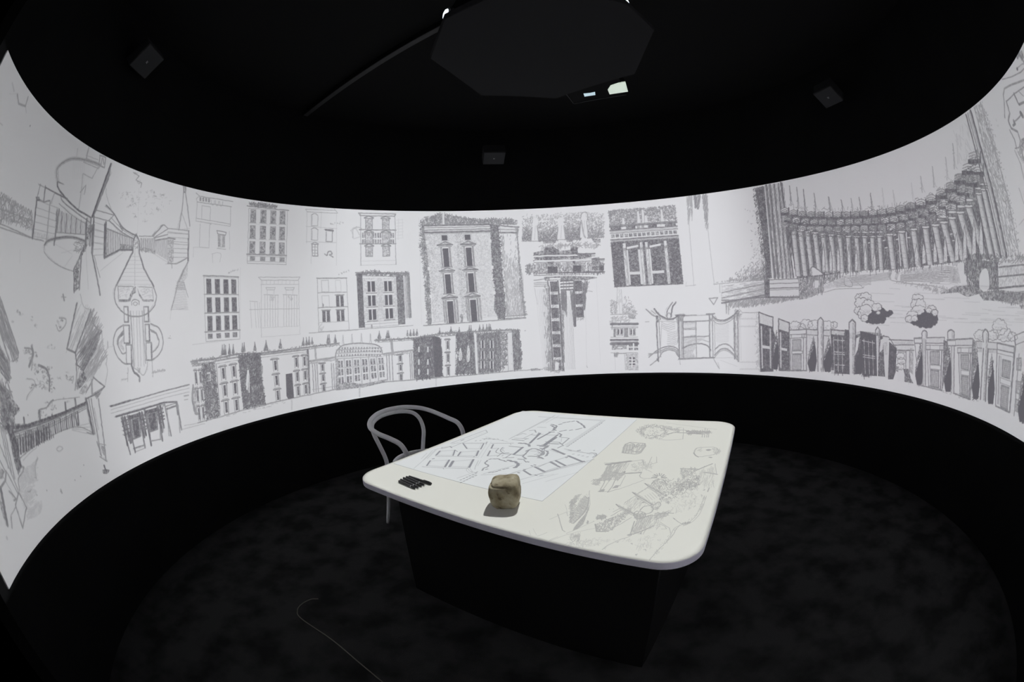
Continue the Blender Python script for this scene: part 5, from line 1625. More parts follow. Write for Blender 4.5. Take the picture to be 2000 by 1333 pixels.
    scat([(300, 690), (580, 668), (580, 770), (300, 790)], 260, 30, 4, 5, 1, .38, bias=(1, 0, 1)); fl([(350, 785), (580, 765), (800, 770), (880, 745), (840, 780), (640, 800), (480, 825), (350, 830)], .4, .8); scat([(340, 790), (600, 770), (860, 760), (700, 800), (480, 830), (350, 835)], 600, 13, 75, 20, 1, .52)
    ln([(345, 790), (580, 768), (800, 770)], 2.2, .6)


def column_row(top, base, n, w0, w1, d=.6):
    """Columns standing along two curves given as splines from their heads to their feet."""
    T, B = spline(top, 30), spline(base, 30)
    ti, bi = np.linspace(0, len(T) - 1, n), np.linspace(0, len(B) - 1, n)
    for k in range(n):
        a = np.array([np.interp(ti[k], np.arange(len(T)), T[:, j]) for j in (0, 1)])
        b = np.array([np.interp(bi[k], np.arange(len(B)), B[:, j]) for j in (0, 1)])
        w = w0 + (w1 - w0) * k / max(n - 1, 1)
        fl([(a[0] - w / 2, a[1]), (a[0] + w / 2, a[1]), (b[0] + w / 2, b[1]), (b[0] - w / 2, b[1])], .30, .7, erase=True)
        fl([(a[0] - w * .34, a[1]), (a[0] - w * .02, a[1]), (b[0] - w * .02, b[1]), (b[0] - w * .34, b[1])], .10, .6, erase=True)
        for o, ww, dd in ((-.5, 1.5, .6), (-.2, .9, .3), (.05, .9, .36), (.25, 1.1, .5), (.38, 1.3, .58), (.5, 1.8, .68)):
            ln([(a[0] + o * w, a[1]), (b[0] + o * w, b[1])], ww, dd * d / .6)
        for t in (.18, .36, .54, .72, .9):
            c = a + (b - a) * (t + .03 * rng.normal())
            cv_([(c[0] - w / 2, c[1] - .6), (c[0], c[1] + .8), (c[0] + w / 2, c[1] - .2)], 1.0, .42)
        # capital
        for j, (o, h) in enumerate(((0, .62), (-w * .45, .75), (-w * .9, .7))):
            fl([(a[0] - w * h, a[1] + o - w * .35), (a[0] + w * h, a[1] + o - w * .35), (a[0] + w * h * .85, a[1] + o), (a[0] - w * h * .85, a[1] + o)], .05 if j != 1 else .4, .4, erase=(j != 1))
            cv_([(a[0] - w * h, a[1] + o - w * .3), (a[0], a[1] + o - w * .42), (a[0] + w * h, a[1] + o - w * .3)], 1.4, .62); cv_([(a[0] - w * h * .85, a[1] + o), (a[0], a[1] + o + w * .1), (a[0] + w * h * .85, a[1] + o)], 1.6, .66)


def draw_colonnade():
    view(1320, 350, 3.3316)
    V7 = VW
    # in photograph pixels from here
    view(0, 0, 1)
    top1 = [(1533, 411), (1560, 417), (1600, 419), (1650, 419), (1700, 416), (1750, 409), (1800, 395), (1840, 375), (1870, 352), (1897, 318), (1908, 290)]
    # backdrop of the hall: dark strip between entablature and feet
    head = [(1536, 448), (1580, 455), (1640, 460), (1700, 459), (1760, 452), (1815, 440), (1860, 425), (1898, 405), (1920, 380)]
    foot = [(1558, 545), (1600, 540), (1650, 533), (1700, 528), (1750, 527), (1800, 520), (1850, 515), (1900, 508), (1940, 505)]
    fl(list(spline(top1, 6)) + list(spline([(1917, 330), (1936, 410), (1956, 505)], 4)) + list(spline(foot[::-1], 6)) + [(1545, 480)], .60, .45)
    hall = list(spline(head, 6)) + list(spline(foot[::-1], 6))
    fl(hall, .66, .4); scat(hall, 1500, 16, 88, 6, 1.1, .75)
    for k in range(40):                       # glazing glimpsed behind
        x = 1690 + k * 5.5
        y = 462 + 4 * math.sin(k) + (k % 5) * 10
        if k % 4 != 0:
            ln([(x, y), (x + 5, y - 1)], 1.6, 0, erase=True)
    for x in (1722, 1738, 1755, 1770):
        ln([(x, 455), (x + 4, 520)], 1.5, 0, erase=True)
    # columns: left group leaning, right group growing
    column_row([(1550, 450), (1580, 455), (1614, 460), (1650, 463), (1686, 464), (1718, 463)], [(1560, 540), (1590, 538), (1622, 535), (1655, 532), (1690, 528), (1722, 527)], 12, 10.5, 9)
    column_row([(1738, 460), (1775, 452), (1812, 445), (1840, 438), (1866, 424), (1892, 405)], [(1746, 526), (1785, 522), (1822, 517), (1858, 512), (1890, 508), (1925, 506)], 9, 11, 13)
    column_row([(1912, 380), (1922, 372)], [(1938, 505), (1950, 504)], 2, 11, 11)
    # cypresses between the columns
    for k, (x, y0, y1) in enumerate(((1608, 475, 535), (1622, 480, 536), (1637, 474, 534), (1658, 478, 532), (1672, 482, 532), (1690, 478, 528), (1708, 488, 528), (1790, 478, 518), (1804, 470, 518), (1826, 468, 515), (1846, 462, 514), (1868, 455, 512), (1884, 440, 508), (1902, 430, 500), (1916, 425, 500))):
        w = 6 if k < 7 else 8
        fl([(x, y0), (x + w * .5, (y0 + y1) / 2), (x + w * .6, y1 - 4), (x + w * .3, y1), (x - w * .3, y1), (x - w * .5, y1 - 6), (x - w * .3, (y0 + y1) / 2)], .08, .4, erase=False)
        fl([(x - 1, y0 + 2), (x + w * .4, (y0 + y1) / 2), (x + w * .5, y1 - 4), (x - w * .3, y1 - 2), (x - w * .3, (y0 + y1) / 2)], .05, erase=True)
        cv_([(x, y0), (x + w * .55, (y0 + y1) / 2), (x + w * .6, y1)], 1.2, .6); cv_([(x, y0), (x - w * .45, (y0 + y1) / 2), (x - w * .5, y1)], 1.2, .55); scat([(x, y0), (x + w * .5, y1), (x - w * .4, y1)], 16, 5, 80, 30, .9, .35)
    # three tiers of rounded entablature blocks
    T = spline(top1, 12)
    cum = np.r_[0, np.cumsum(np.hypot(*np.diff(T, axis=0).T))]
    for tier, (off, h) in enumerate(((0, 11), (15, 12), (28, 10))):
        s = 0.0
        k = 0
        while s < cum[-1]:
            x, y = np.interp(s, cum, T[:, 0]), np.interp(s, cum, T[:, 1])
            grow = 1 + 0.55 * max(0, (x - 1700) / 220)
            w = 17 * grow
            yy = y + off * grow * (1.05 if x > 1700 else 1)
            xx = x + (6 if tier == 1 else 0)
            hh = h * grow
            fl([(xx - w * .42, yy - hh * .3), (xx, yy - hh * .5), (xx + w * .42, yy - hh * .3), (xx + w * .38, yy + hh * .35), (xx, yy + hh * .45), (xx - w * .38, yy + hh * .35)], (.08, .42, .22, .5, .3)[(2 * k + 3 * tier) % 5], .5, erase=True, curve=True)
            for q in (-.3, 0.05, .35):
                cv_([(xx - w * .42, yy + hh * q + 1.5), (xx, yy + hh * (q - .16)), (xx + w * .42, yy + hh * q + 1.5)], 1.3, .58)
            ln([(xx + w * .45, yy - hh * .4), (xx + w * .45, yy + hh * .55)], 2.4, .66)
            if tier < 2:
                fl([(xx - w * .5, yy + hh * .40), (xx + w * .5, yy + hh * .40), (xx + w * .5, yy + hh * .95), (xx - w * .5, yy + hh * .95)], .72, .25)
            s += w * 1.02
            k += 1
    scat(list(T) + [(p[0], p[1] + 46) for p in T[::-1]], 1500, 6, 60, 60, 1, .72)
    # shrubs along the roof and thin masts
    scat([(p[0], p[1] - 12) for p in T] + [(p[0], p[1] - 2) for p in T[::-1]], 420, 7, 70, 50, 1, .5)
    for x, y0, y1, d in ((1542, 364, 402, .5), (1556, 366, 408, .5), (1569, 370, 412, .55), (1590, 378, 413, .5), (1618, 385, 414, .5), (1643, 391, 415, .5), (1662, 388, 415, .4), (1678, 386, 416, .5), (1619, 386, 412, .4), (1700, 378, 412, .55), (1723, 368, 405, .2), (1744, 372, 402, .25), (1780, 358, 392, .2), (1798, 345, 376, .35), (1821, 326, 366, .35), (1847, 308, 352, .3), (1861, 281, 330, .35), (1868, 262, 320, .2)):
        cv_([(x, y0), (x + 2, (y0 + y1) / 2), (x + 3, y1)], 1.6, d); cv_([(x, y0), (x + 5, y1 - 8), (x + 9, y1)], 1, d * .7); scat([(x, y0 + 12), (x + 3, y0 + 12), (x + 6, y1), (x - 1, y1)], 7, 3, 70, 30, .9, d)
    scat([(1860, 260), (1895, 240), (1905, 300), (1880, 330)], 40, 16, 100, 14, .9, .22)
    # steps, plinths and the lawn
    view(1320, 350, 3.3316)
    fl([(840, 650), (880, 570), (960, 620), (965, 730), (880, 770), (845, 740)], .5, .7); fl([(885, 575), (905, 575), (960, 620), (890, 630)], .06, erase=True); cv_([(855, 640), (885, 572), (925, 590), (965, 622)], 2, .6); scat([(845, 640), (965, 640), (960, 740), (850, 760)], 160, 22, 85, 8, 1, .6); fl([(905, 660), (930, 660), (925, 730), (900, 740)], .1, erase=True)
    scat([(950, 600), (1060, 600), (1050, 650), (960, 690)], 120, 14, 60, 50, 1.1, .6)
    for k in range(8):
        ln([(990 + 8 * k, 640 + 9 * k), (1270, 622 + 9 * k)], 1.1, .42)
    fl([(970, 690), (1100, 640), (1100, 690), (960, 720)], .35, .6, hatch=(85, 5, .5))
    cv_([(1095, 640), (1100, 690), (1140, 700), (1150, 680), (1130, 655)], 1.3, .45); cv_([(960, 738), (1060, 715), (1200, 712), (1225, 700)], 1.3, .4); fl([(845, 720), (965, 700), (960, 730), (850, 780)], .5, .6)
    view(1650, 450, 3.174)
    for k in range(10):
        ln([(40, 292 + 4 * k), (272, 262 + 5 * k)], 1, .35); ln([(345, 280 + 4 * k), (700, 245 + 9 * k)], 1.1, .42)
    fl([(345, 260), (420, 240), (620, 220), (700, 230), (720, 330), (560, 300), (350, 306)], .42, .6, hatch=(80, 6, .6))
    for k in range(7):
        ln([(612 - 14 * k, 250 + 13 * k), (648 - 10 * k + 20 * (k % 2), 250 + 13 * k)], 1.5, .5); fl([(600 - 12 * k, 256 + 13 * k), (650, 256 + 13 * k), (650, 262 + 13 * k), (600 - 12 * k, 262 + 13 * k)], .1, erase=True)
    fl([(262, 265), (280, 260), (290, 312), (278, 310)], .45, .4); fl([(320, 255), (346, 250), (322, 310), (308, 300)], .4, .5); ln([(0, 290), (60, 310), (115, 358)], 1.3, .4)
    cv_([(290, 312), (400, 330), (540, 345), (640, 370), (760, 380)], 1.4, .45); scat([(290, 312), (560, 340), (720, 380), (600, 395), (420, 350)], 140, 14, 60, 40, 1, .45)
    fl([(590, 395), (680, 345), (800, 340), (860, 380), (960, 370), (1111, 388), (1111, 440), (960, 440), (860, 435), (830, 395), (760, 415), (700, 385)], .62, .6); scat([(900, 385), (1111, 390), (1111, 480), (960, 440)], 260, 16, 75, 30, 1.1, .6)
    fl([(740, 195), (800, 180), (950, 200), (955, 370), (830, 370), (740, 270)], .62, .5); scat([(740, 190), (950, 200), (955, 370), (760, 360)], 300, 22, 85, 8, 1.1, .7); fl([(850, 250), (880, 240), (895, 300), (890, 365), (840, 365), (835, 300)], .04, erase=True, curve=True)
    scat([(760, 150), (950, 150), (960, 205), (760, 205)], 200, 14, 75, 30, 1.2, .62); fl([(700, 205), (730, 205), (735, 250), (705, 255)], .06, erase=True)
    fl([(950, 180), (1111, 170), (1111, 385), (960, 370)], .06, .4, erase=False); fl([(955, 205), (1111, 185), (1111, 340), (958, 350)], .06, erase=True)
    for y, w, d in ((222, 3, .6), (282, 3, .6), (352, 3.4, .64), (388, 2, .5)):
        ln([(955, y + 8), (1030, y), (1111, y - 8)], w, d)
    scat([(960, 230), (1111, 215), (1111, 270), (960, 280)], 90, 14, 85, 12, .9, .35); scat([(960, 290), (1111, 275), (1111, 340), (960, 350)], 90, 14, 85, 12, .9, .35); scat([(950, 160), (1111, 150), (1111, 200), (950, 210)], 110, 12, 70, 30, 1.1, .55)
    for k in range(75):                      # lawn strokes
        x, y = 120 + rng.random() * 950, 330 + rng.random() * 270
        ln([(x, y), (x + 110 * rng.random() + 50, y + 5)], .9, .26)
    # round trees: dark lumps below, lit lumps above
    for (dark, lit) in (([(150, 545, 30, 26), (185, 548, 34, 28), (222, 545, 30, 28), (205, 500, 34, 30), (232, 515, 26, 22), (262, 520, 20, 16), (282, 512, 14, 12), (170, 515, 30, 28)],
                         [(92, 418, 24, 22), (128, 420, 34, 30), (108, 455, 40, 34), (145, 462, 30, 28), (88, 500, 24, 24), (112, 520, 28, 28), (130, 495, 36, 30), (198, 478, 28, 22), (122, 545, 20, 18), (208, 512, 12, 10)]),
                        ([(440, 560, 30, 26), (475, 570, 34, 28), (515, 575, 34, 26), (548, 560, 24, 28), (500, 530, 42, 34), (460, 535, 34, 28), (545, 530, 26, 26)],
                         [(452, 425, 30, 26), (438, 462, 24, 30), (470, 465, 28, 34), (455, 495, 36, 26), (418, 525, 28, 20), (400, 552, 24, 18), (540, 490, 26, 20), (558, 512, 16, 18), (520, 498, 16, 14), (432, 548, 18, 16)])):
        for k, q in enumerate(dark):
            blob(*q, .82, 8, fill=.80, tex=.12, w=1.2)
        for k, q in enumerate(lit):
            blob(*q, .64, 7, fill=.07, tex=.5, w=1.3, cut=True)
    # --- right column and far sketch
    view(1600, 80, 3.3325)
    for k, (a, b, w, d) in enumerate(((955, 1170, 2.2, .6), (966, 1185, 1.6, .5), (976, 1196, 1.2, .4), (985, 1206, 3, .64), (1008, 1222, 1.4, .4), (1022, 1240, 1.2, .35), (1048, 1290, 1.4, .4))):
        ya = 480 - (a - 955) * .85
        cv_([(a, ya), (a + (b - a) * .35, ya + 280), (a + (b - a) * .72, ya + 590), (b, 1333), (b + 14, 1405)], w, d)
    fl([(958, 480), (1000, 600), (1090, 930), (1186, 1405), (1212, 1405), (1105, 900), (1015, 560), (978, 462)], .22, .7)
    scat([(1010, 430), (1060, 395), (1120, 560), (1200, 900), (1310, 1420), (1210, 1405), (1100, 870)], 950, 17, 106, 5, 1, .42)
    scat([(1050, 395), (1100, 480), (1150, 650), (1240, 980), (1330, 1420), (1290, 1420), (1150, 800)], 420, 9, 60, 60, 1, .5)
    for (x, y) in ((1165, 548), (1150, 515), (1180, 735), (1240, 990), (1150, 620)):
        curl(x, y, 9, .3, 1)
    # plan-like sketch cut by the frame
    for pts, w, d in (([(1190, 250), (1250, 235), (1310, 205), (1333, 180)], 2, .5), ([(1333, 255), (1240, 290), (1205, 310), (1198, 350), (1205, 400), (1208, 500)], 1.8, .45), ([(1218, 395), (1270, 345), (1333, 300)], 2, .55), ([(1268, 345), (1300, 415), (1333, 400)], 2, .55), ([(1218, 395), (1240, 470), (1232, 520), (1250, 570), (1290, 590)], 2, .5), ([(1265, 530), (1300, 500), (1320, 470)], 2.4, .5), ([(1240, 580), (1270, 640), (1285, 700)], 1.6, .45), ([(1290, 590), (1310, 650), (1305, 690)], 1.8, .45), ([(1275, 700), (1310, 690), (1333, 660)], 2, .5), ([(1310, 690), (1333, 780)], 2, .45), ([(1275, 715), (1310, 800), (1333, 900)], 1.6, .35), ([(1290, 110), (1300, 80), (1333, 140)], 2.4, .5), ([(1285, 180), (1320, 150), (1333, 150)], 1.8, .45), ([(1300, 330), (1330, 360)], 1.5, .4), ([(1265, 520), (1275, 540), (1262, 550)], 3, .55), ([(1310, 470), (1325, 490)], 4, .6), ([(1300, 960), (1333, 1060)], 1.4, .3), ([(1300, 1200), (1333, 1160)], 1.4, .3)):
        ln(pts, w, d)
    fl([(1295, 70), (1320, 60), (1333, 110), (1318, 130), (1300, 100)], .55, .5); fl([(1315, 640), (1333, 630), (1333, 700), (1318, 690)], .55, .5)
    stamp(CV.map(P_([(1288, 185), (1290, 180)])), 5, .6); scat([(1280, 700), (1333, 690), (1333, 800)], 40, 20, 70, 30, 1.2, .4)


def draw_street_front():
    """Long row of pavilions under the lawn, right part of the screen (photograph pixels)."""
    view(1320, 350, 3.3316)
    f = quad((540, 868), (632, 900), (632, 1250), (552, 1252)); fl(qrect(f, 0, 0, 1, 1), .78, .25); fl(qrect(f, 0, 0, 1, .18), .3, .5, erase=True, hatch=(40, 5, .5)); ln(qrect(f, 0, 0, 1, 1), 1.8, .66, closed=True); qh(f, .2, 0, 1, 1.8, .6); fl(qrect(f, .18, .55, .75, .60), .15, erase=True); fl(qrect(f, .1, .22, .2, .95), .3, .4, erase=True); fl(qrect(f, .75, .22, .86, .95), .4, .4, erase=True)
    ln([(430, 870), (540, 868)], 1.4, .4); ln([(420, 870), (425, 1180)], 1, .2); scat([(500, 870), (545, 868), (550, 1250), (510, 1240)], 200, 10, 80, 30, .9, .35, bias=(1, 0, 2))
    fl([(632, 980), (640, 1000), (665, 1080), (670, 1200), (650, 1240), (632, 1240)], .78, .3)
    f = quad((668, 910), (738, 935), (738, 1248), (672, 1245)); fl(qrect(f, 0, 0, 1, 1), .74, .3); fl(qrect(f, 0, 0, 1, .2), .3, .5, erase=True, hatch=(40, 5, .5)); ln(qrect(f, 0, 0, 1, 1), 1.8, .66, closed=True); qh(f, .22, 0, 1, 1.8, .6); fl(qrect(f, .2, .55, .8, .60), .15, erase=True); fl(qrect(f, .1, .25, .25, .95), .35, .4, erase=True)
    # clouds of trees behind
    for (x, y, rx, ry) in ((775, 955, 30, 26), (850, 945, 34, 26), (895, 950, 30, 26), (985, 955, 36, 26), (1030, 950, 18, 20), (820, 960, 20, 18)):
        blob(x, y, rx, ry, .52, 8)
    # lit pavilion with lattice windows
    f = quad((738, 985), (850, 978), (850, 1248), (742, 1248)); fl(qrect(f, 0, 0, 1, 1), .05, erase=True); ln(qrect(f, 0, 0, 1, 1), 1.6, .6, closed=True)
    for t in (.11, .2):
        qh(f, t, 0, 1, 1.5, .55)
    qbox(f, .0, .11, .12, .2, .2, .5); qbox(f, .72, .11, .9, .2, .3, .5)
    for t0, t1 in ((.24, .5), (.6, .98)):
        fl(qrect(f, .18, t0, .68, t1), .2, .4); ln(qrect(f, .18, t0, .68, t1), 1.4, .55, closed=True)
        for k in range(7):
            qv(f, .2 + k * .075, t0, t1, 1, .5)
        for k in range(int((t1 - t0) / .035)):
            qh(f, t0 + .02 + .035 * k, .18, .68, 1, .45)
    qbox(f, .15, .52, .75, .58, .05, .5); qv(f, .08, .2, 1, 1.4, .5); qv(f, .82, .2, 1, 1.6, .55); fl(qrect(f, .9, .2, 1, 1), .3, .5, hatch=(0, 4, .5))
    # wall with cypress pairs and round piers
    fl([(850, 978), (1000, 985), (1000, 1020), (850, 1010)], .3, .5, hatch=(40, 5, .5)); ln([(832, 978), (1000, 985)], 1.8, .6); ln([(832, 1012), (1000, 1022)], 1.6, .55)
    fl([(850, 1015), (1000, 1022), (1005, 1250), (850, 1248)], .3, .6, hatch=(60, 5, .5))
    for (x, y0, y1) in ((888, 1025, 1252), (988, 1025, 1255), (1188, 1045, 1270), (650, 985, 1240)):
        cypress(x, y0, y1, 30 if x > 700 else 20)
    for (x, y0, y1, w) in ((942, 905, 1250, 18), (1148, 918, 1265, 20)):
        fl([(x - w, y0 + 15), (x, y0 - 4), (x + w, y0 + 15), (x + w, y1), (x - w, y1)], .08, erase=True); ln([(x - w, y1), (x - w, y0 + 15), (x, y0 - 4), (x + w, y0 + 15), (x + w, y1)], 1.7, .62); scat([(x, y0 + 20), (x + w, y0 + 20), (x + w, y1), (x, y1)], 130, 18, 88, 4, 1, .5, bias=(1, 0, 1)); fl([(x + w * .5, y0 + 20), (x + w, y0 + 20), (x + w, y1), (x + w * .5, y1)], .35, .5)
    # dark pavilions
    for (x0, x1, y0, y1) in ((1010, 1125, 980, 1262), (1205, 1270, 995, 1282)):
        f = quad((x0, y0), (x1, y0 + 12), (x1, y1 + 4), (x0 + 6, y1)); fl(qrect(f, 0, 0, 1, 1), .78, .25); fl(qrect(f, 0, 0, 1, .11), .3, .4, erase=True, hatch=(40, 5, .5)); ln(qrect(f, 0, 0, 1, 1), 1.8, .66, closed=True); qh(f, .12, 0, 1, 2, .66); scat(qrect(f, .1, .15, .9, 1), 60, 40, 90, 3, 1.2, .8)
        for s0 in (.12, .36, .62, .86):
            fl(qrect(f, s0, .16, s0 + .035, .98), .45, .6, erase=True)
        for t0 in (.22, .50, .55, .80):
            fl(qrect(f, .14, t0, .86, t0 + .02), .48, .7, erase=True)
        fl(qrect(f, -.04, .94, .14, 1.02), .3, .5, erase=True); fl(qrect(f, .82, .94, 1.02, 1.02), .3, .5, erase=True)
    fl([(1000, 985), (1150, 1000), (1150, 1030), (1000, 1018)], .3, .5); fl([(1150, 1005), (1210, 1000), (1210, 1030), (1150, 1030)], .3, .5)
    view(1650, 450, 3.174)
    fl([(0, 615), (30, 620), (30, 895), (0, 890)], .78, .2)
    for (x, y0, y1, w) in ((46, 560, 890, 20), (204, 605, 895, 14)):
        fl([(x - w, y0 + 15), (x, y0 - 5), (x + w, y0 + 15), (x + w - 4, y1), (x - w + 4, y1)], .1, erase=True); ln([(x - w, y1), (x - w, y0 + 15), (x, y0 - 5), (x + w, y0 + 15), (x + w, y1)], 1.7, .62); fl([(x, y0 + 15), (x + w, y0 + 15), (x + w - 4, y1), (x, y1)], .42, .5)
    fl([(20, 640), (100, 625), (100, 680), (20, 670)], .3, .5); fl([(66, 650), (100, 640), (110, 890), (55, 895)], .74, .4); fl([(72, 670), (92, 660), (80, 740), (62, 780)], .08, erase=True)
    f = quad((95, 625), (195, 650), (200, 905), (108, 900)); fl(qrect(f, 0, 0, 1, 1), .8, .15); [fl(qrect(f, s0, .16, s0 + .03, .97), .5, .7, erase=True) for s0 in (.2, .48, .74)]; [fl(qrect(f, .1, t0, .9, t0 + .018), .5, .7, erase=True) for t0 in (.2, .52, .57)]; fl([(95, 625), (230, 640), (230, 660), (95, 640)], .55, .4)
    fl([(215, 660), (245, 650), (262, 780), (258, 910), (205, 905), (210, 760)], .75, .35); fl([(222, 680), (240, 670), (235, 740), (215, 760)], .1, erase=True)
    f = quad((236, 660), (322, 735), (322, 905), (270, 920)); fl([(236, 658), (270, 662), (275, 920), (250, 915)], .12, erase=True); fl([(275, 690), (322, 735), (315, 880), (300, 925), (268, 925)], .78, .2); ln([(236, 658), (270, 662), (322, 735)], 1.6, .6); fl([(240, 700), (262, 690), (268, 770), (245, 775)], .3, .5)
    # bridge-like link
    ln([(275, 680), (425, 685)], 2, .62); fl([(285, 690), (425, 690), (425, 710), (290, 712)], .25, .5); ln([(290, 712), (428, 712)], 2, .6); fl([(310, 718), (425, 715), (425, 745), (318, 745)], .15, .5); ln([(318, 745), (430, 745)], 2, .6)
    for k in range(10):
        ln([(330 + 9 * k, 750), (330 + 9 * k, 760)], 1.5, .5)
    for (x, y) in ((345, 780), (352, 812), (342, 845)):
        blob(x, y, 22, 18, .55, 8)
    fl([(380, 750), (400, 750), (398, 880), (378, 880)], .08, erase=True); ln([(380, 750), (378, 880)], 1.5, .55); ln([(402, 750), (402, 880)], 1.6, .55); fl([(405, 730), (425, 730), (425, 900), (405, 880)], .4, .6)
    fl([(360, 860), (395, 860), (410, 920), (425, 950), (400, 945), (370, 940), (370, 890)], .72, .4); fl([(325, 870), (366, 870), (366, 940), (325, 938)], .05, erase=True); fl([(310, 840), (335, 845), (332, 880), (310, 870)], .6, .5)
    # lit pavilions marching to the right
    for (x0, y0, x1, y1, yb0, yb1, xs) in ((430, 668, 618, 665, 960, 995, 10), (635, 680, 795, 672, 1010, 1050, 12)):
        f = quad((x0, y0), (x1, y1), (x1 - xs * 1.5, yb1), (x0 + xs * 3, yb0))
        fl(qrect(f, 0, 0, 1, 1), .05, erase=True); ln(qrect(f, 0, 0, 1, 1), 1.5, .58, closed=True)
        qh(f, .11, 0, 1, 1.8, .58); fl(qrect(f, .38, .0, 1, .11), .22, .5, hatch=(40, 5, .5)); qbox(f, 0, .02, .32, .12, .05, .55); qh(f, .15, .38, 1, 1.4, .5); qh(f, .24, .38, 1, 2, .58); qbox(f, .38, .15, .52, .24, .15, .5); qbox(f, .85, .15, 1, .24, .2, .5)
        for t0, t1 in ((.27, .52), (.64, .97)):
            fl(qrect(f, .52, t0, .85, t1), .25, .4); ln(qrect(f, .52, t0, .85, t1), 1.4, .55, closed=True)
            for k in range(6):
                qv(f, .54 + k * .058, t0, t1, 1.1, .55)
            for k in range(int((t1 - t0) / .032)):
                qh(f, t0 + .02 + .032 * k, .52, .85, 1, .5)
        qbox(f, .5, .54, .9, .62, .05, .5); qv(f, .42, .24, 1, 1.5, .52); qv(f, .93, .24, 1, 2, .58); qv(f, .48, .24, 1, 1, .35)
        scat(qrect(f, .4, .95, 1, 1), 30, 12, 20, 30, 1.2, .5)
    for (x, y0, w) in ((494, 625, 15), (658, 622, 19)):
        fl([(x - w, 670), (x - w, y0 + 12), (x, y0 - 3), (x + w, y0 + 12), (x + w, 670)], .06, erase=True); cv_([(x - w, 670), (x - w, y0 + 10), (x, y0 - 3), (x + w, y0 + 10), (x + w, 670)], 1.7, .6); ln([(x + w * .4, y0 + 8), (x + w * .4, 668)], 1, .4); fl([(x + w * .5, y0 + 12), (x + w, y0 + 12), (x + w, 670), (x + w * .5, 670)], .35, .5)
    for (x, y0, y1) in ((462, 700, 958), (640, 730, 1003), (812, 740, 1048), (905, 770, 1078), (1098, 880, 1190)):
        cypress(x, y0, y1, 25)
    fl([(612, 680), (635, 690), (640, 760), (618, 920), (606, 990), (610, 760)], .66, .4); fl([(795, 672), (812, 690), (815, 760), (790, 950), (778, 1050)], .6, .4)
    fl([(480, 670), (500, 670), (500, 960), (484, 960)], .28, .4, erase=True); ln([(480, 680), (484, 960)], 1.5, .55); ln([(502, 680), (500, 960)], 1.5, .55); fl([(660, 720), (676, 720), (674, 1010), (662, 1010)], .2, .4, erase=True); ln([(660, 720), (660, 1010)], 1.4, .5); ln([(678, 720), (676, 1010)], 1.6, .55)
    # round pier with trees behind
    for (x, y, rx, ry) in ((840, 650, 32, 26), (920, 650, 30, 28), (960, 600, 40, 44), (990, 650, 44, 34), (1040, 660, 26, 24)):
        blob(x, y, rx, ry, .55, 9)
    fl([(815, 690), (965, 700), (965, 740), (820, 730)], .12, erase=True); fl([(815, 690), (860, 695), (860, 735), (820, 730)], .35, .5, hatch=(40, 5, .5)); ln([(815, 688), (968, 700), (965, 742), (820, 730)], 1.7, .6, closed=True); fl([(818, 735), (962, 745), (962, 765), (818, 755)], .3, .5)
    fl([(855, 640), (872, 615), (890, 640), (886, 1060), (838, 1050)], .08, erase=True); cv_([(858, 690), (856, 640), (872, 616), (890, 640), (890, 690)], 1.8, .62); ln([(860, 735), (840, 1050)], 1.8, .62); ln([(888, 738), (872, 1060)], 2, .62); fl([(876, 640), (890, 640), (872, 1058), (858, 1055)], .42, .5)
    # last bays
    f = quad((945, 700), (1052, 722), (1020, 1130), (935, 1090)); fl(qrect(f, 0, 0, 1, 1), .06, erase=True); ln(qrect(f, 0, 0, 1, 1), 1.5, .58, closed=True); qh(f, .1, 0, 1, 2, .6); qh(f, .16, 0, 1, 1.4, .5); fl(qrect(f, .3, .02, .95, .1), .22, .5, hatch=(40, 5, .5))
    for t0, t1 in ((.24, .5), (.64, .98)):
        fl(qrect(f, .35, t0, .85, t1), .28, .4); ln(qrect(f, .35, t0, .85, t1), 1.4, .55, closed=True)
        for k in range(6):
            qv(f, .38 + k * .08, t0, t1, 1.1, .55)
        for k in range(int((t1 - t0) / .03)):
            qh(f, t0 + .02 + .03 * k, .35, .85, 1, .5)
    qbox(f, .25, .53, .95, .61, .05, .5); qv(f, .15, .2, .95, 1.6, .5); qv(f, .25, .2, .95, 1.2, .4)
    f = quad((1052, 655), (1111, 625), (1111, 1180), (1022, 1130)); fl(qrect(f, 0, .05, 1, 1), .12, .6); ln([(1052, 655), (1111, 630)], 1.8, .58); ln([(1052, 655), (1058, 720), (1022, 1130)], 1.8, .6); ln([(1058, 712), (1111, 690)], 1.6, .55)
    for t0 in (.3, .58, .8):
        fl(qrect(f, .35, t0, .75, t0 + .14), .4, .5); ln(qrect(f, .35, t0, .75, t0 + .14), 1.3, .5, closed=True)
        for k in range(4):
            qh(f, t0 + .03 * k, .35, .75, 1, .5)
    ln([(1080, 770), (1050, 1150)], 1.6, .5); fl([(1090, 1050), (1111, 1000), (1111, 1200), (1098, 1200)], .78, .2)
    scat([(300, 905), (420, 945), (800, 1040), (1020, 1120), (1100, 1190), (1020, 1110), (780, 1060), (420, 960)], 200, 12, 20, 40, 1, .4)


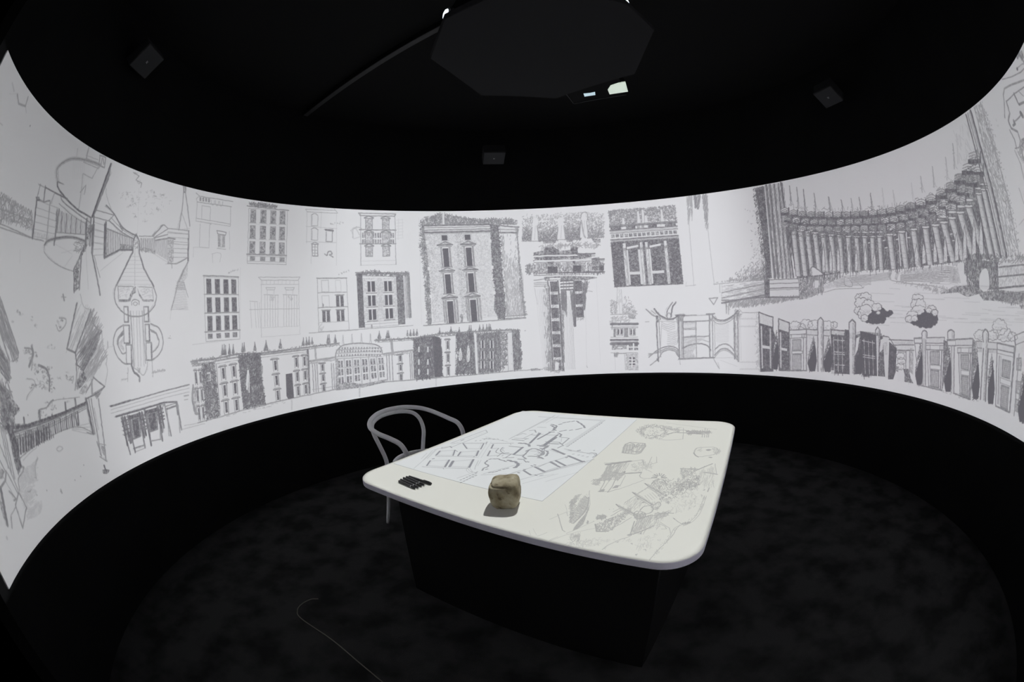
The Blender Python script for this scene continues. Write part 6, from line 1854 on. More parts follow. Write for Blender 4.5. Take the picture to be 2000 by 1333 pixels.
def bays(f, s0, s1, n, t0, t1, d=.55):
    """Narrow aedicule windows stacked in tall bays."""
    for k in range(n):
        s = s0 + (s1 - s0) * (k + .5) / n
        w = (s1 - s0) / n * (.24 if n > 1 else .22)
        fl(qrect(f, s - w, t0, s + w, t1), .05, erase=True)
        for j in range(3):
            a, b = t0 + (t1 - t0) * j / 3, t0 + (t1 - t0) * (j + 1) / 3
            h = b - a
            fl(qrect(f, s - w * .35, a + h * .3, s + w * .55, b - h * .08), .78, .25)
            ln([f(s - w * 1.6, a + h * .2), f(s + w * 1.6, a + h * .2)], 2.2, .58); ln([f(s - w * 1.3, a + h * .12), f(s + w * 1.3, a + h * .12)], 1.4, .42); fl(qrect(f, s - w * 1.1, a + h * .12, s + w * 1.1, a + h * .2), .4, .6)
            qv(f, s - w * .8, a + h * .25, b, 1.2, .45); qv(f, s + w * .9, a + h * .25, b, 1.8, .5)


def draw_long_elevation():
    view(360, 620, 2.857)
    f = quad((35, 245), (1870, 75), (1890, 298), (70, 585))

    def roof(s, lift=0):
        return f(s, -.0 + lift)
    # roof line planting and cypresses
    ln([(35, 248), (170, 232), (300, 205), (430, 200), (690, 168), (865, 145)], 2.6, .56); ln([(40, 262), (180, 246), (300, 220), (690, 178), (865, 152)], 1.4, .4)
    scat([(35, 240), (300, 200), (430, 188), (690, 160), (865, 140), (865, 158), (690, 176), (430, 208), (300, 216), (40, 262)], 460, 9, 60, 60, 1.2, .58)
    ln([(1062, 130), (1280, 118), (1430, 92), (1700, 75), (1870, 72)], 2.4, .55); scat([(1062, 124), (1280, 112), (1430, 85), (1700, 68), (1870, 66), (1870, 84), (1430, 108), (1280, 128), (1062, 136)], 420, 9, 60, 60, 1.2, .58); ln([(1080, 140), (1275, 128)], 1.4, .4)
    for x, y0, y1, w in ((212, 155, 212, 6), (222, 152, 212, 6), (230, 158, 212, 5), (252, 150, 210, 7), (273, 152, 206, 6), (324, 145, 196, 6), (334, 142, 194, 6), (394, 138, 188, 7), (456, 130, 188, 10), (536, 124, 175, 8), (664, 114, 160, 7), (682, 112, 158, 6), (696, 110, 156, 6), (713, 114, 152, 6), (800, 98, 148, 6), (808, 96, 146, 6), (842, 98, 146, 7), (1088, 78, 122, 8), (1132, 76, 118, 7), (1140, 74, 118, 6), (1245, 75, 106, 5), (1262, 70, 106, 6), (1280, 68, 104, 6), (1298, 66, 104, 6), (1425, 60, 96, 5), (1488, 54, 92, 7), (1534, 56, 92, 6), (1590, 46, 86, 6), (1600, 46, 86, 5), (1648, 42, 80, 6), (1668, 42, 80, 6), (1688, 40, 78, 7), (1700, 38, 78, 7), (1708, 42, 78, 6)):
        fl([(x, y0), (x + w * .6, y0 + (y1 - y0) * .4), (x + w * 1.3, y1 - 10), (x + w * 1.2, y1), (x - w * 1.2, y1), (x - w * 1.3, y1 - 10), (x - w * .6, y0 + (y1 - y0) * .4)], .60, .35)
        ln([(x, y0), (x, y1)], 1.2, .6)
    for x, y0 in ((885, 100), (935, 95), (988, 92), (1038, 92)):
        cv_([(x, y0), (x + 3, y0 + 35), (x + 6, y0 + 52)], 1.3, .36); cv_([(x, y0), (x - 3, y0 + 40), (x - 5, y0 + 52)], 1.1, .3)
    # left wing
    fl([(95, 260), (170, 248), (195, 552), (125, 570), (108, 420)], .62, .55); scat([(95, 260), (170, 248), (198, 552), (120, 575)], 420, 14, 75, 40, 1.2, .72); fl([(125, 310), (145, 305), (148, 355), (128, 360)], .2, .5, erase=True)
    fl([(120, 320), (142, 316), (145, 352), (124, 356)], .66, .5)
    bays(quad((45, 272), (98, 268), (120, 575), (75, 588)), 0, 1, 2, .02, .98)
    cv_([(50, 380), (45, 450), (60, 530), (75, 540)], 3, .5); fl([(45, 400), (62, 390), (72, 535), (55, 530)], .45, .7); scat([(40, 245), (95, 255), (95, 270), (45, 275)], 60, 10, 10, 30, 1.3, .5)
    ln([(170, 245), (300, 222)], 2.6, .5); ln([(175, 262), (300, 240)], 1.4, .4); ln([(178, 262), (200, 548)], 1.5, .45)
    bays(quad((180, 262), (300, 240), (322, 520), (205, 548)), 0.02, 1.0, 2, 0, 1)
    fl([(300, 212), (425, 200), (430, 260), (432, 350), (445, 420), (455, 485), (330, 512), (318, 420)], .64, .45); scat([(300, 212), (425, 200), (432, 350), (455, 485), (330, 512)], 800, 16, 78, 40, 1.3, .74); ln([(355, 300), (350, 400)], 3, .15, erase=True); cv_([(345, 380), (358, 300), (362, 420)], 1.6, .2, erase=True)
    fl([(395, 210), (425, 205), (425, 370), (400, 380)], .68, .3)
    # middle bay
    ln([(430, 210), (690, 180)], 2.6, .5); ln([(435, 225), (690, 192)], 1.4, .36); cv_([(425, 250), (436, 290), (430, 350), (445, 400)], 1.8, .45)
    bays(quad((470, 222), (535, 214), (552, 464), (495, 474)), 0, 1, 1, 0, 1)
    fl([(566, 318), (602, 312), (612, 450), (580, 458), (570, 440)], .76, .12)
    bays(quad((598, 205), (690, 195), (700, 428), (615, 448)), 0, 1, 2, 0, 1)
    fl([(682, 178), (694, 176), (704, 425), (694, 428)], .62, .4); ln([(690, 178), (700, 425)], 2.4, .6)
    ln([(700, 178), (860, 155)], 1.4, .4); ln([(730, 170), (735, 235)], 3, .4); ln([(700, 245), (840, 225)], 3.4, .45); ln([(700, 258), (840, 240)], 1.5, .36); scat([(700, 240), (840, 224), (840, 245), (700, 262)], 60, 12, 10, 20, 1.1, .4)
    for x in (715, 728, 740, 820, 832):
        ln([(x, 260), (x + 8, 418 - (x - 715) * .12)], 1.8, .45)
    bays(quad((742, 240), (792, 235), (802, 415), (755, 425)), 0, 1, 1, .05, .98)
    ln([(440, 490), (560, 462), (700, 432), (850, 402)], 2, .45); ln([(715, 405), (845, 385)], 1.3, .35)
    # domed pavilion
    cv_([(842, 232), (850, 190), (880, 160), (930, 148), (1000, 146), (1060, 152), (1095, 170), (1105, 200)], 2.2, .5); fl([(845, 225), (852, 192), (885, 160), (940, 148), (1040, 150), (1092, 172), (1102, 205), (980, 215)], .16, .7, curve=False)
    for r_, y in ((0, 165), (1, 182), (2, 204)):
        for k in range(16):
            x = 862 + k * 15.4 + r_ * -2
            fl([(x, y + 4 - 3 * math.sin(k / 15 * 3.1)), (x + 7, y + 4 - 3 * math.sin(k / 15 * 3.1)), (x + 7, y + 15 - 3 * math.sin(k / 15 * 3.1)), (x, y + 15 - 3 * math.sin(k / 15 * 3.1))], .6, .4)
    for y in (180, 198, 218, 228):
        cv_([(848, y + 4), (920, y), (1020, y - 6), (1105, y - 10)], 1.6, .42)
    f2 = quad((845, 232), (1118, 215), (1130, 350), (852, 398))
    fl(qrect(f2, 0, 0, 1, 1), .12, .6)
    for k in range(6):
        s = .04 + k * .165
        for t0, t1 in ((.08, .3), (.36, .58), (.64, .86)):
            fl(qrect(f2, s, t0, s + .045, t1), .66, .4); fl(qrect(f2, s + .06, t0, s + .1, t1), .66, .4)
        qv(f2, s - .03, 0, .98, 2, .36); fl(qrect(f2, s + .115, .05, s + .135, .98), .04, erase=True); ln([f2(s - .01, .32), f2(s + .11, .32)], 1.6, .4)
    fl([(852, 372), (900, 362), (1000, 372), (1130, 345), (1128, 362), (1000, 392), (855, 408), (845, 395)], .58, .6); fl([(842, 230), (858, 232), (862, 400), (845, 400)], .5, .6)
    # right-hand of the dome
    ln([(1155, 130), (1162, 205)], 4, .45); ln([(1110, 205), (1275, 185)], 3, .45); ln([(1115, 215), (1275, 198)], 1.4, .36); scat([(1110, 200), (1275, 180), (1275, 202), (1110, 220)], 60, 12, 8, 20, 1.1, .4)
    for x in (1128, 1142, 1158, 1258, 1268, 1278):
        ln([(x, 205), (x + 6, 352 - (x - 1128) * .05)], 1.9, .45)
    bays(quad((1178, 198), (1225, 192), (1232, 350), (1185, 358)), 0, 1, 1, .02, 1)
    # dark ivy block
    fl([(1278, 120), (1385, 105), (1425, 112), (1435, 130), (1430, 230), (1438, 320), (1450, 330), (1300, 350), (1282, 340)], .66, .3); scat([(1278, 120), (1400, 105), (1435, 130), (1445, 330), (1285, 350)], 700, 14, 85, 25, 1.3, .76)
    for x in (1305, 1355):
        for y in (165, 235, 290):
            fl([(x, y), (x + 8, y - 1), (x + 8, y + 30), (x, y + 31)], .2, .4, erase=True)
    fl([(1385, 106), (1425, 112), (1438, 200), (1440, 330), (1398, 335)], .76, .12)
    ln([(1430, 108), (1520, 100)], 2, .42); bays(quad((1445, 105), (1490, 102), (1492, 325), (1452, 330)), 0, 1, 1, .03, 1); ln([(1515, 100), (1512, 320)], 1.2, .35)
    fl([(1518, 92), (1610, 88), (1622, 200), (1628, 315), (1520, 320), (1512, 300), (1530, 220)], .64, .4); scat([(1518, 92), (1612, 88), (1628, 315), (1515, 320)], 600, 14, 85, 30, 1.3, .74)
    for (x, y0, y1) in ((1540, 170, 240), (1584, 155, 245)):
        fl([(x, y0), (x + 10, y0 + 40), (x + 6, y1), (x - 8, y1), (x - 8, y0 + 40)], .1, .4, erase=True, curve=True); scat([(x - 8, y0 + 10), (x + 8, y0 + 10), (x + 6, y1), (x - 8, y1)], 20, 10, 80, 30, 1, .4)
    fl([(1614, 92), (1630, 90), (1640, 312), (1626, 314)], .05, erase=True); ln([(1614, 92), (1626, 314)], 1.6, .45); ln([(1632, 92), (1642, 312)], 1.6, .45)
    for y in (140, 200, 260):
        fl([(1610, y), (1620, y), (1620, y + 14), (1612, y + 14)], .6)
    fl([(1632, 92), (1760, 80), (1770, 180), (1768, 300), (1645, 318)], .6, .4); scat([(1632, 92), (1760, 80), (1768, 300), (1645, 318)], 520, 14, 88, 20, 1.2, .7)
    for x in (1662, 1712):
        for y in (130, 190, 245):
            fl([(x - 8, y), (x - 3, y), (x - 2, y + 42), (x - 7, y + 42)], .15, .3, erase=True); fl([(x + 8, y), (x + 13, y), (x + 14, y + 42), (x + 9, y + 42)], .15, .3, erase=True); fl([(x - 2, y), (x + 8, y), (x + 9, y + 42), (x - 1, y + 42)], .8, .1)
    fl([(1770, 78), (1820, 76), (1828, 298), (1775, 302)], .08, erase=True); scat([(1760, 80), (1800, 90), (1800, 260), (1775, 300)], 200, 14, 70, 40, 1.2, .6); ln([(1770, 84), (1822, 82)], 2, .45); ln([(1800, 90), (1808, 300)], 1.3, .4)
    for y in (105, 150, 200, 260):
        fl([(1785, y), (1805, y), (1805, y + 10), (1788, y + 10)], .55, .5)
    fl([(1822, 78), (1868, 74), (1872, 150), (1886, 200), (1878, 250), (1880, 290), (1832, 298)], .6, .4); scat([(1822, 78), (1868, 74), (1886, 210), (1880, 290), (1832, 298)], 260, 14, 88, 15, 1.2, .7); fl([(1820, 85), (1828, 85), (1838, 296), (1830, 297)], .12, erase=True)
    ln([(1835, 300), (2000, 290)], 1.6, .42); fl([(1932, 288), (1970, 284), (1990, 296), (1935, 300)], .55, .5); ln([(1900, 76), (1906, 74)], 1.5, .4)
    # ground line and streaks below
    ln([(75, 590), (205, 555), (330, 518), (455, 490)], 2, .45); ln([(850, 405), (1130, 360), (1300, 348), (1640, 318), (1830, 300)], 2, .48); scat([(200, 545), (560, 465), (560, 480), (200, 565)], 60, 16, 12, 10, 1, .35)
    for (x, y0, y1, d) in ((600, 460, 520, .25), (978, 392, 445, .3), (1405, 340, 385, .22), (708, 440, 470, .12)):
        fl([(x - 5, y0), (x + 5, y0), (x + 3, y1), (x - 3, y1)], d, .4)
    ln([(0, 605), (75, 592)], 1.4, .3); ln([(0, 380), (20, 378)], 2, .4); ln([(0, 440), (25, 436)], 2.4, .4); ln([(0, 462), (20, 458)], 1.6, .35)


def paint_screen():
    global CV, SCAT_W, LINE_W
    SCAT_W, LINE_W = 1.1, 1.22
    CV = ScreenCanvas(8000, 1166)
    draw_left_sketches()
    draw_elevations()
    draw_orders()
    draw_bridge_and_pilaster()
    draw_colonnade()
    draw_street_front()
    draw_long_elevation()
    t = np.clip(CV.a / 0.76, 0, 1)
    CV.a = CV.blur(0.35 * t + 0.65 * t * t * (3 - 2 * t), 1.0)       # a projected picture is a little soft
    return CV
# ------------------------------------------------------------------ drawings on the table
def tk(pts, w=5, d=.5):
    """A heavy wall line of the plan, in view units."""
    ln(pts, w / VW[2] * 1.25, min(d * 1.15, .75), wob=.08, vary=.1)


def th(pts, d=.24, w=1.0):
    ln(pts, w, d, wob=.08, vary=.3)


def wavy(pts, w, d, amp):
    p = spline(np.array(pts, float), 4)
    out = []
    for k, q in enumerate(p):
        out.append((q[0] + (amp if k % 2 else -amp) * .7, q[1] + (amp if (k // 2) % 2 else -amp) * .4))
    tk(out, w, d)


def draw_plan():
    view(690, 780, 4.4425)
    # north-west corner bars and border lines
    th([(845, 385), (1150, 270), (1165, 292), (850, 420)], .3); th([(850, 400), (1157, 283)], .14, .8); tk([(838, 412), (855, 424)], 6, .55); tk([(935, 362), (960, 352)], 4, .4)
    for k, (a, b) in enumerate((((735, 430), (640, 520)), ((715, 440), (525, 605)), ((690, 445), (600, 540)), ((640, 470), (590, 520)))):
        th([a, b], .22)
    th([(700, 440), (760, 430)], .2)
    # blocks of courtyards
    for (a, b, c, d_, wa, wb) in (((952, 386), (1132, 386), (1106, 436), (986, 432), 7, 7), ((752, 452), (882, 444), (866, 492), (718, 490), 8, 8), ((932, 460), (1086, 450), (1068, 494), (908, 494), 8, 10), ((668, 536), (832, 530), (796, 590), (638, 580), 8, 11), ((866, 540), (1042, 526), (1006, 594), (836, 588), 14, 12)):
        tk([a, d_], wa * 1.25, .6); tk([b, c], wb * 1.2, .6); th([a, b], .2, .9); th([d_, c], .2, .9)
        ia = [((p[0] * .8 + .2 * (a[0] + c[0]) / 2), (p[1] * .8 + .2 * (a[1] + c[1]) / 2)) for p in (a, b, c, d_)]
        ln(ia, .8, .07, closed=True, wob=.1)
    th([(770, 422), (850, 412), (770, 432)], .3); tk([(770, 418), (768, 430)], 4, .4); th([(862, 384), (1150, 382)], .2); th([(715, 500), (890, 500), (1070, 505)], .26); th([(600, 588), (790, 600), (990, 604)], .3); tk([(780, 600), (785, 610)], 4, .4); tk([(1160, 372), (1150, 392)], 5, .45)
    tk([(882, 442), (905, 458)], 4, .45); tk([(690, 520), (700, 518)], 5, .5); tk([(1045, 505), (1050, 500)], 5, .5)
    for x in (1168, 1198):
        th([(x, 372), (x - 88, 510)], .2, .8)
    th([(1150, 330), (1340, 372)], .18); th([(1120, 345), (1250, 352)], .25); tk([(1175, 345), (1185, 343)], 4, .4); tk([(1215, 352), (1225, 349)], 4, .4); tk([(1250, 345), (1262, 352)], 3, .35)
    for (x, y) in ((1060, 365), (1100, 362), (1135, 352), (1150, 345), (1290, 360)):
        tk([(x, y), (x + 8, y - 3)], 4, .35)
    # second block beyond the street
    tk([(1215, 395), (1198, 428)], 10, .6); tk([(1188, 450), (1165, 494)], 10, .6); th([(1200, 385), (1390, 384)], .3); th([(1170, 496), (1250, 490)], .28); th([(1198, 432), (1260, 428)], .24); th([(1360, 384), (1370, 400)], .4)
    # round heart of the plan
    cv_([(1262, 428), (1240, 450), (1244, 466), (1290, 476)], 1.5, .5); cv_([(1300, 418), (1278, 446), (1300, 468), (1350, 466)], 1.6, .5); cv_([(1310, 425), (1296, 444), (1312, 456)], 1, .35)
    tk([(1355, 410), (1470, 422)], 4, .45); tk([(1470, 420), (1392, 482)], 12, .6); tk([(1530, 440), (1470, 500)], 8, .52); tk([(1250, 500), (1290, 470)], 5, .45); tk([(1290, 476), (1400, 480)], 4, .45); tk([(1300, 512), (1392, 508)], 4, .4); tk([(1320, 510), (1370, 480)], 5, .45)
    cv_([(1500, 452), (1560, 432), (1620, 446), (1640, 470), (1600, 496), (1520, 498)], 2, .5); cv_([(1540, 452), (1600, 455), (1615, 472), (1570, 486)], 1, .3); wavy([(1690, 452), (1682, 475), (1665, 500)], 7, .5, 3); wavy([(1660, 430), (1655, 460), (1630, 485)], 5, .45, 2)
    tk([(1395, 485), (1460, 490), (1500, 478)], 4, .42); tk([(1470, 500), (1500, 520), (1465, 525), (1430, 522)], 5, .45); tk([(1480, 530), (1500, 550)], 7, .5); th([(1600, 505), (1655, 522)], .35); tk([(1630, 505), (1650, 518)], 5, .4)
    tk([(1290, 495), (1300, 490)], 4, .4); stamp(CV.map(P_([(1412, 512), (1302, 492)])), 1.5, .4)
    # spine towards the top
    tk([(1622, 298), (1532, 384)], 12, .6); tk([(1760, 335), (1660, 402)], 12, .6); wavy([(1440, 385), (1480, 386), (1520, 395), (1530, 412)], 8, .55, 3); tk([(1380, 352), (1480, 362)], 4, .42); th([(1400, 340), (1520, 345)], .3); tk([(1490, 350), (1510, 345)], 4, .4)
    th([(1420, 318), (1470, 300), (1500, 305)], .35); th([(1470, 345), (1560, 300)], .35); tk([(1540, 310), (1590, 318), (1612, 292)], 3, .4); tk([(1530, 275), (1575, 270), (1585, 290)], 3, .4); tk([(1620, 412), (1690, 415), (1640, 440)], 5, .5); tk([(1700, 388), (1777, 392)], 4, .45); tk([(1640, 398), (1700, 402)], 4, .45)
    wavy([(1717, 232), (1745, 245), (1740, 265), (1760, 272)], 9, .55, 4)
    for k in range(3):
        th([(1740 - 25 * k, 150 + 8 * k), (1350 + 10 * k, 350 - 6 * k)], .2)
    tk([(1725, 435), (1777, 452)], 5, .45); th([(1700, 440), (1777, 470)], .25)
    # garden court
    cv_([(1165, 535), (1145, 552), (1150, 566), (1170, 575), (1165, 590), (1135, 600), (1118, 622)], 2.4, .55); wavy([(1215, 522), (1250, 520), (1300, 535), (1330, 545)], 5, .5, 3); wavy([(1345, 535), (1400, 545), (1425, 560), (1430, 575), (1400, 598)], 11, .55, 5)
    for (x, y) in ((1175, 640), (1205, 638), (1235, 632), (1262, 622), (1300, 612), (1330, 605), (1180, 525), (1150, 612)):
        tk([(x, y), (x + 16, y - 4)], 5, .45)
    for o in (0, 14, 28):
        cv_([(1040 - o, 540 + o), (1010 - o, 590 + o), (1040 - o * .6, 640 + o * .4)], 1, .22)
    cv_([(1085, 535), (1060, 590), (1055, 612)], 1.2, .3); cv_([(1110, 530), (1080, 580)], 1, .22); cv_([(1020, 630), (1060, 640), (1080, 628)], 1, .3)
    # avenue of trees at the bottom
    for k in range(12):
        x, y = 930 + (k % 6) * 26, 705 - (k % 6) * 12 + (k // 6) * 22
        tk([(x, y), (x + 9, y - 3)], 6, .35)
    th([(960, 715), (1070, 650)], .25); th([(900, 690), (1010, 650)], .2); th([(1110, 660), (1330, 650)], .22); th([(1130, 650), (1460, 560)], .22); th([(1220, 690), (1480, 620)], .2); th([(1320, 662), (1450, 620)], .3)
    # tilted blocks to the right
    for (a, b, w, d) in (((1478, 622), (1540, 660), 11, .55), ((1575, 590), (1650, 630), 11, .55), ((1715, 545), (1760, 570), 9, .5)):
        tk([a, b], w, d)
    th([(1545, 662), (1600, 655), (1777, 600)], .35); th([(1480, 615), (1560, 590)], .3); th([(1590, 588), (1720, 545)], .3); th([(1455, 700), (1777, 610)], .22); th([(1470, 735), (1777, 650)], .15); th([(1660, 630), (1777, 590)], .3)
    for (x, y) in ((1480, 612), (1545, 580), (1580, 662), (1570, 572), (1430, 640), (1510, 545)):
        tk([(x, y), (x + 12, y + 3)], 6, .5)
    view(1050, 780, 3.8075)
    tk([(100, 245), (0, 300)], 7, .55); tk([(152, 266), (46, 342)], 8, .56); wavy([(104, 190), (140, 200), (128, 222), (110, 236)], 8, .56, 3); wavy([(292, 166), (318, 182), (340, 198), (352, 216)], 8, .56, 3); wavy([(155, 255), (175, 265), (165, 282)], 7, .5, 3)
    for (x, y) in ((160, 190), (190, 178), (222, 172), (255, 168), (165, 242), (195, 236), (240, 234), (285, 228), (310, 222)):
        tk([(x, y), (x + 18, y - 4)], 4, .48)
    th([(60, 268), (150, 270)], .3); th([(40, 262), (0, 268)], .3); tk([(90, 246), (120, 246)], 5, .45)
    tk([(170, 285), (235, 292), (185, 335), (70, 330)], 3, .42); th([(180, 290), (175, 320)], .3); tk([(60, 318), (160, 322), (190, 345), (150, 365)], 3, .4); tk([(0, 345), (75, 350), (40, 372), (20, 368)], 5, .5); tk([(0, 268), (18, 264)], 3, .4); th([(0, 210), (60, 212)], .25)
    cv_([(0, 380), (40, 388), (45, 412), (0, 428)], 2, .55); wavy([(60, 385), (78, 400), (66, 425)], 7, .5, 3); cv_([(0, 398), (22, 402), (18, 416), (0, 420)], 1, .35)
    tk([(110, 374), (198, 412)], 9, .55); th([(120, 372), (210, 410)], .3); tk([(10, 430), (40, 445)], 7, .5); tk([(0, 438), (25, 440)], 4, .42)
    tk([(230, 424), (335, 468)], 10, .56); tk([(136, 460), (205, 496)], 10, .55); tk([(94, 470), (166, 508)], 9, .52); tk([(0, 514), (52, 541)], 9, .52)
    th([(205, 432), (240, 424)], .3); th([(96, 468), (225, 430)], .3); th([(168, 508), (330, 468)], .34, 1.2); th([(52, 541), (110, 530), (340, 470), (420, 450)], .3); th([(0, 560), (400, 465)], .2); th([(0, 580), (120, 560)], .15); th([(60, 615), (300, 545)], .14); th([(0, 510), (90, 470)], .3)
    tk([(345, 462), (352, 470)], 6, .5); tk([(212, 438), (222, 434)], 5, .45); tk([(20, 570), (40, 566)], 4, .3)
    cv_([(370, 405), (425, 402), (438, 418), (410, 434)], 1.6, .42); cv_([(385, 412), (420, 408), (425, 420)], 1, .28); th([(200, 372), (380, 405)], .3); th([(215, 385), (360, 402)], .2); tk([(230, 380), (250, 384)], 4, .4); tk([(300, 385), (315, 382)], 5, .4); tk([(418, 384), (424, 382)], 4, .4)
    for (x, y) in ((180, 350), (215, 355), (260, 412), (300, 418), (330, 425), (365, 432)):
        tk([(x, y), (x + 12, y - 2)], 3, .35)
    for k, dd in ((0, .28), (1, .22), (2, .18)):
        th([(500 - 14 * k, 160 + 3 * k), (222 - 10 * k, 352 - 4 * k)], dd)
    for k in range(16):
        x = 480 - 16 * k
        tk([(x, 178 + 11 * k), (x - 8, 184 + 11 * k)], 3, .35)
    th([(10, 132), (500, 158)], .2); th([(130, 120), (40, 178)], .2); th([(160, 125), (60, 180)], .15)
    for k in range(22):
        tk([(170 + 14 * k, 142 + 1 * k), (177 + 14 * k, 142.5 + 1 * k)], 2.4, .2)


def draw_table_sketches():
    view(1050, 780, 3.8075)
    # ring garden
    ring = lambda rx, ry: [(860 + rx * math.cos(t), 240 + ry * math.sin(t)) for t in np.linspace(0, 2 * math.pi, 26)[:-1]]
    for k in range(34):
        t = k / 34 * 2 * math.pi
        curl(858 + 100 * math.cos(t), 242 + 46 * math.sin(t), 17, .36, 1.3)
    wv = [(860 + (88 + 12 * (k % 2)) * math.cos(k / 30 * 6.283), 240 + (30 + 7 * (k % 2)) * math.sin(k / 30 * 6.283)) for k in range(30)]
    ln(wv, 1.4, .42, closed=True, curve=True); fl([(920, 195), (1000, 205), (1010, 235), (960, 225)], .3, .7); scat(ring(120, 58), 130, 10, 20, 70, 1.1, .3)
    fl([(770, 205), (800, 200), (790, 275), (765, 260)], .22, .7)
    cv_([(960, 215), (1010, 230), (1100, 232), (1110, 250)], 1.5, .38); cv_([(965, 262), (1020, 250), (1100, 252)], 1.5, .38); ln([(1085, 215), (1080, 300)], 1.3, .32); ln([(900, 300), (960, 305), (1070, 300)], 1, .22)
    scat([(1010, 205), (1060, 210), (1050, 250), (1015, 240)], 26, 14, 10, 40, 1.2, .35); scat([(1110, 235), (1210, 232), (1215, 260), (1120, 265)], 70, 16, 5, 30, 1.3, .45); ln([(1110, 240), (1275, 245)], 1.6, .4); ln([(1120, 255), (1210, 258)], 2, .45)
    for x in (1228, 1245, 1262, 1275):
        ln([(x, 215 + abs(x - 1250) * .6), (x - 4, 285)], 1.4, .38)
    scat([(1210, 240), (1290, 240), (1290, 258), (1210, 262)], 30, 16, 0, 20, 1.2, .42); ln([(960, 178), (1240, 215), (1330, 225)], .9, .14); stamp(CV.map(P_([(1450, 264)])), 3, .6)
    # barrel-vaulted block
    ln([(640, 365), (655, 335), (690, 322), (795, 330), (800, 350), (765, 400), (720, 410), (632, 400)], 1.5, .36, closed=True)
    for k in range(7):
        ln([(660 + 9 * k, 340 - k), (640 + 12 * k, 402)], 2.6 if k % 2 else 1.2, .38)
    cv_([(690, 325), (720, 340), (700, 380), (735, 395)], 1.8, .4); cv_([(735, 360), (755, 345), (790, 345)], 1.5, .36); scat([(720, 335), (790, 335), (770, 400), (735, 400)], 60, 20, 30, 20, 1.1, .34); fl([(660, 375), (700, 370), (700, 382), (662, 388)], .34, .6); fl([(770, 345), (798, 340), (778, 375), (768, 370)], .3, .6)
    # vase
    cv_([(1165, 395), (1185, 365), (1250, 358), (1320, 360), (1345, 385), (1320, 408), (1285, 418), (1200, 430), (1170, 415)], 1.3, .26, closed=True); fl([(1250, 378), (1275, 372), (1292, 378), (1270, 386)], .45, .4, curve=True); ln([(1160, 402), (1172, 418), (1195, 432)], 2, .45); ln([(1280, 434), (1292, 436)], 2, .42); scat([(1300, 365), (1365, 380), (1345, 410), (1310, 405)], 50, 14, 60, 30, 1.2, .24); fl([(1325, 370), (1362, 385), (1340, 410), (1320, 400)], .14, .7, curve=True); scat([(1180, 380), (1220, 365), (1220, 390)], 18, 12, 45, 20, 1, .2)
    # tall portal in perspective
    ln([(515, 487), (690, 462)], 3, .45); ln([(500, 478), (700, 460)], 1.2, .3); ln([(690, 465), (780, 452), (790, 490)], 1.2, .26)
    for k in range(5):
        ln([(525 + 6 * k, 490), (465 + 10 * k, 600 - 4 * k)], 1.2, .34)
    for k in range(6):
        ln([(620 + 12 * k, 478), (560 + 14 * k, 560)], 1.1, .3)
    scat([(520, 490), (640, 475), (580, 570), (470, 600)], 190, 26, 60, 10, 1.1, .34); scat([(480, 560), (660, 545), (600, 600), (440, 610)], 110, 22, 20, 20, 1.2, .36); fl([(530, 540), (600, 545), (580, 575), (500, 580)], .32, .7); fl([(630, 545), (655, 535), (650, 550)], .5)
    ln([(540, 540), (620, 555), (770, 545)], 1.8, .38); ln([(650, 556), (765, 548)], 1.4, .34); ln([(510, 590), (460, 690), (520, 688)], 1.6, .36); ln([(545, 592), (480, 680)], 1.2, .3); ln([(585, 580), (555, 650), (520, 692), (600, 670)], 1.6, .38); ln([(655, 570), (610, 650)], 1.3, .3); fl([(445, 690), (475, 672), (502, 672), (490, 690)], .5, .4); fl([(552, 665), (580, 642), (612, 640), (595, 660)], .45, .4)
    ln([(600, 672), (800, 600)], 1, .24); cv_([(775, 545), (760, 575), (790, 590), (850, 590)], 1.3, .28); scat([(700, 480), (860, 460), (850, 520), (700, 540)], 90, 20, 30, 40, 1, .22); ln([(790, 450), (792, 495)], 1.2, .3); ln([(850, 430), (820, 495)], 1.2, .3); ln([(885, 428), (885, 470)], 1.2, .3); ln([(800, 498), (890, 470)], 1.1, .26); ln([(410, 635), (450, 600), (470, 605)], 1.5, .36); scat([(410, 600), (480, 590), (460, 640), (410, 640)], 50, 20, 20, 25, 1.1, .34); ln([(780, 510), (850, 545)], 1, .22); ln([(660, 470), (640, 500)], 1.8, .35)
    # feathered tree
    for k in range(24):
        t = k / 23
        x0, y0 = 250 + 110 * (1 - t) ** 1.3, 715 + 190 * t
        ln([(x0 - 12, y0 + 6), (x0 + 12 + 35 * math.sin(t * 3.1), y0 + 22), (x0 + 45 * math.sin(t * 3.1) + 22, y0 + 14)], 1.7, .4, curve=True)
    fl([(385, 790), (378, 830), (340, 930), (300, 965), (262, 982), (268, 960), (310, 905), (350, 860)], .42, .4); fl([(250, 760), (280, 715), (330, 705), (300, 740), (265, 800), (248, 900), (240, 860)], .3, .7); ln([(385, 680), (390, 780), (380, 830)], 1.1, .26); scat([(240, 760), (300, 720), (260, 900), (240, 920)], 110, 16, 30, 25, 1.3, .42); scat([(300, 740), (385, 700), (380, 790), (300, 900)], 80, 22, 70, 20, 1, .26)
    fl([(362, 925), (372, 900), (382, 912), (374, 930)], .45, .4); ln([(150, 855), (185, 975), (205, 988)], 1.8, .38); ln([(90, 895), (215, 840), (225, 870)], 1, .2); ln([(205, 785), (225, 850)], 1, .2); ln([(215, 1000), (420, 910)], 1, .22)
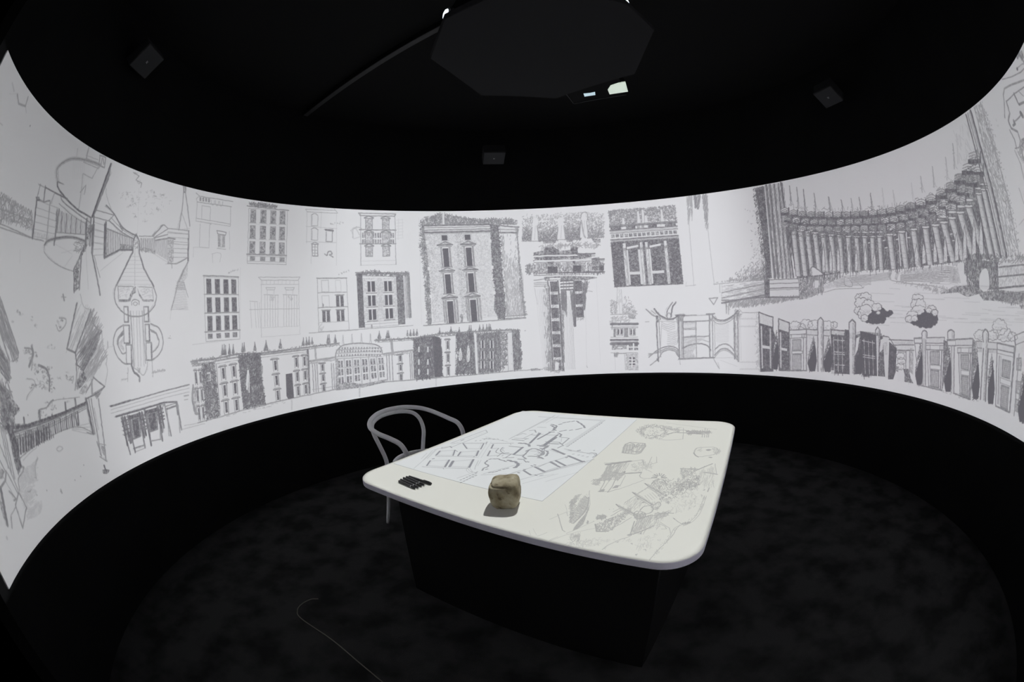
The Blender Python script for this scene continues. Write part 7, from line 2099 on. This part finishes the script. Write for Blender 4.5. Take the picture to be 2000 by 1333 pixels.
    cv_([(80, 1060), (130, 1040), (250, 1000), (430, 960)], 1, .18); scat([(245, 1005), (320, 1000), (310, 1070), (240, 1090)], 60, 22, 30, 40, 1.2, .28); fl([(252, 1030), (278, 1012), (318, 1003), (312, 1050), (290, 1060), (298, 1028)], .34, .6); scat([(340, 1040), (470, 1030), (460, 1090), (260, 1110)], 60, 20, 20, 40, 1, .2); ln([(480, 1120), (520, 1090), (600, 1050), (690, 1020)], 1.4, .24)
    # great perspective of the axis: three pitched halls, garlands of trees
    for (x0, y0, x1, y1) in ((590, 792, 740, 870), (712, 700, 850, 788), (805, 635, 930, 712)):
        for o in (0, 5, 13):
            ln([(x0 + o, y0 - o * .3), (x1 + o, y1 - o * .2)], 1.2 if o < 10 else .9, .42); ln([(x0 + 12, y0 + 10 + o), (x1 - 10, y1 + 6)], 1, .28)
        ln([(x0 - 6, y0 - 8), (x0 + 14, y0 + 8)], 2.4, .5)
    for k in range(7):
        ln([(760 + 22 * k, 690 - 12 * k), (730 + 22 * k, 712 - 12 * k)], 1, .22); ln([(760 + 18 * k, 735 - 8 * k), (800 + 18 * k, 775 - 8 * k)], 1, .26); ln([(850 + 14 * k, 640 - 6 * k), (880 + 14 * k, 690 - 4 * k)], 1, .28)
    ln([(650, 770), (720, 725), (840, 640), (900, 590)], 1.1, .28); ln([(640, 800), (560, 840)], 1.2, .3); scat([(640, 780), (740, 720), (800, 790), (700, 830)], 60, 30, 60, 12, 1, .24); fl([(770, 768), (800, 765), (785, 775)], .45); fl([(740, 735), (760, 742), (742, 750)], .4)
    cv_([(760, 830), (790, 800), (840, 795), (860, 820), (830, 850), (770, 855)], 1.6, .4); cv_([(715, 860), (740, 835), (800, 850), (790, 885), (740, 890)], 1.6, .42, closed=True); scat([(715, 850), (800, 845), (790, 890), (720, 890)], 70, 16, 40, 40, 1.2, .42); fl([(730, 870), (790, 872), (775, 890), (735, 888)], .35, .6); cv_([(860, 790), (900, 765), (915, 785), (890, 815), (850, 825)], 1.5, .38); scat([(840, 770), (910, 760), (900, 820), (850, 830)], 50, 18, 40, 40, 1, .34)
    for (x, y) in ((880, 610), (905, 600), (935, 615), (950, 640), (860, 630), (990, 650), (1010, 640), (1040, 630), (970, 670), (1000, 690), (950, 720), (930, 745), (985, 735), (1020, 710), (1060, 640), (1090, 640), (1120, 630), (1150, 640), (1180, 630), (1080, 670), (1110, 660), (1140, 665), (900, 660), (1170, 590), (1190, 575), (1150, 570), (1100, 600), (1130, 600), (940, 690), (1050, 690), (980, 760), (960, 770)):
        curl(x, y, 18, .46, 1.5)
    scat([(850, 610), (960, 600), (1200, 560), (1210, 650), (1010, 740), (920, 770)], 420, 12, 40, 60, 1.2, .42); scat([(1020, 640), (1200, 570), (1200, 640), (1060, 690)], 180, 11, 40, 60, 1.3, .5)
    for k in range(9):                       # a starry palm
        t = math.pi * (1.0 + k / 8.0)
        ln([(905 + 22 * math.cos(t), 585 + 14 * math.sin(t)), (905 + 52 * math.cos(t), 585 + 34 * math.sin(t))], 2 - .8 * (k % 2), .48)
    cv_([(845, 635), (880, 600), (930, 600), (965, 640)], 1.6, .44); scat([(1065, 515), (1180, 515), (1180, 560), (1070, 590)], 120, 16, 10, 50, 1.1, .36); ln([(1065, 515), (1190, 520)], 1.4, .34); ln([(1065, 560), (1070, 520)], 1.2, .32); ln([(1075, 590), (1200, 520), (1300, 480)], 1.2, .32)
    ln([(1180, 530), (1300, 482)], 1.6, .42); stamp(CV.map(P_([(1275, 487), (1240, 500)])), 3, .5); ln([(1320, 480), (1330, 560), (1270, 540), (1200, 555)], 1, .24); ln([(1240, 545), (1335, 560)], 2, .34); scat([(1190, 540), (1320, 500), (1310, 640), (1220, 660)], 110, 30, 75, 12, 1, .22); ln([(1265, 690), (1278, 660)], 2.4, .36); ln([(1300, 600), (1310, 660)], 1, .24)
    # garden wall of pots to the left
    fl([(438, 870), (500, 860), (512, 880), (480, 898), (440, 890)], .4, .6); scat([(438, 865), (510, 860), (505, 895), (440, 895)], 50, 14, 20, 40, 1.3, .45); ln([(500, 905), (560, 880), (540, 910), (500, 910)], 1.6, .4)
    scat([(430, 930), (520, 905), (700, 800), (690, 850), (540, 985), (440, 985)], 330, 12, 20, 60, 1.3, .42)
    for k in range(22):
        curl(450 + 11 * k, 960 - 6.2 * k + 14 * (k % 2), 9, .42, 1.2)
    ln([(430, 930), (440, 985), (520, 985)], 2, .4); ln([(520, 985), (700, 880)], 1.2, .3); ln([(545, 870), (640, 815)], 1.3, .34); stamp(CV.map(P_([(535, 820), (565, 818), (600, 795), (418, 908)])), 2.6, .4)
    # temple front below
    for k in range(9):
        ln([(745 + 14 * k, 900 - 5 * k), (690 + 16 * k, 1000 - 6 * k)], 1.6 if k % 3 == 0 else 1.1, .38)
    ln([(670, 1012), (705, 1005), (770, 985), (860, 945)], 2, .4); ln([(735, 895), (850, 862)], 1.8, .4); ln([(720, 910), (690, 1005)], 2.2, .42); scat([(740, 900), (850, 870), (800, 1000), (700, 1005)], 120, 28, 62, 8, 1, .32); fl([(668, 1008), (700, 1000), (700, 1015), (672, 1020)], .42, .5); fl([(755, 1000), (775, 990), (768, 1008)], .4, .4); scat([(870, 850), (990, 830), (960, 870), (880, 900)], 80, 20, 20, 30, 1.2, .36); ln([(880, 850), (1010, 850)], 1.5, .34); ln([(860, 870), (960, 840)], 1.5, .36)
    scat([(820, 870), (960, 850), (900, 960), (830, 970)], 70, 26, 60, 20, 1, .26)
    # paths and faint ground
    ln([(1010, 885), (1075, 935)], 1.4, .34); fl([(1005, 885), (1020, 888), (1022, 900)], .45); cv_([(1240, 720), (1215, 790), (1180, 860), (1135, 910), (1075, 935), (1020, 960), (990, 1010), (960, 1060)], 1.2, .26); cv_([(1255, 720), (1230, 800), (1195, 870), (1140, 920), (1080, 945)], 1.2, .24); scat([(1240, 720), (1255, 725), (1195, 870), (1100, 930), (1080, 925), (1180, 850)], 90, 10, 20, 50, 1.1, .3); scat([(1075, 925), (1135, 910), (1130, 925), (1080, 940)], 20, 12, 10, 30, 1.6, .45)
    cv_([(1060, 935), (1030, 970), (1000, 1020), (930, 1090), (880, 1140), (830, 1200)], 1.4, .3); scat([(1050, 945), (1020, 960), (920, 1080), (830, 1200), (850, 1200), (950, 1090)], 90, 10, 30, 60, 1.1, .3); ln([(910, 915), (980, 960), (990, 1000)], 1.2, .28); ln([(880, 940), (910, 930), (945, 945), (960, 965), (920, 968)], 1.1, .26)
    scat([(720, 1050), (880, 1000), (860, 1110), (740, 1120)], 60, 22, 40, 60, 1, .2); scat([(960, 760), (1210, 660), (1190, 800), (1000, 860)], 110, 16, 30, 60, 1, .2)
    for (x, y) in ((1120, 720), (1165, 745), (1220, 720), (1080, 730), (1240, 680), (700, 1080), (740, 1160), (800, 1120), (590, 1060), (640, 1040), (500, 1110), (880, 1130), (900, 1050)):
        curl(x, y, 11, .34, 1.2)
    scribble(1205, 830, 60, 8, 62, .22); scat([(180, 1060), (700, 1030), (700, 1060), (240, 1100)], 50, 22, 20, 20, 1, .16)
    view(690, 780, 4.4425)
    for a, b in (((1525, 1140), (1540, 1185)), ((1560, 1125), (1590, 1180)), ((1700, 1225), (1777, 1195)), ((1600, 1190), (1680, 1160))):
        ln([a, b], 1, .18)


PU0, PU1, PV0, PV1 = -1.600, -0.739, 1.237, 2.462      # the plan sheet, in the table's u and v


def paint_table():
    global CV, SCAT_W, LINE_W
    CV = TableCanvas(2400, 2384)
    SCAT_W, LINE_W = 0.72, 0.95
    draw_plan()
    draw_table_sketches()
    for a, b in (((PU0, PV0 - .0008), (PU1, PV0 - .0008)), ((PU1 + .0008, PV0), (PU1 + .0008, PV1))):      # a thin dark line along two of the sheet's edges
        t = np.linspace(0, 1, 2600)[:, None]
        q = np.array(a) * (1 - t) + np.array(b) * t
        stamp(np.stack([(q[:, 0] - TU0) / (TU1 - TU0) * CV.w, (q[:, 1] - TV0) / (TV1 - TV0) * CV.h], 1), 0.7, .6)
    view(0, 0, 1)
    CV.a = 0.92 * (1 - (1 - np.clip(CV.a, 0, 1)) ** 1.75)
    return CV
# ------------------------------------------------------------------ pictures to materials
def picture_image(name, cv):
    img = bpy.data.images.new(name, cv.w, cv.h, alpha=False)
    img.colorspace_settings.name = 'Non-Color'
    px = np.ones((cv.h, cv.w, 4), np.float32)
    px[..., :3] = np.clip(cv.a, 0, 1)[..., None]
    img.pixels.foreach_set(px.ravel())
    img.update()
    img.pack()
    return img


def picture_material(name, img, white, ink, rough=0.75, spec=0.2):
    m = bpy.data.materials.new(name)
    m.use_nodes = True
    nt = m.node_tree
    b = nt.nodes['Principled BSDF']
    b.inputs['Roughness'].default_value = rough
    b.inputs['Specular IOR Level'].default_value = spec
    uv = nt.nodes.new('ShaderNodeUVMap')
    uv.uv_map = 'UVMap'
    tx = nt.nodes.new('ShaderNodeTexImage')
    tx.image = img
    tx.interpolation = 'Linear'
    tx.extension = 'EXTEND'
    nt.links.new(uv.outputs[0], tx.inputs[0])
    mx = nt.nodes.new('ShaderNodeMix')
    mx.data_type = 'RGBA'
    mx.inputs[6].default_value = (*white, 1)
    mx.inputs[7].default_value = (*ink, 1)
    nt.links.new(tx.outputs[0], mx.inputs[0])
    nt.links.new(mx.outputs[2], b.inputs['Base Color'])
    return m


_cv = paint_screen()
M_PICTURE = picture_material('screen_with_ink_drawings', picture_image('screen_drawings', _cv), (0.80, 0.80, 0.81), (0.188, 0.182, 0.20), 1.0, 0.0)
_cv = paint_table()
_img = picture_image('table_drawings', _cv)
M_TABLETOP = picture_material('cream_table_top_with_sketches', _img, (0.80, 0.80, 0.755), (0.21, 0.205, 0.235))
M_PAPER = picture_material('white_plan_sheet', _img, (0.81, 0.83, 0.85), (0.19, 0.19, 0.23))
# ------------------------------------------------------------------ assemble
screen = make_screen(M_PICTURE)
table = make_table(M_TABLETOP)
make_chair()
make_block()
make_hub()


def make_paper():
    u0, u1, v0, v1 = PU0, PU1, PV0, PV1
    t = 0.0008
    me = bpy.data.meshes.new('plan_sheet')
    c = [(u0, v0), (u1, v0), (u1, v1), (u0, v1)]
    cx, cy, _ = uvw((u0 + u1) / 2, (v0 + v1) / 2, 0)
    vs, st = [], []
    for z in (0.0, t):
        for (u, v) in c:
            x, y, _ = uvw(u, v, 0)
            vs.append((x - cx, y - cy, z))
            st.append(((u - TU0) / (TU1 - TU0), (v - TV0) / (TV1 - TV0)))
    fs = [(3, 2, 1, 0), (4, 5, 6, 7), (0, 1, 5, 4), (1, 2, 6, 5), (2, 3, 7, 6), (3, 0, 4, 7)]
    me.from_pydata(vs, [], fs)
    me.materials.append(M_PAPER)
    uvl = me.uv_layers.new(name='UVMap')
    for lp in me.loops:
        uvl.data[lp.index].uv = st[lp.vertex_index]
    me.update()
    o = bpy.data.objects.new('plan_sheet', me)
    o.location = (cx, cy, TZ)
    COL.objects.link(o)
    return tag(o, 'large white sheet with a town plan lying flat on the table', 'paper')


make_paper()

PA = math.radians(-41)
for (x, y, da, L, capped, lb) in (
        (-0.5104, 1.7318, 4.5, 0.151, True, 'black capped pen lying nearest the plan sheet, longest of the row'),
        (-0.5222, 1.7254, -1.0, 0.150, False, 'black open pen lying right beside the capped pen'),
        (-0.5330, 1.7118, 0.0, 0.150, False, 'black open pen in the middle of the row of five'),
        (-0.5415, 1.6925, 0.0, 0.146, False, 'black open pen lying second from the table edge'),
        (-0.5450, 1.6740, 1.0, 0.132, False, 'shortest black pen, nearest the table edge and the corner')):
    make_pen('pen', lb, x, y, PA + math.radians(da), L, capped)

for lb, c, tl in (('small black loudspeaker high on the wall above the first pencil sketches', (-2.413 * .897, 1.471 * .897, 1.48 + 1.998 * .897), 52),
                  ('small black loudspeaker high on the wall straight behind the platform', (-.077 * .897, 4.675 * .897, 1.48 + 1.85 * .897), 66),
                  ('small black loudspeaker high on the wall above the curved colonnade drawing', (3.052 * .897, 2.467 * .897, 1.48 + 1.894 * .897), 60)):
    make_speaker(lb, c, math.radians(tl))

make_projector('grey-lensed projector shining out at the rim where the ceiling beam meets the platform', math.radians(-117), 0.39, True)
make_projector('projector with a bright lens at the near rim, cut by the top of the picture', math.radians(132.6), 0.366, True)


def make_side_projector():
    """The projector that hangs out over the far rim; its lit port and little status screen show from below."""
    z = 2.949
    k = (z - EYE) / (2.9 - EYE)
    a, b = Vector((0.5205 * k, 2.5486 * k, 0)), Vector((0.8632 * k, 2.3792 * k, 0))
    d = (b - a).normalized()
    n = Vector((d.y, -d.x, 0))                   # towards the platform
    if n.dot(Vector((HUBX, HUBY, 0)) - a) < 0:
        n = -n
    W, D, H = (b - a).length, 0.30, 0.13
    ctr = (a + b) / 2 + n * D / 2
    t = thing('projector', 'dark projector over the far rim with a pale glowing port underneath', 'projector', (ctr.x, ctr.y, z), math.atan2(d.y, d.x), 'projectors on the platform')
    sgn = 1 if Vector((-d.y, d.x, 0)).dot(n) > 0 else -1

    def loc(p):                                  # world point at the underside -> local xy
        v = Vector((p[0] * k, p[1] * k, 0)) - ctr
        return v.dot(d), v.dot(Vector((-d.y, d.x, 0)))
    m = MB(); m.box((0, 0, H / 2), (W, D, H), ch=0.006)
    body = m.build('shell', M_PROJ, t)
    # rim around the underside
    m = MB()
    for (cx, cy, sx, sy) in ((0, -sgn * (D / 2 - 0.003), W - 0.012, 0.005), (-W / 2 + 0.003, 0, 0.005, D - 0.02)):
        m.box((cx, cy, -0.002), (sx, sy, 0.004))
    m.build('underside_rim', M_GRILLE, t)
    # the glowing port: a square with one round corner
    q = [loc(p) for p in ((0.7420, 2.3868), (0.8560, 2.3320), (0.8050, 2.2050), (0.7640, 2.2240), (0.7220, 2.2650), (0.7160, 2.3250))]
    m = MB(); m.prism(q if sgn else q, -0.003, 0.002)
    m.build('light_port', M_BEAMLIT, t)
    q = [loc(p) for p in ((0.5790, 2.4330), (0.6480, 2.4050), (0.6380, 2.3650), (0.6070, 2.3820), (0.5660, 2.3930))]
    m = MB(); m.prism(q, -0.003, 0.002)
    m.build('status_screen', M_STATUS, t)
    return t


make_side_projector()


def make_beam():
    d = Vector((-0.851, 0.525, 0))
    a = Vector((-0.20, 2.268, 0))
    L = 2.02
    rot = math.atan2(d.y, d.x)
    c = a + d * L / 2
    t = thing('cable_tray', 'dark beam running under the black ceiling from platform to wall', 'beam', (c.x, c.y, CEIL), rot)
    m = MB(); m.box((0, -0.031, -0.028), (L, 0.052, 0.044), ch=0.002)
    m.build('tray', M_TRAY, t)
    m = MB(); m.box((0, 0.000, -0.030), (L, 0.008, 0.052))  # thin black strip, stands in for the shade on the tray's unlit side
    m.build('shaded_side', M_TRAYD, t)
    return t


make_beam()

pts = spline([(-1.16, 1.632, 0.003), (-1.205, 1.612, 0.003), (-1.238, 1.551, 0.003), (-1.235, 1.49, 0.003), (-1.185, 1.432, 0.003), (-0.96, 1.318, 0.003), (-0.784, 1.197, 0.003), (-0.617, 1.071, 0.003), (-0.35, 0.86, 0.003), (-0.02, 0.62, 0.003), (0.3, 0.3, 0.003)], 8)
mb = MB()
mb.tube([tuple(p) for p in pts], 0.003, 8)
tag(mb.build('cord', M_CORD, smooth=True), 'thin pale cord lying in a bend on the dark carpet', 'cord')
